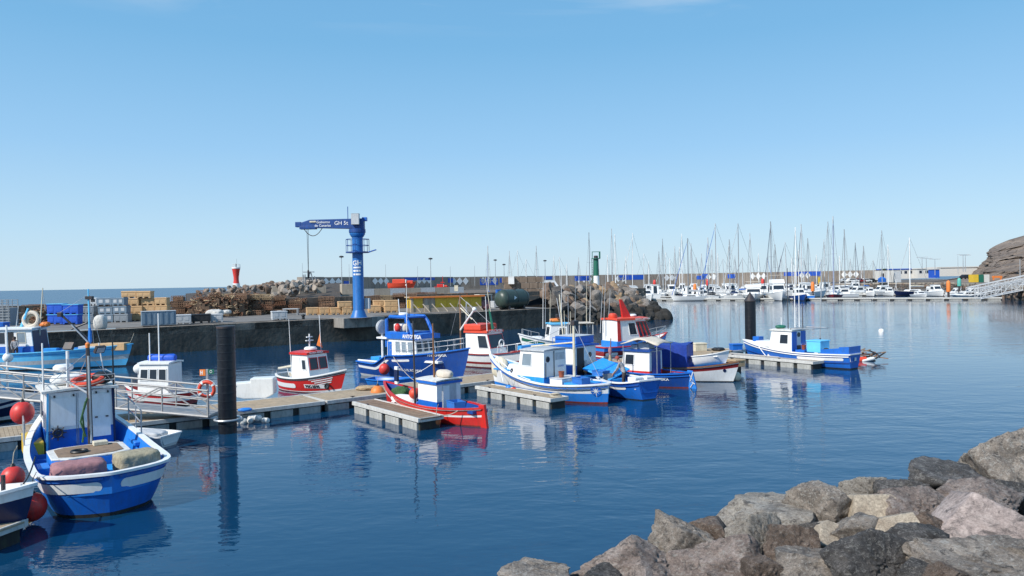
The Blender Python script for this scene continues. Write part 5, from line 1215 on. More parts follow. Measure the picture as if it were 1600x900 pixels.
bbox(o, 'light_box', 2.5, 3.1, .3, .6, 2.9, 3.2, 'dark_metal', .03)

# ---- 18. blue boat at the far right
o, L = boat('fishing_boat', 'royal blue boat with raised stern and bright blue tub, rightmost fishing boat', 'fishing boat', (21.9, 47.7), (16.9, 54.6), FB)
b16 = o
H = Hull(L, 2.5, .95, .9, 1.45, ws=.55, p2=2.2, deck=.5, rb=.8, es=.15, d=.45, e1=.9, rub=((.9, 'white'), (.62, 'deep_blue')))
H.build(o, [(('z', .08), 'boot'), (1, 'royal')], 'white', 'white_worn', 'white', .12)
H.stripe(o, .35, 3.4, .3, .18, 'white', (1, -1))
mb = MB('royal')
for s__ in (1, -1):
    A = [H.pt(t, 1, s__) + Vector((0, 0, .03)) for t in (0, .02, .05, .09, .14, .2)]; B_ = [p + Vector((0, 0, .5 - .2 * i / 5)) for i, p in enumerate(A)]
    mb.grid([A, B_] if s__ > 0 else [B_, A]); C = [p - Vector((0, s__ * .06, 0)) for p in B_]; D = [p - Vector((0, s__ * .06, 0)) for p in A]; mb.grid([B_, C] if s__ > 0 else [C, B_]); mb.grid([C, D] if s__ > 0 else [D, C])
a = H.pt(0, 1, 1); mb.box(a.x, a.x + .06, -a.y, a.y, a.z + .03, a.z + .52); mb.build('stern_board', o)
bbox(o, 'stern_mark', -.04, -.02, -.1, .1, .55, .75, 'white', 0)
wh = House(4.0, 5.9, .85, .5, 2.3, .35, 0, .04); wh.walls(o, 'white', 'white', .3); wh.roof(o, 'white_worn', .1, .08)
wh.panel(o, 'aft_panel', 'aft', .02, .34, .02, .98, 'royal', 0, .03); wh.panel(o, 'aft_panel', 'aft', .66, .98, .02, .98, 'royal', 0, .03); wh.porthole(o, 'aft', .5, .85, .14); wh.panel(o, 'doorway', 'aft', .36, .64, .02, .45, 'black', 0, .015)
wh.window(o, 'port', .45, .85, .5, .88); wh.window(o, 'front', .06, .47, .5, .9); wh.window(o, 'front', .53, .94, .5, .9)
bbox(o, 'cuddy', 5.8, 7.0, -.7, .7, 1.1, 1.5, 'white', .08); bbox(o, 'deck_box', 3.2, 3.9, -.6, .6, .5, 1.05, 'royal', .03); bbox(o, 'bow_box', 7.0, 7.5, -.3, .3, 1.4, 1.75, 'royal', .03)
rail_fence(o, [(4.0, .9, 2.4), (4.0, -.9, 2.4), (2.4, -.9, 2.4), (2.4, .9, 2.4), (4, .9, 2.4)], .12, .03, 'steel', 0, 'roof_rack')
for x, y, h, m_ in ((4.6, .3, 6.6, 'dark_metal'), (4.4, -.2, 6.8, 'white'), (4.2, -.4, 5.6, 'white'), (4.0, -.5, 4.2, 'dark_metal'), (5.2, .2, 3.2, 'white')): pole(o, 'antenna', (x, y, 2.3), (x, y, h), .035, m_, .02)
pole(o, 'mast', (3.0, -.9, .6), (2.8, -.9, 6.0), .05, 'steel', .03); pole(o, 'mast_foot', (3.05, -.9, .6), (2.95, -.9, 1.8), .1, 'dark_metal', .05)
heap('green_bundle', 'green bundle on the cabin roof of the rightmost blue fishing boat', 'bundle', wpt(o, 5.2, .3, 2.42), (.7, .5, .25), 'green_paint', 0, 27, .1)
tb = thing('plastic_tub', 'bright blue square plastic tub on the deck of the rightmost fishing boat', 'tub', wpt(o, 2.5, .1, .95), o.rotation_euler.z)
mb = MB('light_blue'); mb.box(-.5, .5, -.55, .55, 0, .72); mb.build('tub_body', tb, bevel=.05); mb = MB('light_blue'); mb.box(-.54, .54, -.59, .59, .72, .8); mb.build('tub_rim', tb, bevel=.02)
tyre(o, (1.6, .6, 1.05), .26, .3); wire(o, 'mooring_line', [sag((6.5, 1.1, 1.3), (5.5, 1.6, .6), .05)], .03, 'white')
bbox(o, 'hatch', 1.3, 2.0, -.7, .7, .5, .8, 'white', .03)

# ---- 19. debris at the pontoon end, mooring buoy
p = W(1354, 563)
o = thing('wreckage', 'sunken heap of broken timber and floats beyond the raised blue stern', 'wreckage', p)
rn = random.Random(9)
for i in range(26):
    a = Vector((rn.uniform(-.9, .8), rn.uniform(-.6, .6), rn.uniform(.0, .7))); d = Vector((rn.uniform(-1, 1), rn.uniform(-.4, .4), rn.uniform(-.5, .35))) * .7
    MB(('wire_brown', 'plank_dark', 'rusty', 'dark_metal')[i % 4]).cbox(a, (rn.uniform(.5, 1.3), .1, .06), rn.uniform(-.6, .6), 0, rn.uniform(-.4, .5)).build('timber', o)
MB('orange_red').lathe([(.05, -.4), (.2, -.3), (.22, .3), (.05, .4)], 12, Matrix.Rotation(R(90), 4, 'Y'), (-.6, -.5, .1)).build('float', o, smooth=True)
MB('white').lathe([(.05, -.5), (.13, -.4), (.13, .4), (.05, .5)], 12, Matrix.Rotation(R(80), 4, 'Y'), (-.2, -.6, .12)).build('float', o, smooth=True)
p = W(1377, 519); o = thing('mooring_buoy', 'small white mooring buoy alone on open water at right', 'buoy', p); MB('white').lathe([(.1, -.2), (.26, -.1), (.27, .2), (.2, .32), (.05, .36)], 16).build('float', o, smooth=True); MB('steel').torus((0, 0, .42), .07, .02, Matrix.Rotation(R(90), 4, 'X'), 12, 5).build('ring', o, smooth=True)

# ---- clutter on the pontoons
p = W(402, 626, DZ); rz = math.atan2(md.y, md.x)
o = thing('white_tub', 'large white two-step plastic hull mould standing on the main pontoon', 'tub', p + Vector((-.4, .9, 0)), .12)
M = Matrix.Rotation(R(90), 4, 'X')
mb = MB('hull_white'); mb.prism([(-1.0, .62), (-.78, .10), (-.45, .02), (.55, 0), (.95, .2), (.95, 1.0), (-.15, 1.0), (-.15, .82), (-.98, .78)], -.42, .42, M); mb.build('tub_body', o, bevel=.05)
mb = MB('white'); mb.prism([(-1.02, .62), (-.78, .62), (-.78, .7), (-1.02, .7)], -.44, .44, M); mb.build('tub_lip', o, bevel=.01)
mb = MB('white_worn'); cl = thing('float_string', 'clump of small white floats in the water by the black pile', 'floats', W(403, 661, 0), 0)
rn = random.Random(4)
for i in range(11): MB('white_worn' if i % 3 else 'pale_grey').lathe([(.04, -.16), (.13, -.1), (.13, .1), (.04, .16)], 10, Matrix.Rotation(rn.uniform(0, 3), 4, 'Z') @ Matrix.Rotation(R(90), 4, 'Y'), (rn.uniform(-.95, .55), rn.uniform(-.18, .2), rn.uniform(.04, .22))).build('float', cl, smooth=True)
def crate(label, p, dims, m, rz=0., name='crate', cat='crate', group=None):
    o = thing(name, label, cat, p, rz, group); x, y, z = dims
    MB(m).box(-x/2, x/2, -y/2, y/2, 0, z).build('body', o, bevel=.03); MB(m).box(-x/2 - .03, x/2 + .03, -y/2 - .03, y/2 + .03, z - .1, z - .03).build('rim', o, bevel=.01); return o
crate('cream square box on the pontoon behind the blue tarp shelter', W(1094, 549, DZ) + Vector((0, .5, 0)), (1.0, .8, .62), 'cream', .3)
heap('sack', 'lumpy tan sack at the pontoon edge beside the white dinghy', 'sack', W(1100, 566, DZ) - Vector((0, .2, 0)), (1.3, .8, .55), 'net_tan', .2, 33, .12)
crate('tan padded block at the end of the short finger pontoon', W(1153, 572, DZ) + Vector((-.05, .3, -.05)), (.8, .8, .45), 'net_tan', .5)
buoy('yellow fender buoy at the end of the short finger pontoon', W(1150, 588, .25) + Vector((0, -.1, 0)), .26, 'cream')
rn = random.Random(14)
for i, (px, py, nm, lb, d, m) in enumerate([(1010, 543, 'net_heap', 'low white and orange net heap on the pontoon behind the red roofed cruiser', (1.6, 1, .5), 'canvas'), (1050, 541, 'net_heap', 'pale pink net heap on the pontoon near the cream box', (2.2, 1.0, .45), 'white_worn'), (1072, 543, 'net_heap', 'reddish net heap left of the cream box on the pontoon', (1.2, 1, .35), 'tarp_rose'), (1122, 545, 'net_heap', 'small dark net heap right of the cream box on the pontoon', (.9, .8, .25), 'black'), (1136, 548, 'net_heap', 'pale folded net on the pontoon near its right end', (1.3, .6, .18), 'net_tan')]):
    heap(nm, lb, 'net heap', W(px, py + 3, DZ), d, m, rn.uniform(0, 3), 50 + i, .2)
p = W(1150, 547, DZ); crate('royal blue crate near the right end of the main pontoon', p, (.8, .6, .5), 'royal', .2)
heap('net_heap', 'tan net and rope heap on the pontoon between the red boats', 'net heap', W(575, 609, DZ), (1.2, .7, .22), 'net_tan', 0, 61, .2)
heap('tarp_bundle', 'white tarp folded on the pontoon beside the gangway foot', 'tarp', W(290, 651, DZ) + Vector((0, .6, 0)), (1.6, .7, .22), 'canvas', .3, 62, .12)
heap('tarp_bundle', 'mid blue tarp bundle on the pontoon just right of the black pile', 'tarp', W(383, 643, DZ), (.6, .35, .16), 'mid_blue', .3, 63, .12)
bbx = heap('net_heap', 'dark net heap on the pontoon below the red white and blue cruiser', 'net heap', W(900, 566, DZ), (2, .8, .3), 'rope', .6, 64, .2)

# ---- loose gear on the decks
pal('crate_blue', (.03, .16, .5), .6, .15); pal('crate_grey', (.3, .31, .32), .6, .15); pal('rust_red', (.3, .08, .04), .7, .2)
rn = random.Random(44)
def coil(label, p, r_=.24, m='rope'):
    mb = MB(m)
    for k in range(5): mb.torus((rn.uniform(-.03, .03), rn.uniform(-.03, .03), .03 + .035*k), r_ - .02*(k % 2) - .012*k, .026, Matrix.Rotation(rn.uniform(-.2, .2), 4, 'X'), 16, 5)
    o = mb.build('rope_coil', smooth=True); o.location = p; tag(o, label, 'rope coil')
def fcrate(label, p, rz, m, h=.3):
    o = thing('fish_crate', label, 'crate', p, rz, 'plastic fish crates')
    mb = MB(m); x, y, t = .4, .26, .025
    mb.box(-x, x, -y, y, 0, .03); mb.box(-x, x, -y, -y + t, .03, h); mb.box(-x, x, y - t, y, .03, h); mb.box(-x, -x + t, -y + t, y - t, .03, h); mb.box(x - t, x, -y + t, y - t, .03, h); mb.build('body', o)
    mb = MB(m); mb.box(-x - .02, x + .02, -y - .02, -y + .002, h - .05, h); mb.box(-x - .02, x + .02, y - .002, y + .02, h - .05, h); mb.build('rim', o)
for nm, spots in (('near blue boat', (b1, (2.2, -1.15, .63), (4.7, 1.2, .63), (5.05, -.9, .63))), ('long light blue boat', (o4, (8.3, -.7, .78), (9.3, -.9, .78), (12.2, -.2, .95))), ('large blue boat with the arch', (o8, (1.6, -.8, .58), (2.3, .6, .58), (1.2, .9, .58))),
                  ('small red boat', (b7, (4.3, -.7, .3), (1.5, .3, .68), (5.2, -.4, .3))), ('white boat with the star', (b9, (3.2, -.9, .52), (1.3, .5, .96), (2.7, .3, 1.14))), ('boat with the tilted hatch', (b10_, (1.8, .7, .52), (.6, .5, .93), (4.3, .4, .52))),
                  ('deep blue open boat', (o13, (2.8, -.6, .4), (3.0, .5, .8), (1.4, -.7, .4))), ('boat with the roped rudder', (b12, (1.3, .4, .42), (1.0, -.3, .42), (4.4, .3, .45))), ('rightmost blue fishing boat', (b16, (1.1, -.5, .52), (2.4, -.8, .52), (3.5, .2, 1.06)))):
    bo_, c1, c2, c3 = spots
    coil('coil of pale rope on the deck of the ' + nm, wpt(bo_, *c1)); fcrate(('grey' if len(nm) % 2 else 'blue') + ' plastic fish crate on the ' + nm, wpt(bo_, *c2), bo_.rotation_euler.z + rn.uniform(-.3, .3), 'crate_grey' if len(nm) % 2 else 'crate_blue')
    bk_ = thing('bucket', 'dark bucket standing on the ' + nm, 'bucket', wpt(bo_, *c3)); MB('black' if len(nm) % 3 else 'rust_red').lathe([(.12, 0), (.15, .28), (.16, .30), (.135, .30), (.11, .03)], 14).build('pail', bk_, smooth=True); MB('steel').torus((0, 0, .3), .14, .008, Matrix.Rotation(R(60), 4, 'X'), 14, 4, 0, math.pi).build('handle', bk_)
# ---- mooring ropes
rope_thing('pale rope from the long light blue boat to the quay wall', wpt(o4, L and 13.3, 0, 1.75), Q(24 + 3.5, .1, 2.2), .7)
rope_thing('long rope sagging along the face of the quay wall', Q(36, .15, 1.9), Q(64, .15, 2.1), .1)
rope_thing('white rope from the large blue boat with the arch to the pontoon', wpt(o8, 4.2, -1.55, 1.5), W(660, 602, DZ), .25)
ft = thing('tyre', 'black tyre hung on the quay wall below the grey blue container', 'tyre', Q((W(247, 520, 1.9) - q0).dot(qd), .12, 1.75)); MB('rubber').torus((0, 0, 0), .33, .13, Matrix.Rotation(math.atan2(qd.y, qd.x), 4, 'Z') @ Matrix.Rotation(R(90), 4, 'X'), 20, 8).build('tyre_body', ft, smooth=True)

# ================================================================ PEOPLE
def person(label, root, joints, edges, radii, zones, cap=None, rz=0., group=None):
    me = bpy.data.meshes.new('body'); me.from_pydata(joints, edges, []); o = link(bpy.data.objects.new('body', me))
    sk = o.modifiers.new('skin', 'SKIN'); sk.use_smooth_shade = True; ss = o.modifiers.new('sub', 'SUBSURF'); ss.levels = ss.render_levels = 2
    for i, r_ in enumerate(radii): me.skin_vertices[0].data[i].radius = r_ if isinstance(r_, tuple) else (r_, r_)
    me.skin_vertices[0].data[0].use_root = True
    bpy.context.view_layer.update()
    m2 = bpy.data.meshes.new_from_object(o.evaluated_get(bpy.context.evaluated_depsgraph_get())); bpy.data.objects.remove(o)
    names = ['skin', 'shirt', 'trousers', 'rubber']; m2.materials.clear()
    for n_ in names: m2.materials.append(mat(n_))
    for p in m2.polygons: p.material_index = zones(p.center); p.use_smooth = True
    t = thing('person', label, 'person', root, rz, group); b_ = link(bpy.data.objects.new('body', m2)); b_.parent = t; return t
def stand(lean=.45, armx=.35, armz=.9):
    # x forward; hips at .92
    sx = math.sin(lean); cz = math.cos(lean); hip = Vector((0, 0, .90)); sh_ = hip + Vector((sx*.52, 0, cz*.52)); nk = hip + Vector((sx*.60, 0, cz*.60)); hd = nk + Vector((.07 + sx*.1, 0, .10)); tp = hd + Vector((.03, 0, .13))
    J = [hip, hip + Vector((sx*.26, 0, cz*.26)), sh_, nk, hd, tp]; E = [(0, 1), (1, 2), (2, 3), (3, 4), (4, 5)]; Rr = [(.13, .16), (.12, .15), (.12, .17), .058, (.085, .10), (.05, .06)]
    for s in (1, -1):
        b = len(J); J += [Vector((0, s*.10, .84)), Vector((.05, s*.12, .47)), Vector((-.02, s*.13, .08)), Vector((.15, s*.14, .04))]; E += [(0, b), (b, b+1), (b+1, b+2), (b+2, b+3)]; Rr += [.095, .068, .05, .04]
        b = len(J); sp = sh_ + Vector((0, s*.19, -.02)); el = sp + Vector((armx*.35, s*.05, -.27)); wr = Vector((sp.x + armx, s*.15, armz)); hnd = wr + (wr - el).normalized() * .08
        J += [sp, el, wr, hnd]; E += [(2, b), (b, b+1), (b+1, b+2), (b+2, b+3)]; Rr += [.062, .046, .034, (.018, .04)]
        d = (wr - el).normalized(); side = d.cross(Vector((0, 1, 0))).normalized() if abs(d.y) < .9 else Vector((1, 0, 0))
        for k in range(4):
            f0 = len(J); yy = Vector((0, (k - 1.5) * .02, 0)); J += [hnd + yy + d*.03, hnd + yy + d*(.065 - .008*abs(k-1.2)) - side*.01, hnd + yy + d*(.08 - .01*abs(k-1.2)) - side*.03]; E += [(b+3, f0), (f0, f0+1), (f0+1, f0+2)]; Rr += [.009, .0085, .008]
        f0 = len(J); J += [wr + d*.03 + Vector((0, -s*.035, 0)), wr + d*.075 + Vector((0, -s*.055, 0)) - side*.01]; E += [(b+2, f0), (f0, f0+1)]; Rr += [.011, .009]
    return J, E, Rr, hd
def face(t, hd, capm, rz=0.):
    MB('skin').ball(hd + Vector((.115, 0, -.01)), .02, 8, 6, 1.4).build('nose', t, smooth=True)
    for s in (1, -1): MB('hair').ball(hd + Vector((.10, s*.035, .03)), .012, 8, 6).build('eye', t, smooth=True); MB('skin').ball(hd + Vector((.0, s*.105, .0)), .025, 8, 6, 1.4).build('ear', t, smooth=True)
    MB('dark_red').cbox(hd + Vector((.107, 0, -.055)), (.012, .05, .01)).build('mouth', t)
    mb = MB(capm); mb.lathe([(.118, .03), (.122, .07), (.10, .13), (.05, .165), (.005, .175)], 14, None, hd); mb.build('cap' if capm != 'hair' else 'hair', t, smooth=True)
    if capm != 'hair': MB(capm).cbox(hd + Vector((.15, 0, .045)), (.14, .15, .015)).build('cap_brim', t, bevel=.005)
J, E, Rr, hd = stand(.42, .34, .80)
def zone(c):
    if c.z < .1: return 3
    if c.z < .92 and abs(c.y) < .26 and c.x < .2 + max(0, .0): return 2
    if c.z > 1.42: return 0
    if c.x > .42 and c.z < .93: return 0
    return 1
t = person('person in a grey shirt and dark trousers leaning forward in the deep blue open boat', wpt(o13, 1.55, .35, .38), J, E, Rr, zone, rz=R(160)); face(t, hd, 'cap')
J, E, Rr, hd = stand(.12, .22, .95)
t = person('person in a pale shirt standing in the doorway of the light blue boat', wpt(o4, 6.35 - 0.0, -1.45, .8), J, E, Rr, zone, rz=R(-80)); face(t, hd, 'hair')
# ================================================================ ON THE QUAY
qrz = math.atan2(qd.y, qd.x)
# ---- blue pedestal crane
cp = W(558, 497, QZ + .06) + Vector((0, .9, 0)); cr_ = thing('pedestal_crane', 'tall blue pedestal crane with its jib pointing left and a hook on a wire', 'crane', cp)
top = At(556, 366, cp.y).z - cp.z
MB('crane_blue').lathe([(.95, 0), (.92, .06), (.84, .09), (.59, .75), (.57, .8), (.555, top - .35), (.62, top - .3), (.80, top), (.80, top + .12)], 32).build('column', cr_, smooth=True, ang=35)
MB('crane_dark').lathe([(.80, top + .122), (.86, top + .17), (.86, top + .5), (.7, top + .56)], 24).build('slew_ring', cr_, smooth=True, ang=35)
jz = top + .62; jl = -(cp.x - At(466, 355, cp.y).x)
MB('crane_dark').add([(.75, y, z) for y in (-.38, .38) for z in (top + .52, top + 1.62)] + [(-4.9, y, z) for y in (-.34, .34) for z in (jz + .12, jz + .95)] + [(jl + .3, y, z) for y in (-.28, .28) for z in (jz + .30, jz + .66)],
    [(0, 1, 3, 2), (0, 4, 5, 1), (2, 3, 7, 6), (1, 5, 7, 3), (0, 2, 6, 4), (4, 8, 9, 5), (6, 7, 11, 10), (5, 9, 11, 7), (4, 6, 10, 8), (8, 10, 11, 9)]).build('jib', cr_, bevel=.03)
MB('crane_dark').box(jl - .25, jl + .35, -.3, .3, jz + .22, jz + .75).box(jl + .2, jl + 1.9, -.36, .36, jz - .02, jz + .32).build('jib_head', cr_, bevel=.05)
mb = MB('cream'); mb.box(-4.85, -4.2, -.42, -.40, jz + .66, jz + .82); mb.build('name_plate', cr_)
mb = MB('pale_grey'); mb.box(-.42, .38, -.95, -.45, top + .95, top + 2.1); mb.build('control_cabinet', cr_, bevel=.03)
for z, h in ((top + .95, .03), (top + 2.05, .03)): MB('grey_box').box(-.43, .39, -.96, -.44, z, z + h).build('cabinet_seam', cr_)
MB('royal').cbox((.8, 0, top + 1.55), (.5, .5, .4)).build('slew_motor', cr_, bevel=.05)
pole(cr_, 'antenna', (-.95, 0, top + 1.5), (-.95, 0, top + 2.9), .04, 'deep_blue')
pz = top - 1.95
MB('crane_dark').lathe([(.6, pz), (1.25, pz), (1.25, pz + .12), (.6, pz + .12)], 8).build('platform', cr_); MB('royal').cbox((1.55, 0, pz + .18), (.8, .5, .08), 0, 0, -.3).build('access_flap', cr_)
rail_fence(cr_, [Vector((1.2 * math.cos(a), 1.2 * math.sin(a), pz + .12)) for a in [k * math.pi / 4 for k in range(9)]], 1.3, .03, 'deep_blue', 1, 'platform_rail')
text(cr_, 'GH 5t', .56, (-2.3, -.40, jz + .36), (1, 0, 0), (0, 0, 1), 'white', .003); text(cr_, 'Gobierno', .36, (-4.15, -.40, jz + .56), (1, 0, 0), (0, 0, 1), 'white', .003); text(cr_, 'de Canarias', .36, (-4.35, -.40, jz + .2), (1, 0, 0), (0, 0, 1), 'white', .003)
def wrap(z0, r_): return lambda u, v: Vector((r_ * math.sin(u / r_), -r_ * math.cos(u / r_), z0 + v))
text(cr_, 'GH', .72, (0, 0, 0), (1, 0, 0), (0, 0, 1), 'white', .012, True, wrap(pz - 1.3, .585)); 
for zz, hh, segs_ in ((pz - 1.62, .16, ((-.42, .42),)), (pz - 1.98, .2, ((-.42, -.12), (-.06, .16), (.22, .42))), (pz - 2.34, .18, ((-.42, -.2), (-.14, .42)))):
    for u0, u1 in segs_:                                 # small print too fine to read at this size
        wf = wrap(zz, .585); MB('white').grid([[wf(u0 + (u1 - u0) * k / 5, 0) for k in range(6)], [wf(u0 + (u1 - u0) * k / 5, hh) for k in range(6)]]).build('print_line', cr_)
hx = At(482, 440, cp.y).x - cp.x; hz_ = At(482, 424, cp.y).z - cp.z
wire(cr_, 'hoist_wire', [[(hx - .06, 0, jz + .1), (hx, 0, hz_)], [(hx + .08, 0, jz + .1), (hx + .02, 0, hz_)]], .022, 'dark_metal')
mb = MB('dark_metal'); mb.lathe([(.03, 0), (.1, .08), (.1, .8), (.04, .95)], 10, None, (hx, 0, hz_ - .75)); mb.torus((hx, 0, hz_ - .95), .13, .045, Matrix.Rotation(R(90), 4, 'X'), 14, 6, -2.6, 1.6); mb.build('hook', cr_, smooth=True)
wire(cr_, 'hanging_cable', [sag((jl + .6, -.2, jz + .1), (-3.55, -.2, jz + .15), .85, 14)], .04, 'dark_metal', 5)
MB('pale_grey').box(.6, 1.1, .1, .8, .9, 2.0).build('electric_cabinet', cr_, bevel=.03); MB('asphalt').lathe([(1.35, 0.0), (1.35, .03)], 24).build('base_flange', cr_)

# ---- fish boxes, containers
def box_at(name, label, cat, px0, px1, pyb, h, depth, m, group, z=QZ + .03, kind='pallet', rz=None, loc=None, w_=None):
    c = loc if loc is not None else W((px0 + px1) / 2, pyb, z); 
    if w_ is None: w_ = (px1 - px0) * c.y / F
    o = thing(name, label, cat, c + (Vector((0, depth / 2, 0)) if loc is None else Vector((0, 0, 0))), .12 if rz is None else rz, group); x = w_ / 2 * .97; y = depth / 2
    if kind == 'pallet':
        MB(m).box(-x, x, -y, y, .13, h).build('body', o, bevel=.035); MB(m).box(-x - .03, x + .03, -y - .03, y + .03, h - .14, h - .04).build('rim', o, bevel=.015)
        for k in (-1, 0, 1): MB(m).box(k*x*.84 - .09, k*x*.84 + .09, -y * .98, y * .98, 0, .128).build('foot', o)
        for k in (-.5, .5): MB(m).box(k*x - x*.36, k*x + x*.36, -y - .018, -y + .01, .24, h - .24).build('side_panel', o, bevel=.01)
    elif kind == 'panelled':
        MB(m).box(-x, x, -y, y, .1, h).build('body', o, bevel=.03); MB(m).box(-x - .03, x + .03, -y - .03, y + .03, h - .12, h - .02).build('rim', o, bevel=.015)
        for k in (-1, 0, 1): MB(m).box(k*x*.84 - .08, k*x*.84 + .08, -y * .98, y * .98, 0, .098).build('foot', o)
        for k in (-.45, .45): MB('pale_grey').box(k*x - x*.27, k*x + x*.27, -y - .02, -y + .01, h*.36, h*.78).build('white_panel', o)
        MB('pale_grey').box(-x - .02, -x + .01, -y*.5, y*.5, h*.36, h*.78).build('white_panel', o)
    elif kind == 'container':
        MB(m).box(-x, x, -y, y, .06, h).build('body', o, bevel=.03); n_ = max(4, int(w_ / .45))
        for k in range(n_): MB(m).box(-x + (k + .25) * 2*x/n_, -x + (k + .65) * 2*x/n_, -y - .035, -y + .01, .16, h - .12).build('corrugation', o, bevel=.01)
        MB('pale_grey').box(-x - .02, x + .02, -y - .04, y + .04, h, h + .05).build('lid', o)
    return o
T_ = 'tan insulated fish boxes on the quay'; G_ = 'grey fish bins on the quay'; B_ = 'blue covered bins on the quay'
def stack(rows, Y0=None):
    for r in rows: box_at(**r)
# tall tan stack (two on top, then rows below), built from the ground up
def at_row(px, pyb, Y): return At(px, pyb, Y)
tb_ = W(215, 504, QZ + .03).y + 1.5
def tanbox(label, px0, px1, py0, py1, Y, m='tan_box', kind='pallet', grp=T_, nm='fish_box', cat='fish box', depth=1.1, rz=.1):
    p = At((px0 + px1) / 2, py1, Y); p.z = max(QZ + .03, p.z); h = (py1 - py0) * Y / F * .985
    return box_at(nm, label, cat, px0, px1, 0, h, depth, m, grp, loc=p, kind=kind, w_=(px1 - px0) * Y / F, rz=rz)
Yt = 80
for l, a, b_, c, d in (('left one of the two tan boxes at the very top of the tall stack', 193, 216, 454.5, 465.5), ('right one of the two tan boxes at the very top of the tall stack', 216.5, 238, 454.5, 465.5),
                      ('left tan box in the second row of the tall stack', 196, 219.5, 465.7, 477.3), ('middle tan box in the second row of the tall stack', 223, 244, 465.2, 476.8), ('right tan box in the second row of the tall stack', 244.5, 263, 464.5, 476.5),
                      ('left tan box in the third row of the tall stack', 201, 225, 477.5, 490), ('middle tan box in the third row of the tall stack', 226, 245, 477, 489), ('right tan box in the third row of the tall stack', 245.5, 264, 476.7, 489),
                      ('bottom left tan box of the tall stack, left of the grey blue container', 203, 224, 490.2, 503), ('bottom tan box of the tall stack half behind the grey blue container', 226, 246, 489.2, 502)): tanbox(l, a, b_, c, d, Yt + (0 if a < 222 else .4))
for l, a, b_, c, d in (('left box of the row of four tan boxes left of the crane', 479, 498, 483, 495), ('second box of the row of four tan boxes left of the crane', 499, 515, 482.5, 494), ('third box of the row of four tan boxes left of the crane', 516, 533, 482, 493.3), ('fourth tan box in the row, touching the crane column', 534, 549, 481.5, 492.5), ('tan box on top of the row just left of the crane', 528, 549, 470.5, 481.3)): tanbox(l, a, b_, c, d, 88, rz=.35)
for l, a, b_, c, d in (('lone tan box just right of the crane', 575, 595, 479, 490.5), ('lower left tan box of the small stack right of the crane', 597, 600, 480, 490), ('lower right tan box of the small stack right of the crane', 600, 621, 479.7, 491), ('upper left tan box of the small stack right of the crane', 592.5, 600, 468.7, 479.5), ('upper right tan box of the small stack right of the crane', 600.5, 621, 468.7, 479.5)):
    if b_ - a < 9: a = b_ - 17; 
    tanbox(l, a, b_, c, d, 92 + (1.2 if a < 590 and 'stack' in l else 0), rz=.3)
Yg = 77.5
for l, a, b_, c, d, k in (('top left grey bin with two white panels', 155, 178, 465, 477.3, 0), ('top right grey bin with two white panels', 178.5, 197, 465, 477, 0), ('middle left grey bin with two white panels', 157, 179, 479, 490.7, 0), ('middle right grey bin with two white panels', 180, 201, 477.7, 490, 0), ('bottom left grey bin with two white panels', 160, 180, 491, 504.7, 0), ('bottom right plain grey bin of the grey stack', 181.5, 203, 490.7, 504.3, 1),
                         ('upper dark grey bin between blue bins and grey stack', 126, 150, 478, 490.5, 1), ('lower dark grey bin between blue bins and grey stack', 127, 149, 491, 504.7, 1), ('pale top bin behind the grey stack at its left', 143, 155, 465, 477, 2)):
    tanbox(l, a, b_, c, d, Yg + (1.3 if k == 2 else 0), ('grey_blue_box', 'grey_box', 'pale_grey')[k], 'panelled' if k == 0 else 'pallet', G_, 'fish_bin', 'fish bin')
for l, a, b_, c, d in (('upper left blue covered bin at the left of the quay', 78, 101, 474.5, 490.5), ('upper right blue covered bin at the left of the quay', 102.5, 126, 475.5, 490.5), ('lower left blue covered bin at the left of the quay', 79, 101, 491, 506), ('lower right blue covered bin at the left of the quay', 102, 125, 491, 506)):
    o = tanbox(l, a, b_, c, d, 74, 'tarp_blue', 'pallet', B_, 'covered_bin', 'covered bin')
    MB('light_blue').box(-.78, .78, -.6, .6, (d - c) * 74 / F * .98 - .02, (d - c) * 74 / F * .98 + .03).build('cover_edge', o)
Yc = 72
tanbox('long grey blue container with ribbed side on the quay edge', 223, 273, 489, 511.5, 69.5, 'grey_blue_box', 'container', 'containers', 'container', 'container', 1.3, .5)
tanbox('pale bin with white panels just right of the grey blue container', 276, 298.5, 494.5, 509, 72.3, 'pale_grey', 'panelled', G_, 'fish_bin', 'fish bin', 1.1, .35)
tanbox('black box between two pale bins on the quay edge', 301, 328.5, 494, 508, 73.5, 'black', 'pallet', G_, 'black_box', 'box', 1.1, .35)
o = tanbox('pale blue bin heaped with a white net on the quay edge', 330, 348, 494, 507, 75, 'pale_grey', 'pallet', G_, 'fish_bin', 'fish bin', 1.1, .35)
heap('net_heap', 'white net heaped over the pale bin on the quay edge', 'net heap', At(336, 495, 75.3), (1.7, 1.3, .75), 'net_white', 0, 71, .18); heap('net_heap', 'small white net lying on the quay right of the black box', 'net heap', At(354, 491, 84), (1, 1, .5), 'net_white', 0, 72, .2)
heap('net_sack', 'tall pale netting sack on the quay edge beside the grey bins', 'net sack', At(157, 517, 66.3) , (1.1, 1.0, 1.42), 'net_white', 0, 73, .06)
tanbox('pale bin with white panels alone on the quay left of the crane', 424.5, 448, 487.5, 501, 77.5, 'pale_grey', 'panelled', G_, 'fish_bin', 'fish bin', 1.1, .45)
heap('net_heap', 'white net on top of the lone pale bin left of the crane', 'net heap', At(437, 488, 77.8), (.8, .7, .18), 'net_white', 0, 74, .2)
tanbox('pale bin with white panels in front of the green tank', 768, 789, 474.5, 485.5, 101, 'pale_grey', 'panelled', G_, 'fish_bin', 'fish bin', 1.2, .45)
MBk = MB('royal'); o = tanbox('royal blue bin at the left edge of the quay', -12, 10, 504, 515, 68, 'royal', 'pallet', B_, 'fish_bin', 'fish bin')
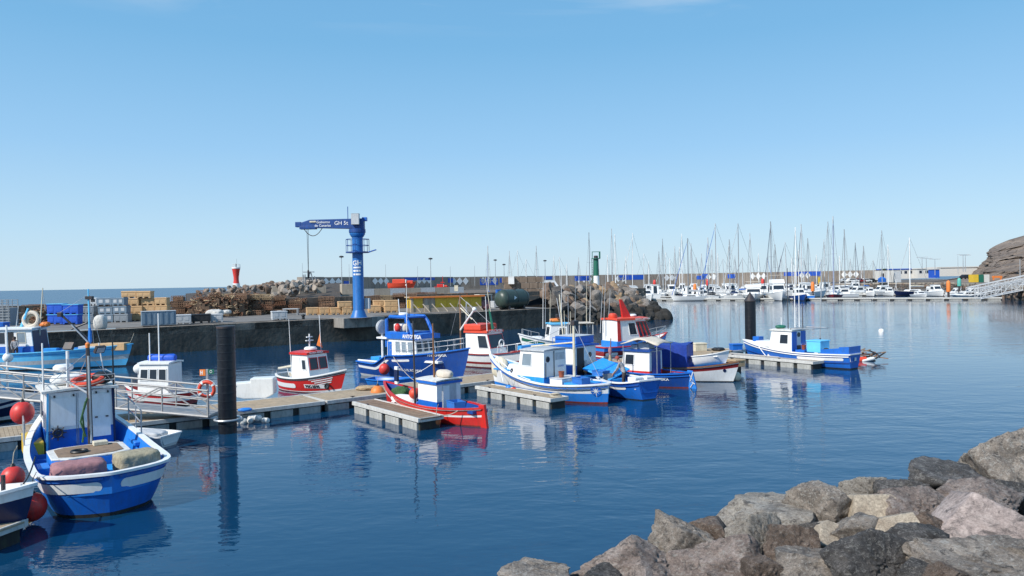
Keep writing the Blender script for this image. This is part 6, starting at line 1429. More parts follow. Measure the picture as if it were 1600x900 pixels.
bn = thing('work_table', 'pale low work table standing on the quay left of the tan boxes', 'table', W(455, 493, QZ)); MB('pale_grey').box(-.9, .9, -.4, .4, .75, .83).build('table_top', bn)
for x in (-.8, .8): MB('steel').box(x - .04, x + .04, -.35, .35, 0, .75).build('leg', bn)
bo = thing('bollard', 'small black bollard on the quay edge left of the crane plinth', 'bollard', W(474, 499, QZ)); MB('black').lathe([(.16, 0), (.14, .3), (.22, .38), (.2, .5), (.05, .54)], 14).build('post', bo, smooth=True)
# grey cage stack at the very left
cg = thing('cage_stack', 'stack of grey wire cages at the far left end of the quay', 'cages', At(4, 511, 74))
for z in range(5):
    mb = MB('grey_box')
    for y in (-.7, .7):
        for k in range(5): mb.box(-1.1 + .55*k - .03, -1.1 + .55*k + .03, y - .03, y + .03, z*.55, z*.55 + .5)
        for q in (0, .25, .5): mb.box(-1.13, 1.13, y - .02, y + .02, z*.55 + q - .02, z*.55 + q + .02)
    mb.build('cage', cg)
MB('grey_box').box(-1.2, 1.2, -.6, .6, 0, 1.9).build('cage_core', cg)

# ---- piles of wire fish traps along the parapet
rn = random.Random(31)
def trap_pile(label, px0, px1, pyt, Y, seed, m='wire_brown', zb=QZ):
    rn = random.Random(seed); a = At(px0, pyt, Y); b = At(px1, pyt, Y); wd_ = b.x - a.x; hh = a.z - zb
    o = thing('trap_pile', label, 'fish traps', (a.x, Y, zb), rn.uniform(.1, .35), 'piles of wire fish traps')
    nz = max(2, round(hh / .62)); nx = max(1, round(wd_ / 1.7)); g = []
    for k in range(nz):
        for i in range(nx + (k == 0)):
            if k == nz - 1 and rn.random() < .3: continue
            mb = MB(m if rn.random() < .65 else ('rusty' if rn.random() < .6 else 'net_tan')); w2 = wd_ / nx * .49 * rn.uniform(.85, 1.05); h_ = hh / nz; M = Matrix.Translation((wd_ / nx * (i + .5) + rn.uniform(-.12, .12), rn.uniform(-.4, .3), h_ * k)) @ Matrix.Rotation(rn.uniform(-.12, .12), 4, 'Z') @ Matrix.Rotation(rn.uniform(-.06, .06), 4, 'Y')
            d_ = .8; t_ = .03
            for y in (-d_, d_):
                for q in range(7): x = -w2 + 2*w2*q/6; mb.box(x - t_, x + t_, y - t_, y + t_, .02, h_ * .94, M)
                for q in range(4): z = .03 + (h_*.9) * q / 3; mb.box(-w2, w2, y - t_, y + t_, z - t_, z + t_, M)
            for q in range(5): x = -w2 + 2*w2*q/4; mb.box(x - t_, x + t_, -d_, d_, h_*.92, h_*.95, M)
            mb.use('trap_dark' if rn.random() < .6 else m).box(-w2*.9, w2*.9, -d_*.6, d_*.8, .06, h_*rn.uniform(.45, .8), M)
            mb.build('fish_trap', o)
    return o
for i, (a, b_, t_, Y, lb) in enumerate([(40, 76, 476, 83, 'rusty trap pile at far left, beside the blue covered bins'), (272, 308, 462, 85, 'pale greyish trap pile just right of the tall tan stack'), (306, 346, 457, 87, 'brown trap pile behind the white net heap'), (345, 388, 459, 89, 'dark brown trap pile below the red and white light tower'), (386, 424, 460, 91, 'rusty red trap pile between tower and lone pale bin'), (424, 470, 462, 94, 'low brown trap pile behind the lone pale bin'), (498, 524, 463, 99, 'small tan trap pile behind the tan box row'), (572, 612, 462, 104, 'trap pile behind the boxes right of the crane'), (614, 650, 458, 107, 'trap pile with a dark hoop, left of the yellow shed'), (650, 700, 457, 111, 'long trap pile above the yellow shed'), (700, 745, 458, 115, 'trap pile left of the green tank'), (900, 950, 452, 121, 'orange brown trap pile at the foot of the green light tower')]):
    trap_pile('pile of wire fish traps: ' + lb if False else lb, a, b_, t_, Y, 200 + i)
# ---- tangled net heaps thrown over and before the traps
for i, (px, pyt, pyb, Y, w_, m, lb) in enumerate(((314, 459, 489, 84, 3.4, 'rusty', 'rusty tangled heap right of the pale trap pile'), (338, 455, 489, 87, 3.0, 'wire_brown', 'brown tangled heap behind the white net heap'), (362, 458, 490, 87.5, 3.6, 'rusty', 'rusty heap straight below the red and white light tower'), (384, 456, 489, 91, 3.0, 'wire_brown', 'brown heap just right of the light tower'), (405, 459, 489, 91, 3.4, 'rusty', 'wide rusty heap behind the lone pale bin'), (438, 462, 487, 95, 4.2, 'wire_brown', 'long low brown heap left of the crane hook'), (470, 466, 487, 97, 3.2, 'rusty', 'low rusty heap directly under the crane hook'), (66, 478, 503, 78, 2.6, 'rusty', 'rusty heap left of the blue covered bins'), (630, 463, 478, 109, 3.4, 'rusty', 'rusty heap with stakes left of the yellow shed'), (690, 462, 472, 117, 4.0, 'wire_brown', 'brown heap behind the yellow shed'))):
    a_ = At(px, pyb, Y); h_ = (pyb - pyt) * Y / F; p = Vector((a_.x, Y, QZ)); h_ = At(px, pyt, Y).z - QZ
    o = thing('net_heap', lb, 'net heap', p, .2 * i, 'rusty net heaps along the quay'); r2 = random.Random(400 + i)
    for k, mm in enumerate((m, 'wire_brown', 'net_tan')):
        mb = MB(mm)
        for q in range(46):
            a = r2.uniform(0, 6.28); e = r2.random() ** .6; hh = h_ * (1 - e ** 2.2) * r2.uniform(.25, 1.0)
            c = (math.cos(a) * e * w_ * .52, math.sin(a) * e * .9, hh); M = Matrix.Rotation(r2.uniform(0, 6.28), 4, 'Z') @ Matrix.Rotation(r2.uniform(-1.2, 1.2), 4, 'X')
            mb.torus(c, r2.uniform(.2, .5), r2.uniform(.03, .06), M, 9, 4, 0, r2.uniform(2.5, 6.28))
        mb.build('net_coils', o)
    mb = MB('trap_dark'); n_ = 7
    for q in range(n_):
        u = (q + .5) / n_ * 2 - 1; hh = h_ * (1 - abs(u) ** 2.2) * r2.uniform(.6, .85); mb.cbox((u * w_ * .48, 0, hh / 2), (w_ / n_ * 1.1, 1.3, hh), r2.uniform(-.3, .3), 0, r2.uniform(-.15, .15))
    mb.build('dark_mesh', o)
# ---- yellow shed under an orange beam
p = W(640, 489, QZ); e = W(752, 485, QZ); ys = thing('yellow_shed', 'long low yellow shed with an orange roof beam and slanted props', 'shed', (p.x, p.y + 1.2, QZ), math.atan2(e.y - p.y, e.x - p.x)); LL = (e - p).length
for k in range(6): MB('yellow' if k not in (1,) else 'concrete_tan').box(LL*k/6 + .02, LL*(k+1)/6 - .02, 0, 1.5, .5, 1.75).build('wall_panel', ys)
MB('concrete_tan').box(0, LL, -.05, 1.4, 0, .5).build('plinth', ys); MB('concrete_tan').box(LL*.18, LL*.24, -.15, .1, 0, 1.8).build('column', ys); MB('concrete_tan').box(LL*.0, LL*.03, -.15, .1, 0, 1.8).build('column', ys)
MB('net_tan').box(-.3, LL + .3, -.35, 1.6, 1.78, 1.92).build('roof_slab', ys); MB('orange').box(-.3, LL + .3, -.42, -.36, 1.74, 1.94).build('roof_beam', ys)
for k in range(8): MB('concrete_tan').tube([(LL*(k+.5)/8 - .4, -.5, 1.0), (LL*(k+.5)/8 + .3, -1.1, 0)], .07, 5).build('prop', ys)
# ---- green tank
p = W(797, 484, QZ); tk = thing('fuel_tank', 'dark green cylindrical tank lying on the quay with a blue box on top', 'tank', (p.x + .3, p.y + 2.0, QZ), .75); M = Matrix.Rotation(R(90), 4, 'Y')
mb = MB('green_tank'); mb.lathe([(.05, -2.5), (.6, -2.42), (1.0, -2.2), (1.18, -1.85), (1.2, -1.7), (1.2, 1.7), (1.18, 1.85), (1.0, 2.2), (.6, 2.42), (.05, 2.5)], 28, M, (0, 0, 1.35)); mb.build('tank_body', tk, smooth=True)
for x in (-1.7, 0, 1.7): MB('black').torus((x, 0, 1.35), 1.2, .03, M, 28, 5).build('band', tk, smooth=True)
for x in (-1.3, 1.3): MB('dark_metal').box(x - .15, x + .15, -.9, .9, 0, .5).build('cradle', tk)
MB('white').lathe([(.04, -.01), (.3, 0)], 3, Matrix.Rotation(R(90), 4, 'X'), (-.6, -1.215, 1.5)).build('warning_sign', tk)
o = crate('royal blue box fixed on the shoulder of the dark green tank', p + Vector((-1.2, 1.2, 1.75)), (1.1, .6, .8), 'royal', .4); MB('dark_metal').lathe([(.2, 0), (.2, .2), (.1, .25)], 12, None, (.4, 0, 2.5)).build('manhole', tk, smooth=True)
heap('net_heap', 'pinkish net and gear heap between yellow shed and green tank', 'net heap', W(757, 484, QZ), (1.4, 1.2, 1.2), 'tarp_rose', 0, 77, .25)
rack = thing('gear_rack', 'dark open rack with pale sheets between the yellow shed and the green tank', 'rack', W(755, 482, QZ) + Vector((0, 1.5, 0)), .7)
for x in (-1, 1):
    for y in (-.5, .5): MB('pale_grey').box(x - .05, x + .05, y - .05, y + .05, 0, 1.8).build('post', rack)
MB('canvas').box(-1.1, 1.1, -.6, .6, 1.8, 1.9).build('top_sheet', rack); MB('black').box(-.95, .95, -.3, .4, .1, 1.5).build('dark_sheet', rack)
# ---- wall of stacked concrete blocks behind the tank
bk = thing('block_stack', 'wall of stacked brown concrete blocks behind the green tank', 'block wall', At(788, 470, 128) + Vector((0, 0, 0)), .1); bz = bk.location.z
for r in range(4):
    for c in range(7):
        if r == 3 and c > 4: continue
        if r == 2 and c > 5: continue
        MB('block_brown').box(c*1.45 - (r % 2) * .3, c*1.45 + 1.40 - (r % 2) * .3, -.7 + rn.uniform(-.05, .05), .7, r*1.02, r*1.02 + .98).build('concrete_block', bk, bevel=.05)
MB('block_brown').box(-.6, 10.5, .8, 2, -3, 1.5).build('block_core', bk)
b2 = crate('small white box on the brown block wall', At(799, 444, 127), (1, .8, 1.3), 'white', 0)
b3 = crate('small yellow white board standing on the wall right of the orange lifeboat', At(713, 455, 140), (.7, .3, 1.1), 'cream', 0)
# ---- green and white light tower on its plinth
p = At(932, 457, 124); lt = thing('light_tower', 'slim green and white harbour light tower on a pale base at the mound', 'light tower', (p.x, p.y, p.z))
zt = At(931, 393, 124).z - p.z; zs_ = At(931, 404.5, 124).z - p.z; zg = At(931, 431, 124).z - p.z
MB('white').lathe([(.85, 0), (.62, .5), (.52, 1.1), (.47, zg)], 20).build('lower_shaft', lt, smooth=True); MB('green_paint').lathe([(.47, zg), (.43, zs_)], 20).build('upper_shaft', lt, smooth=True)
MB('green_paint').lathe([(.75, zs_), (.75, zs_ + .1)], 12).build('gallery', lt); MB('dark_metal').lathe([(.35, zs_ + .1), (.35, zs_ + .5), (.2, zs_ + .55)], 12).build('lantern', lt, smooth=True)
for x in (-.6, .62): MB('green_paint').box(x - .05, x + .05, -.05, .05, zs_ + .1, zt).build('frame_post', lt)
MB('green_paint').box(-.65, .67, -.06, .06, zt - .1, zt).build('frame_top', lt); MB('green_paint').box(.5, .75, -.1, .1, zs_ + .1, zt).build('equipment_panel', lt)
wire(lt, 'ladder', [[(-.55, -.3, .4), (-.55, -.3, zs_)], [(-.75, -.3, .4), (-.75, -.3, zs_)]] + [[(-.55, -.3, .6 + .4*k), (-.75, -.3, .6 + .4*k)] for k in range(int((zs_ - .6) / .4))], .03, 'green_paint')
pl2 = thing('tower_base', 'pale concrete block base under the green and white light tower', 'plinth', (p.x, p.y, 0))
MB('concrete_tan').box(-3.8, 4.6, -1.3, 3, 1, p.z - .01).build('base_slab', pl2, bevel=.08); MB('concrete_tan').box(4.62, 5.6, -1.0, 2.5, 1, p.z - .5).build('base_step', pl2, bevel=.06)
# ---- red and white light tower
p = At(369.5, 457, 185); rt = thing('light_tower', 'waisted red light tower with white base and white railing, standing on the rocks at left', 'light tower', p); H_ = At(369, 414, 185).z - p.z
MB('white').lathe([(1.0, -1.5), (1.0, 0), (.8, H_*.33)], 20).build('white_base', rt, smooth=True); MB('buoy_red').lathe([(.72, H_*.33), (.62, H_*.45), (.62, H_*.55), (.85, H_*.78), (.98, H_*.86)], 20).build('red_shaft', rt, smooth=True)
MB('white').lathe([(1.0, H_*.86), (1.05, H_*.9), (.9, H_*.92)], 20).build('gallery', rt); rail_fence(rt, [Vector((math.cos(a), math.sin(a), H_*.9)) for a in [k*math.pi/5 for k in range(11)]], .85, .035, 'white', 1); MB('dark_metal').lathe([(.12, H_*.92), (.16, H_*1.02), (.05, H_*1.05)], 10).build('lamp', rt); pole(rt, 'antenna', (.2, 0, H_*.9), (.2, 0, H_*1.22), .03)

# ================================================================ BEYOND THE QUAY
def lifeboat(label, px0, px1, pyt, pyb, Y, m, m2):
    a = At(px0, pyb, Y); b = At(px1, pyb, Y); LL = b.x - a.x; o = thing('orange_boat', label, 'boat', (a.x, Y, a.z), 0); hh = (pyb - pyt) * Y / F
    H = Hull(LL, LL*.33, hh*.62, hh*.55, hh*.7, ws=.55, d=.01, deck=hh*.4, rb=.8, e0=.3); H.build(o, [(1, m)], m2, m2, m, .1, 16)
    MB(m).box(LL*.18, LL*.62, -LL*.12, LL*.12, hh*.5, hh).build('canopy', o, bevel=.15); MB('white').box(LL*.64, LL*.67, -LL*.13, LL*.13, hh*.3, hh*.95).build('white_band', o); MB('orange_red').box(LL*.67, LL*.9, -LL*.1, LL*.1, hh*.5, hh*.85).build('fore_canopy', o, bevel=.12)
    return o
lifeboat('orange red lifeboat standing on the breakwater road behind the parapet', 606, 650, 436.5, 451.5, 200, 'orange_red', 'orange')
o = lifeboat('small red and white boat on the breakwater road left of the cream board', 679, 701, 444, 455, 180, 'red', 'white'); pole(o, 'mast', (2.0, 0, 1), (2.0, 0, 3.6), .06, 'red'); MB('red').box(1.5, 2.4, -.2, .2, 2.0, 2.2).build('mast_platform', o)
# pale pipe rail / parapet along the inner road
a = At(508, 457, 150); b = At(725, 451.5, 165); pr = thing('road_parapet', 'long pale parapet of the inner road seen above the trap piles', 'parapet', a, math.atan2(b.y - a.y, b.x - a.x)); LL = (b - a).length
for k in range(9): MB('concrete_tan' if k % 2 else 'pale_grey').box(LL*k/9, LL*(k+1)/9 - .05, 0, .4, -2, .02 + .55).build('parapet_panel', pr)
# thin lamp posts and poles on the breakwater
def lamp(label, px, pyt, pyb, Y, r_=.10, heads=1, grp='tall lamp posts', m='steel'):
    p = At(px, pyb, Y); h = (pyb - pyt) * Y / F; o = thing('lamp_post', label, 'lamp post', p, 0, grp)
    pole(o, 'pole', (0, 0, 0), (0, 0, h), r_, m, r_ * .6)
    if heads == 1: MB('dark_metal').lathe([(.15, h - .1), (.6, h), (.6, h + .25), (.2, h + .4)], 10).build('lamp_head', o)
    elif heads == 2:
        MB(m).box(-1.3, 1.3, -.06, .06, h - .06, h + .06).build('cross_arm', o)
        for s_ in (-1, 1): MB('pale_grey').box(s_*1.5 - .45, s_*1.5 + .45, -.15, .15, h - .05, h + .1).build('lamp_head', o)
    return o
for i, (px, pyt, pyb, Y, n_, lb) in enumerate([(534.5, 402, 456, 190, 1, 'lamp post just left of the crane column'), (673.5, 405, 452, 210, 1, 'lamp post right of the orange lifeboat'), (774.5, 407, 448, 260, 1, 'lamp post right of the leftmost yacht mast'), (788, 414, 445, 260, 1, 'short lamp post left of the paired thin masts'), (852, 408, 440, 260, 1, 'lamp post just right of the stayed mast'),
        (1441, 402, 428, 250, 2, 'double arm lamp post above the blue roof, left of three'), (1447.5, 404, 428, 235, 2, 'double arm lamp post above the blue roof, middle of three'), (1461, 405, 430, 250, 2, 'double arm lamp post above the blue roof, right of three'), (1505, 398, 425, 230, 2, 'double arm lamp post left of the hill, the left of the pair'), (1508.5, 399, 425, 260, 2, 'double arm lamp post left of the hill, the right of the pair'), (1594, 405, 440, 200, 0, 'wooden pole standing at the gangway by the hill')]):
    lamp(lb, px, pyt, pyb, Y, .13, n_)
for i, (px, pyt) in enumerate(((473, 411), (546, 413), (603, 413), (653, 416), (704, 416), (742, 415), (1497, 400))): lamp(('thin bare pole rising from the breakwater ' + ('left of the crane hook', 'hugging the crane column on its left', 'right of the crane above the first diamonds', 'left of the leftmost tall lamp by the lifeboat', 'right of the lifeboat above the white board', 'left of the leftmost yacht mast', 'left of the hill')[i]), px, pyt, 447 if px < 800 else 428, 245, .08, 0, 'thin poles along the breakwater')
# little tripod frame with pipes on the rocks (left of the crane hook)
fr = thing('steel_frame', 'grey A-shaped steel frame with a ladder on the rocks under the crane hook', 'frame', At(484, 452, 150)); 
for a_, b_ in (((-.6, 0, 0), (.1, 0, 3.6)), ((1.2, 0, 0), (.2, 0, 3.6)), ((2.0, .5, 0), (.9, .3, 2.6)), ((-.9, 0, 0), (-.9, 0, 3.0)), ((-1.3, 0, 0), (-1.3, 0, 3.0))): pole(fr, 'leg', a_, b_, .11, 'grey_box')
for k in range(7): pole(fr, 'rung', (-1.3, 0, .4 + .38*k), (-.9, 0, .4 + .38*k), .05, 'grey_box')
MB('grey_box').box(-1.2, .9, -.4, .4, 3.4, 3.55).build('top_board', fr)

# ================================================================ THE MARINA
MG = 'yachts moored in the marina'
def mpont(label, a, b, width):
    d = b - a; o = thing('marina_pontoon', label, 'pontoon', (a.x, a.y, 0), math.atan2(d.y, d.x), 'marina pontoons'); LL = d.length
    MB('kerb_grey').box(0, LL, 0, width, .35, .62).build('decking', o); n_ = int(LL / 3.6); me = None
    for k in range(n_):
        if me is None: me = MB('boot').box(0, .9, -.02, width, -.3, .345).mesh('float'); me2 = MB('float_grey').box(0, 2.5, .2, width, -.3, .345).mesh('float')
        for m_, x in ((me, LL*k/n_), (me2, LL*k/n_ + .95)): f = link(bpy.data.objects.new('float', m_)); f.parent = o; f.location = (x, 0, 0)
    return o
mpont('long low front pontoon of the marina reaching to the white gangways', Vector((38, 206, 0)), Vector((W(1566, 469).x, W(1566, 469).y, 0)), 2.2)
mpont('rear pontoon of the marina behind the front row of yachts', Vector((30, 236, 0)), Vector((105, 214, 0)), 2.2)

def yacht(label, px, pyt, Y, ang, L_=10., m='hull_white', grp=MG, cover=None, stripe=None, mr=.085, fb=1.05, lean=0., dodger=None, gen=True, px2=None):
    p = At(px + (0 if px2 is None else 0), 450, Y); H_ = At(px, pyt, Y).z
    o = thing('sailing_yacht', label, 'sailing yacht', (p.x, Y, 0), R(ang), grp)
    h = Hull(L_, L_*.31, fb*.95, fb*.9, fb*1.2, ws=.6, tm=.45, p=2.1, d=.3, deck=fb*.8, rb=L_*.09, e0=.3)
    sh = thing if False else None
    bands = [(('z', .12), 'boot'), (1, m)] if not stripe else [(('z', .12), 'boot'), (.72, m), (.82, stripe), (1, m)]
    hu = Hull.build(h, o, bands, 'white', 'white', 'white', .1, 14)
    for ch in list(o.children): ch.location.x -= L_ * .56
    x0 = -L_*.56
    mb = MB('white'); mb.add([(x0 + L_*a, s*L_*b, fb*c) for a, b, c in ((.30, .10, .85), (.72, .06, .95), (.66, .05, 1.35), (.34, .085, 1.38)) for s in (-1, 1)], [(0, 2, 4, 6), (1, 7, 5, 3), (6, 4, 5, 7), (4, 2, 3, 5), (0, 6, 7, 1)]); mb.build('coachroof', o)
    mb = MB('glass')
    for s in (-1, 1): mb.add([(x0 + L_*a, s*(L_*b + .02), fb*c) for a, b, c in ((.38, .094, 1.0), (.62, .074, 1.05), (.60, .068, 1.22), (.40, .086, 1.22))], [(0, 1, 2, 3) if s < 0 else (3, 2, 1, 0)])
    mb.build('side_window', o)
    mm = MB(('white', 'steel', 'pale_grey', 'grey_box')[int(px * 2) % 4]); mm.tube([(0, 0, fb), (-lean, 0, H_)], mr, 6, mr*.75); mm.build('mast', o, smooth=True)
    pole(o, 'boom', (0, 0, fb + 1.3), (-L_*.36, 0, fb + 1.35), mr*.8, 'steel')
    if cover: MB(cover).tube([(-.05, 0, fb + 1.55), (-L_*.12, 0, fb + 1.62), (-L_*.36, 0, fb + 1.45)], .2, 7, .1).build('sail_cover', o, smooth=True)
    bx = x0 + L_*.98
    segs = [[(bx, 0, fb*1.2), (-lean, 0, H_*.97)], [(x0 + .1, 0, fb), (-lean, 0, H_)], [(0, L_*.14, fb), (0, .35 + L_*.03, H_*.55), (-lean, 0, H_*.95)], [(0, -L_*.14, fb), (0, -.35 - L_*.03, H_*.55), (-lean, 0, H_*.95)]]
    wire(o, 'rigging', segs, .026, 'dark_metal', 3); MB('steel').box(-.04, .04, -.35 - L_*.03, .35 + L_*.03, H_*.55 - .04, H_*.55 + .04).build('spreader', o)
    if gen: MB(('white_worn', 'navy', 'pale_grey', 'royal')[int(px) % 4]).tube([(bx*.98, 0, fb*1.3), (-lean + (bx + lean)*.06, 0, H_*.91)], .075, 5, .05).build('furled_sail', o, smooth=True)
    if dodger: MB(dodger).lathe([(L_*.12, 0), (L_*.115, .4), (L_*.07, .68), (.02, .75)], 10, None, (x0 + L_*.30, 0, fb*1.2)).build('sprayhood', o, smooth=True)
    rail_fence(o, [Vector((x0 + L_*t, L_*.155*h.wd(t)*.95, h.sheer(t))) for t in (.05, .3, .6, .9)], .6, .02, 'steel', 0, 'guard_rail'); rail_fence(o, [Vector((x0 + L_*t, -L_*.155*h.wd(t)*.95, h.sheer(t))) for t in (.05, .3, .6, .9)], .6, .02, 'steel', 0, 'guard_rail')
    return o
rn = random.Random(77)
# px of the mast, py of the masthead, distance, heading, length, hull, sail cover, label
FR = [(1075.5, 372, 200, 172, 10.5, 'hull_white', 'pale_grey', 'white sailing yacht seen side on in the front row, its bow to the left', None),
      (1107, 371, 206, 95, 10, 'hull_white', 'navy', 'yacht with a dark sprayhood beside the orange pile in the front row', 'black'),
      (1119, 349, 203, 160, 11.5, 'hull_white', 'pale_grey', 'white yacht with tall mast, dark window band, right of the orange pile', None),
      (1140.5, 374, 208, 100, 10, 'navy', 'navy', 'navy hulled yacht with orange tinted mast in the front row', 'navy'),
      (1154.5, 349, 200, 165, 11, 'hull_white', 'royal', 'white yacht with blue sail cover left of the big flybridge cruiser', 'royal'),
      (1205.5, 346, 196, 95, 12, 'hull_white', 'pale_grey', 'tall yacht moored right beside the cruiser with dark windscreen', None),
      (1253, 350, 192, 88, 11, 'mid_blue', 'navy', 'blue hulled yacht showing a white cabin aft, left of the orange capped pile', None),
      (1303, 338, 190, -115, 13.5, 'dark_red', 'pale_grey', 'large dark red hulled yacht with the tallest mast and a white stern frame', 'pale_grey'),
      (1422, 371, 215, 180, 11, 'navy', 'cream', 'navy hulled yacht side on before the rubble slope, cream deckhouse', None)]
for px, py, Y, a, L_, m, cv, lb, dg in FR: yacht(lb, px, py, Y, a, L_, m, MG, cv, None, .16, 1.25, 0, dg)
BK = [(763, 384, 262, 'yacht with the leftmost tall mast above the breakwater'), (797, 392, 270, ''), (810, 391, 285, ''), (839, 384, 268, 'yacht with a thick dark masthead above the dark green tank'), (866, 400, 280, ''), (876, 401, 290, ''), (886, 413, 300, ''), (921.5, 363, 232, 'yacht with the tall mast just left of the green light tower'), (957, 357, 240, 'yacht with the tallest mast right of the green light tower'), (962, 366, 255, ''), (988, 364, 236, 'yacht with the leaning dark mast between tower and marina'), (1006, 396, 270, ''), (1030.5, 393, 262, ''), (1036.5, 373, 240, ''), (1040, 394, 280, ''), (1055, 385, 262, ''), (1062, 386, 250, ''), (1066, 365, 236, ''), (1081, 380, 262, ''), (1097, 396, 280, ''), (1122, 396, 276, ''), (1113, 390, 255, ''), (1149, 399, 280, ''), (1173, 364, 226, 'yacht with the mast rising directly above the black capped pile'), (1199, 400, 272, ''), (1211.5, 382, 240, ''), (1229, 378, 232, ''), (1244, 355, 226, 'yacht with a pale mast just left of the blue painted block'), (1248, 390, 262, ''), (1263.5, 372, 232, ''), (1283, 405, 270, ''), (1289, 374, 238, ''), (1294.5, 346, 224, 'yacht with a dark mast standing close left of the tallest mast'), (1320.5, 358, 222, 'yacht with the dark mast right of the tallest mast'), (1337.5, 379, 232, ''), (1346, 403, 260, ''), (1350.5, 384, 238, ''), (1378.5, 360, 222, 'yacht with a tall dark mast before the white hut'), (1388, 382, 235, 'yacht with a thin reddish mast before the white hut')] + [(p_, t_, 270, '') for p_, t_ in ((822, 405), (905, 402), (935, 408), (950, 398), (978, 400), (1014, 408), (1048, 404), (1089, 402), (1131, 404), (1161, 402), (1186, 396), (1221, 399), (1238, 402), (1257, 404), (1276, 398), (1312, 400), (1329, 404), (1365, 406))]
for i, (px, py, Y, lb) in enumerate(BK):
    yacht(lb or 'white yacht in the crowded back rows of the marina, only its bare mast standing clear', px, py, Y, rn.choice((85, 95, 100, -80, 170, -95)), rn.uniform(9.5, 12), 'navy' if i % 7 == 3 else 'hull_white', MG if lb else 'yachts in the back rows of the marina', rn.choice(('navy', 'royal', 'pale_grey', 'cream', None)), None, .13 + .04 * (i % 3 == 0), rn.uniform(1.1, 1.4), .4 * rn.uniform(-1, 1), None, i % 2 == 0)

def cruiser(label, px0, px1, pyt, Y, ang, fly=True, m='hull_white', L_=None, glassy=True, grp='motor cruisers in the marina', pyb=None):
    p = At((px0 + px1) / 2, 466, Y); wd_ = (px1 - px0) * Y / F; o = thing('motor_cruiser', label, 'motor cruiser', (p.x, Y, 0), R(ang), grp)
    L_ = L_ or wd_ * 2.4; B_ = min(wd_, L_*.4) if abs(math.sin(R(ang))) > .6 else L_*.33; H_ = At(px0, pyt, Y).z; fb = max(.8, H_*(.3 if fly else .42))
    h = Hull(L_, B_, fb*.85, fb*.9, fb*1.25, ws=.85, p2=2, p=2.2, d=.3, deck=fb*.7, rb=L_*.12, e1=.95); h.build(o, [(('z', .12), 'boot'), (1, m)], 'white', 'white', 'white', .1, 14)
    for ch in list(o.children): ch.location.x -= L_*.5
    z1 = fb + (H_ - fb) * (.5 if fly else .9)
    wh = House(-L_*.24, L_*.18, B_*.36, fb*.75, z1, L_*(.10 if fly else .16), 0 if fly else L_*.05, .14); wh.walls(o, 'white'); wh.roof(o, 'white', .1, .12, .05, .2)
    wh.window(o, 'front', .04, .96, .42, .88, 'white'); wh.window(o, 'port', .15, .9, .45, .85, 'white'); wh.window(o, 'stbd', .1, .85, .45, .85, 'white'); wh.panel(o, 'aft_door', 'aft', .25, .75, .1, .9, 'glass', 0, .02)
    wh2 = House(L_*.1, L_*.38, B_*.34, fb, fb + (z1-fb)*.4, L_*.14, 0, .15, 0, B_*.2); wh2.walls(o, 'white', name='foredeck_trunk')
    if fly:
        f2 = House(-L_*.25, L_*.10, B_*.36, z1 + .14, z1 + .14 + (H_ - z1)*.45, L_*.05, 0, .05); f2.walls(o, 'white', name='flybridge'); 
        for x in (-L_*.22, L_*.02):
            for y in (-B_*.3, B_*.3): pole(o, 'bimini_post', (x, y, z1), (x, y, H_ - .05), .035, 'steel')
        MB('canvas').box(-L_*.24, L_*.05, -B_*.34, B_*.34, H_ - .1, H_).build('bimini', o, bevel=.03)
    rail_fence(o, [Vector((L_*(t - .5), s*B_*.48*h.wd(t), h.sheer(t))) for t, s in ((.55, 1), (.7, 1), (.85, 1), (.97, 1), (.97, -1), (.85, -1), (.7, -1), (.55, -1))], .6, .02, 'steel', 0, 'guard_rail')
    return o
cruiser('white flybridge cruiser rising behind the black pile with the pointed cap', 1160, 1194, 440, 196, -105)
cruiser('white flybridge cruiser with a dark windscreen facing us in the front row', 1201, 1229, 430, 190, -97)
cruiser('small blue and white cabin boat in the front row left of the orange capped pile', 1236, 1262, 450, 186, -92, False, 'deep_blue', 8)
cruiser('white cruiser under a rounded cover beside the rubble mound', 1000, 1020, 452, 208, -80, False)
cruiser('dark covered boat in the front row right of the orange pile', 1097, 1107, 452, 205, -90, False, 'navy')
for i, (a, b_, t_, Y, an, f_, lb) in enumerate([(1328, 1348, 447, 218, 195, False, 'grey white cabin boat, the first right of the dark red yacht'), (1354, 1366, 449, 214, -90, False, 'white boat showing its bow, left one of two side by side'), (1384, 1396, 449, 213, -92, False, 'white boat showing its bow, right one of two side by side'), (1366, 1384, 446, 218, 190, False, 'white open sports boat between the two white bows'), (1447, 1457, 445, 206, 90, True, 'white boat with two thin poles left of the small pilothouse boat'), (1455, 1472, 445, 203, -90, False, 'small white pilothouse boat with a pale windscreen left of the orange pile'), (1430, 1446, 455, 196, -90, False, 'low white boat with a dark cover near the pontoon'), (1486, 1500, 450, 195, 180, False, 'low white boat just right of the tall orange pile'), (1492, 1520, 456, 182, 185, False, 'long low white boat behind the pontoon near the gangways'), (1506, 1526, 450, 192, 175, False, 'white boat partly behind the lower gangway'), (845, 882, 437, 232, 10, False, 'white motor boat standing ashore above the mound'), (1305, 1325, 450, 205, 170, False, 'white cabin boat half hidden behind the dark red yacht')]):
    cruiser(lb, a, b_, t_, Y, an, f_)
rn = random.Random(5)
for i in range(58):                                     # the crowded small boats of the back rows
    px = 950 + 400 * rn.random(); cruiser('small white boat lost in the crowded back rows of the marina', px - 9, px + 9, 450 - rn.uniform(0, 7) - (px - 950) * .008, rn.uniform(212, 275), rn.choice((90, -90, 170, 10, -80)), rn.random() < .12, 'navy' if rn.random() < .12 else 'hull_white', rn.uniform(7.5, 11), grp='small boats in the back rows of the marina')
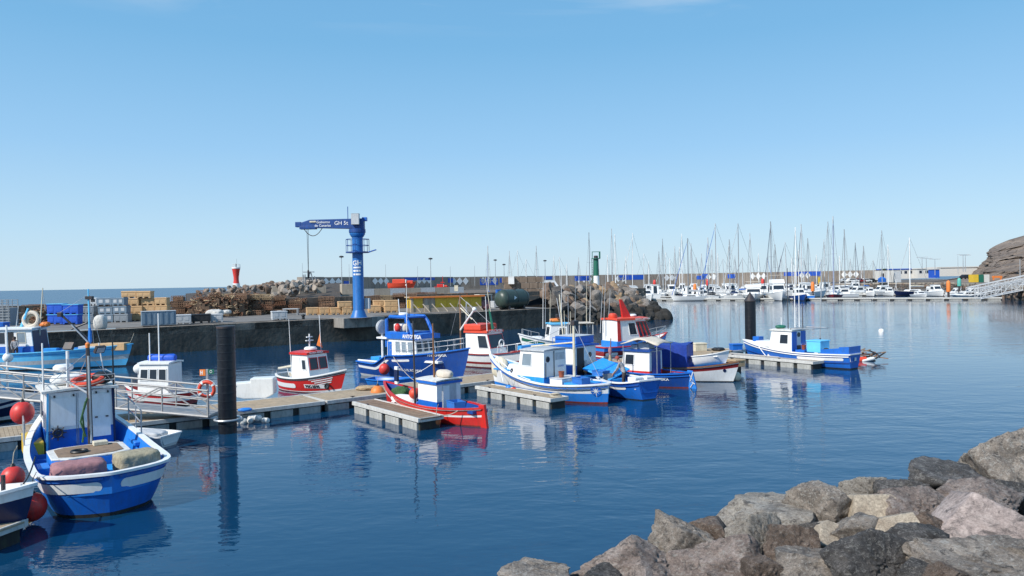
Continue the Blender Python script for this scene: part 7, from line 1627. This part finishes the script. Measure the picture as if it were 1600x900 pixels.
def ppile(label, px, pyt, pym, Y, m, w_=.45, base='dark_metal'):
    p = At(px, 460, Y); o = thing('marina_pile', label, 'pile', (p.x, Y, 0), 0, 'coloured pile caps of the marina'); a = At(px, pym, Y).z; b = At(px, pyt, Y).z
    MB(base).lathe([(w_*.55, -1), (w_*.55, a)], 14).build('pile', o, smooth=True); MB(m).lathe([(w_, a), (w_*1.05, a + .2), (w_, b - .6), (w_*.75, b - .2), (.05, b)], 16).build('cap', o, smooth=True); return o
for px, t_, m_, Y, m, lb in ((1086, 443, 455, 204, 'orange', 'orange capped pile, the leftmost strong orange one'), (1270, 440, 455, 192, 'orange', 'orange capped pile left of the large dark red yacht'), (1482, 438, 456, 178, 'orange', 'orange capped pile near the white gangways'), (1499, 434, 447, 188, 'teal', 'sea green capped pile near the white gangways'), (1023, 437, 445, 232, 'buoy_red', 'small red capped pile at the left of the marina'), (1106, 436, 446, 236, 'buoy_red', 'small red capped pile behind the orange one'), (1192, 435, 443, 228, 'buoy_red', 'small red capped pile above the flybridge cruisers')): ppile(lb, px, t_, m_, Y, m)
p = At(1280, 440, 240); yb = thing('yellow_post', 'yellow post on the shore behind the marina', 'post', At(1280, 443, 268)); MB('yellow').box(-.3, .3, -.3, .3, 0, 2.2).build('post', yb, bevel=.05)
# ---- buildings on the marina road
def hut(name, label, px0, px1, pyt, pyb, Y, wall, roof=None, depth=6, win=0, door=False, cat='building'):
    a = At(px0, pyb, Y); w_ = (px1 - px0) * Y / F; h = (pyb - pyt) * Y / F; o = thing(name, label, cat, (a.x, Y, a.z), 0)
    MB(wall).box(0, w_, 0, depth, -1, h).build('wall', o)
    if roof: MB(roof).box(-.3, w_ + .3, -.3, depth + .3, h, h + .35).build('roof', o)
    for k in range(win):
        f = MB('pale_grey').box(w_*(k + .25)/win - .05, w_*(k + .75)/win + .05, -.05, .02, h*.35, h*.8).build('window', o); MB('glass').box(w_*(k + .25)/win, w_*(k + .75)/win, -.07, -.045, h*.38, h*.77).build('pane', f)
    if door: MB('dark_metal').box(w_*.1, w_*.3, -.06, .02, -.2, h*.7).build('door', o)
    return o
hut('white_hut', 'plain white hut with a palm behind it on the marina road', 1375, 1396, 423, 437, 264, 'plaster', None, 4, 0, True)
hut('white_hut', 'small grey side wall hut joined right of the plain white hut', 1396.5, 1408, 424, 437, 265, 'pale_grey', None, 4)
hut('blue_roof_building', 'long white building with a royal blue roof behind the white hut', 1386, 1436, 421.5, 432, 288, 'plaster', 'roof_blue', 8, 6, True)
hut('white_building', 'white building with dark window right of the blue roofed one', 1434, 1462, 420.5, 431, 284, 'plaster', 'plaster', 7, 3)
hut('blue_kiosk', 'blue kiosk beside the white building left of the hill', 1460, 1468, 421, 430, 276, 'roof_blue', 'plaster', 4)
hut('white_building', 'long low white warehouse reaching to the foot of the hill', 1467, 1528, 418.5, 428, 305, 'plaster', 'plaster', 10, 0)
for i, (a_, b_, m, lb) in enumerate(((1521, 1529, 'yellow', 'yellow container left of the green one by the hill'), (1529.5, 1537, 'green_paint', 'green container between yellow and white ones by the hill'), (1538, 1546, 'plaster', 'white container at the foot of the hill'))): hut('small_container', lb, a_, b_, 429, 436, 226, m, None, 2.4, cat='container')
ob = thing('orange_barrier', 'low orange barrier on the road below the hill', 'barrier', At(1551, 436, 214)); MB('orange').box(0, 2.8, 0, .3, .3, .9).build('board', ob); MB('orange').box(.2, .5, 0, .3, -.3, .3).box(2.3, 2.6, 0, .3, -.3, .3).build('feet', ob)
tr = thing('blue_kiosk', 'small blue tent at the water edge below the white hut', 'tent', At(1376, 441, 250)); MB('royal').add([(0, 0, 0), (1.9, 0, 0), (1.9, 1.9, 0), (0, 1.9, 0), (0, 0, 1.2), (1.9, 0, 1.2), (1.9, 1.9, 1.2), (0, 1.9, 1.2), (.95, .95, 2.0)], [(0, 1, 5, 4), (1, 2, 6, 5), (2, 3, 7, 6), (3, 0, 4, 7), (4, 5, 8), (5, 6, 8), (6, 7, 8), (7, 4, 8)]).build('canvas', tr)
# palm behind the hut
pm = thing('palm_tree', 'palm tree with drooping dark fronds behind the white hut', 'tree', At(1381, 432, 277)); MB('plank_dark').tube([(0, 0, -1), (.1, 0, 1.5), (.05, 0, 2.6)], .2, 7, .14).build('trunk', pm, smooth=True)
pal('frond', (.045, .065, .03), .8, .3); mb = MB('frond'); rn = random.Random(3)
for k in range(26):
    a_ = rn.uniform(0, 6.28); l_ = rn.uniform(1.0, 1.7); up = rn.uniform(.1, 1.0); P = []
    for i in range(5): t_ = i / 4; r_ = l_ * t_; z = 2.6 + up * t_ * 1.4 - 1.2 * t_ * t_; wv = .16 * math.sin(math.pi * (t_ * .8 + .15)); P.append([Vector((r_*math.cos(a_) - wv*math.sin(a_), r_*math.sin(a_) + wv*math.cos(a_), z - .06)), Vector((r_*math.cos(a_), r_*math.sin(a_), z)), Vector((r_*math.cos(a_) + wv*math.sin(a_), r_*math.sin(a_) - wv*math.cos(a_), z - .06))])
    mb.grid(P)
mb.build('crown', pm)
# parked cars on the marina road
def car(label, px, pyb, Y, m, rz=0.):
    o = thing('parked_car', label, 'car', At(px, pyb, Y), rz, 'cars parked on the marina road'); M = Matrix.Rotation(R(90), 4, 'X')
    mb = MB(m); mb.prism([(-2.1, .35), (2.1, .35), (2.1, .8), (1.2, .92), (.75, 1.42), (-1.2, 1.45), (-1.9, .95), (-2.1, .9)], -.85, .85, M); mb.build('body', o, bevel=.06)
    mb = MB('glass'); mb.prism([(1.0, .95), (.68, 1.36), (-1.12, 1.38), (-1.65, .95)], -.86, .86, M); mb.build('window', o)
    for x in (-1.3, 1.3):
        for y in (-.8, .8): MB('rubber').lathe([(.32, -.1), (.32, .1)], 14, M, (x, y, .32)).build('wheel', o)
    return o
for px, m, lb, Y in ((1332, 'white', 'white car on the marina road behind the blue tent, second from left', 232), (1322, 'pale_grey', 'silver car on the marina road, leftmost', 234), (1342, 'dark_red', 'dark red car on the marina road beside the white one', 233), (1352, 'white', 'white car nearest the white hut on the marina road', 234), (1361, 'black', 'black car on the marina road left of the white hut', 236), (1511, 'black', 'black car on the road left of the yellow container', 236)): car(lb, px, 441.5 if px < 1400 else 436, Y + (26 if px < 1400 else 0), m, rn.uniform(-.2, .2))

# ================================================================ FOREGROUND BOULDERS
stone_mat('boulder_mauve', (.14, .105, .09), (.27, .21, .18), (.40, .33, .295), 1.8, .045, .5)
stone_mat('boulder_grey', (.125, .106, .092), (.255, .215, .18), (.40, .345, .295), 1.8, .035, .62)
stone_mat('boulder_pale', (.20, .175, .15), (.32, .285, .245), (.44, .40, .35), 1.8, .045, .62)
stone_mat('boulder_dark', (.042, .038, .037), (.09, .083, .08), (.17, .155, .147), 1.8, .045, .5)
stone_mat('boulder_brown', (.10, .07, .055), (.18, .13, .10), (.27, .205, .165), 1.8, .045, .4)
stone_mat('boulder_tan', (.25, .20, .15), (.36, .30, .23), (.42, .36, .28), .9, .012, 0, False)
stone_mat('boulder_pink', (.24, .19, .17), (.33, .265, .24), (.40, .33, .30), .8, .015, .12)
smat('shore_ground', (.05, .045, .042), (.10, .09, .085), 1.5, bump=.05)
mb = MB('shore_ground'); rows = []
for i in range(24):
    t_ = i / 23; p = Vector((-3 + 14 * t_, 4.2 + 6.6 * t_, 0)); nrm = Vector((-.43, .9, 0)); row = []
    for j, (o_, z) in enumerate(((-12, 4.2), (-3, 4.0), (-1.2, 3.6), (-.3, 3.1), (1.5, 2.1), (4, .6), (6.5, -1.0))): q = p + nrm * o_; row.append(Vector((q.x, q.y, z - .35 + .15 * noise.noise(q * .7))))
    rows.append(row)
mb.grid(rows[::-1]); tag(mb.build('shore_ground', smooth=True), kind='structure')
BL = [  # px, py of the centre, width, height in pixels, distance, material, squash seed, label
 (850, 897, 125, 56, 6.5, 'boulder_grey', 1, 'leftmost boulder, grey with a low pointed top at the bottom edge'),
 (1005, 892, 165, 86, 6.4, 'boulder_mauve', 2, 'broad grey boulder with a rusty underside, second from left at the bottom'),
 (1068, 842, 84, 72, 6.9, 'boulder_grey', 3, 'rounded grey boulder left of the dark brown split one'),
 (1126, 842, 82, 58, 7.1, 'boulder_brown', 4, 'dark brown split boulder between the grey and the speckled ones'),
 (1140, 888, 150, 92, 6.2, 'boulder_mauve', 5, 'large fissured grey boulder at the bottom middle'),
 (1190, 850, 88, 88, 6.7, 'boulder_pale', 6, 'cream speckled upright boulder below the long pale one'),
 (1232, 806, 165, 76, 7.6, 'boulder_pale', 7, 'long pale beige boulder with an angular crest beside the water'),
 (1302, 798, 100, 80, 7.4, 'boulder_grey', 8, 'pitted grey end of the crest right of the long pale boulder'),
 (1238, 852, 70, 62, 6.3, 'boulder_brown', 9, 'reddish brown boulder in the middle of the slope'),
 (1282, 884, 118, 74, 5.9, 'boulder_grey', 10, 'split bluish grey boulder at the bottom, left of the black shadowed one'),
 (1305, 838, 68, 48, 6.6, 'boulder_tan', 11, 'smooth tan boulder above the split bluish grey one'),
 (1374, 797, 76, 70, 7.2, 'boulder_tan', 12, 'tilted flat tan slab standing among grey boulders'),
 (1364, 764, 76, 44, 8.2, 'boulder_pale', 13, 'small pale boulder at the water edge left of the dark rounded one'),
 (1424, 760, 76, 52, 7.9, 'boulder_dark', 14, 'dark rounded boulder with lichen on the crest'),
 (1440, 797, 128, 66, 7.2, 'boulder_mauve', 15, 'mottled grey boulder behind the tan slab'),
 (1462, 824, 72, 66, 6.5, 'boulder_brown', 16, 'warm brown boulder left of the big pink slab'),
 (1496, 748, 112, 46, 8.3, 'boulder_dark', 17, 'dark brown ridge shaped boulder on the crest'),
 (1532, 728, 44, 40, 8.9, 'boulder_pale', 18, 'small pale wedge beside the highest boulder'),
 (1588, 716, 112, 96, 8.8, 'boulder_grey', 19, 'highest boulder at the right edge, layered grey and tall'),
 (1538, 780, 150, 60, 7.5, 'boulder_mauve', 20, 'wide layered grey boulder above the pink slab'),
 (1552, 836, 158, 100, 6.4, 'boulder_pink', 21, 'big flat pinkish slab at the right edge'),
 (1366, 872, 118, 78, 5.7, 'boulder_dark', 22, 'round dark speckled boulder at the bottom'),
 (1424, 856, 96, 72, 6.0, 'boulder_dark', 23, 'black shadowed boulder right of the round speckled one'),
 (1536, 892, 190, 66, 5.4, 'boulder_grey', 24, 'bluish grey boulder across the bottom right corner'),
 (1352, 832, 92, 52, 6.6, 'boulder_grey', 25, 'rugged striped grey boulder above the round dark one'),
 (1514, 862, 74, 34, 5.8, 'boulder_brown', 26, 'low brown stone under the front edge of the pink slab'),
 (1478, 893, 52, 30, 5.1, 'boulder_brown', 27, 'small orange brown wedge at the bottom, in front of the bluish grey one'),
 (1408, 822, 66, 40, 6.5, 'boulder_tan', 28, 'small orange tan stone below the tilted slab'),
 (1268, 832, 62, 44, 6.8, 'boulder_dark', 29, 'small dark boulder behind the smooth tan one'),
 (940, 905, 80, 34, 6.3, 'boulder_dark', 30, 'low dark stone between the two leftmost boulders'),
 (1590, 768, 60, 60, 8.0, 'boulder_dark', 31, 'dark layered stone below the highest boulder at the right edge'),
 (1440, 895, 60, 44, 5.3, 'boulder_dark', 32, 'small dark stone at the bottom right of the shadowed boulder'),
 (1596, 880, 90, 60, 5.6, 'boulder_grey', 33, 'grey stone in the bottom right corner beneath the pink slab'),
 (1190, 893, 60, 50, 5.9, 'boulder_brown', 34, 'brown stone at the bottom between two large grey boulders'),
]
for px, py, w_, h_, Y, m, sd_, lb in BL:
    p = At(px, py + 7, Y); rw = w_ * Y / F / 2 * 1.34; rh = h_ * Y / F / 2 * 1.42
    flat = m in ('boulder_tan', 'boulder_pink')
    me = rock_mesh('boulder', 1, m, 700 + sd_ * 3, 5, .018 if flat else .08, 7 if flat else 8, (1, 1, 1), mats='slab' if flat or sd_ % 3 == 0 else None, sharp=.015)
    o = link(bpy.data.objects.new('boulder', me)); o.location = p + Vector((0, rw * .25, -rh * .12)); o.scale = (rw, rw * .85, rh); o.rotation_euler = (0, 0, 0)
    # turn the mesh itself a little so no two lie alike
    Rm = (Matrix.Rotation(R(12), 4, 'Y') @ Matrix.Rotation(R(48), 4, 'X') @ Matrix.Rotation(sd_ * 1.7, 4, 'Z')) if flat else Matrix.Rotation(sd_ * 1.7, 4, 'Z') @ Matrix.Rotation(sd_ * .9, 4, 'X'); me.transform(Rm)
    bb_ = [max(abs(v.co[k]) for v in me.vertices) for k in range(3)]; me.set_sharp_from_angle(angle=R(50)); me.transform(Matrix.Diagonal((1/bb_[0], 1/bb_[1], 1/bb_[2], 1)))
    tag(o, lb, 'boulder', 'foreground boulders of the shore')

rn = random.Random(8); fm = ['boulder_grey', 'boulder_dark', 'boulder_brown', 'boulder_dark']
fill = [rock_mesh('stone', 1, fm[k % 4], 950 + k, 4, .055, 10, (1, 1, 1), sharp=.015) for k in range(8)]
emb = thing('stone_bank', 'smaller dark stones filling the gaps of the near shore between the boulders', 'stones', (0, 0, 0))
for px, py, w_, h_, Y, m, sd_, lb in BL:
    for k in range(3):
        p = At(px + rn.uniform(-.6, .6) * w_, py + rn.uniform(.1, .75) * h_, Y + rn.uniform(.05, .5)); p.z -= .3; s_ = rn.uniform(.16, .32)
        o = link(bpy.data.objects.new('stone', rn.choice(fill))); o.parent = emb; o.location = p; o.scale = (s_, s_, s_); o.rotation_euler = (rn.uniform(0, 6), rn.uniform(0, 6), rn.uniform(0, 6))

for i in range(70):                                     # the bank goes on past both edges of the view
    t_ = rn.uniform(-.5, .06) if i < 26 else rn.uniform(.78, 2.0); p = Vector((-3 + 14 * t_, 4.2 + 6.6 * t_, 0)) + Vector((-.43, .9, 0)) * rn.uniform(-1.6, 2.2); s_ = rn.uniform(.35, .75)
    d_ = (p - camo.matrix_world.translation); px = 800 + F * d_.dot(cr) / max(.1, d_.dot(fw))
    if 720 < px < 1640 or (0 < px < 1640 and p.y > 4): continue
    o = link(bpy.data.objects.new('stone', rn.choice(fill))); o.parent = emb; o.location = p + Vector((0, 0, rn.uniform(2.6, 3.3))); o.scale = (s_, s_, s_ * .8); o.rotation_euler = (rn.uniform(0, 6), rn.uniform(0, 6), rn.uniform(0, 6))
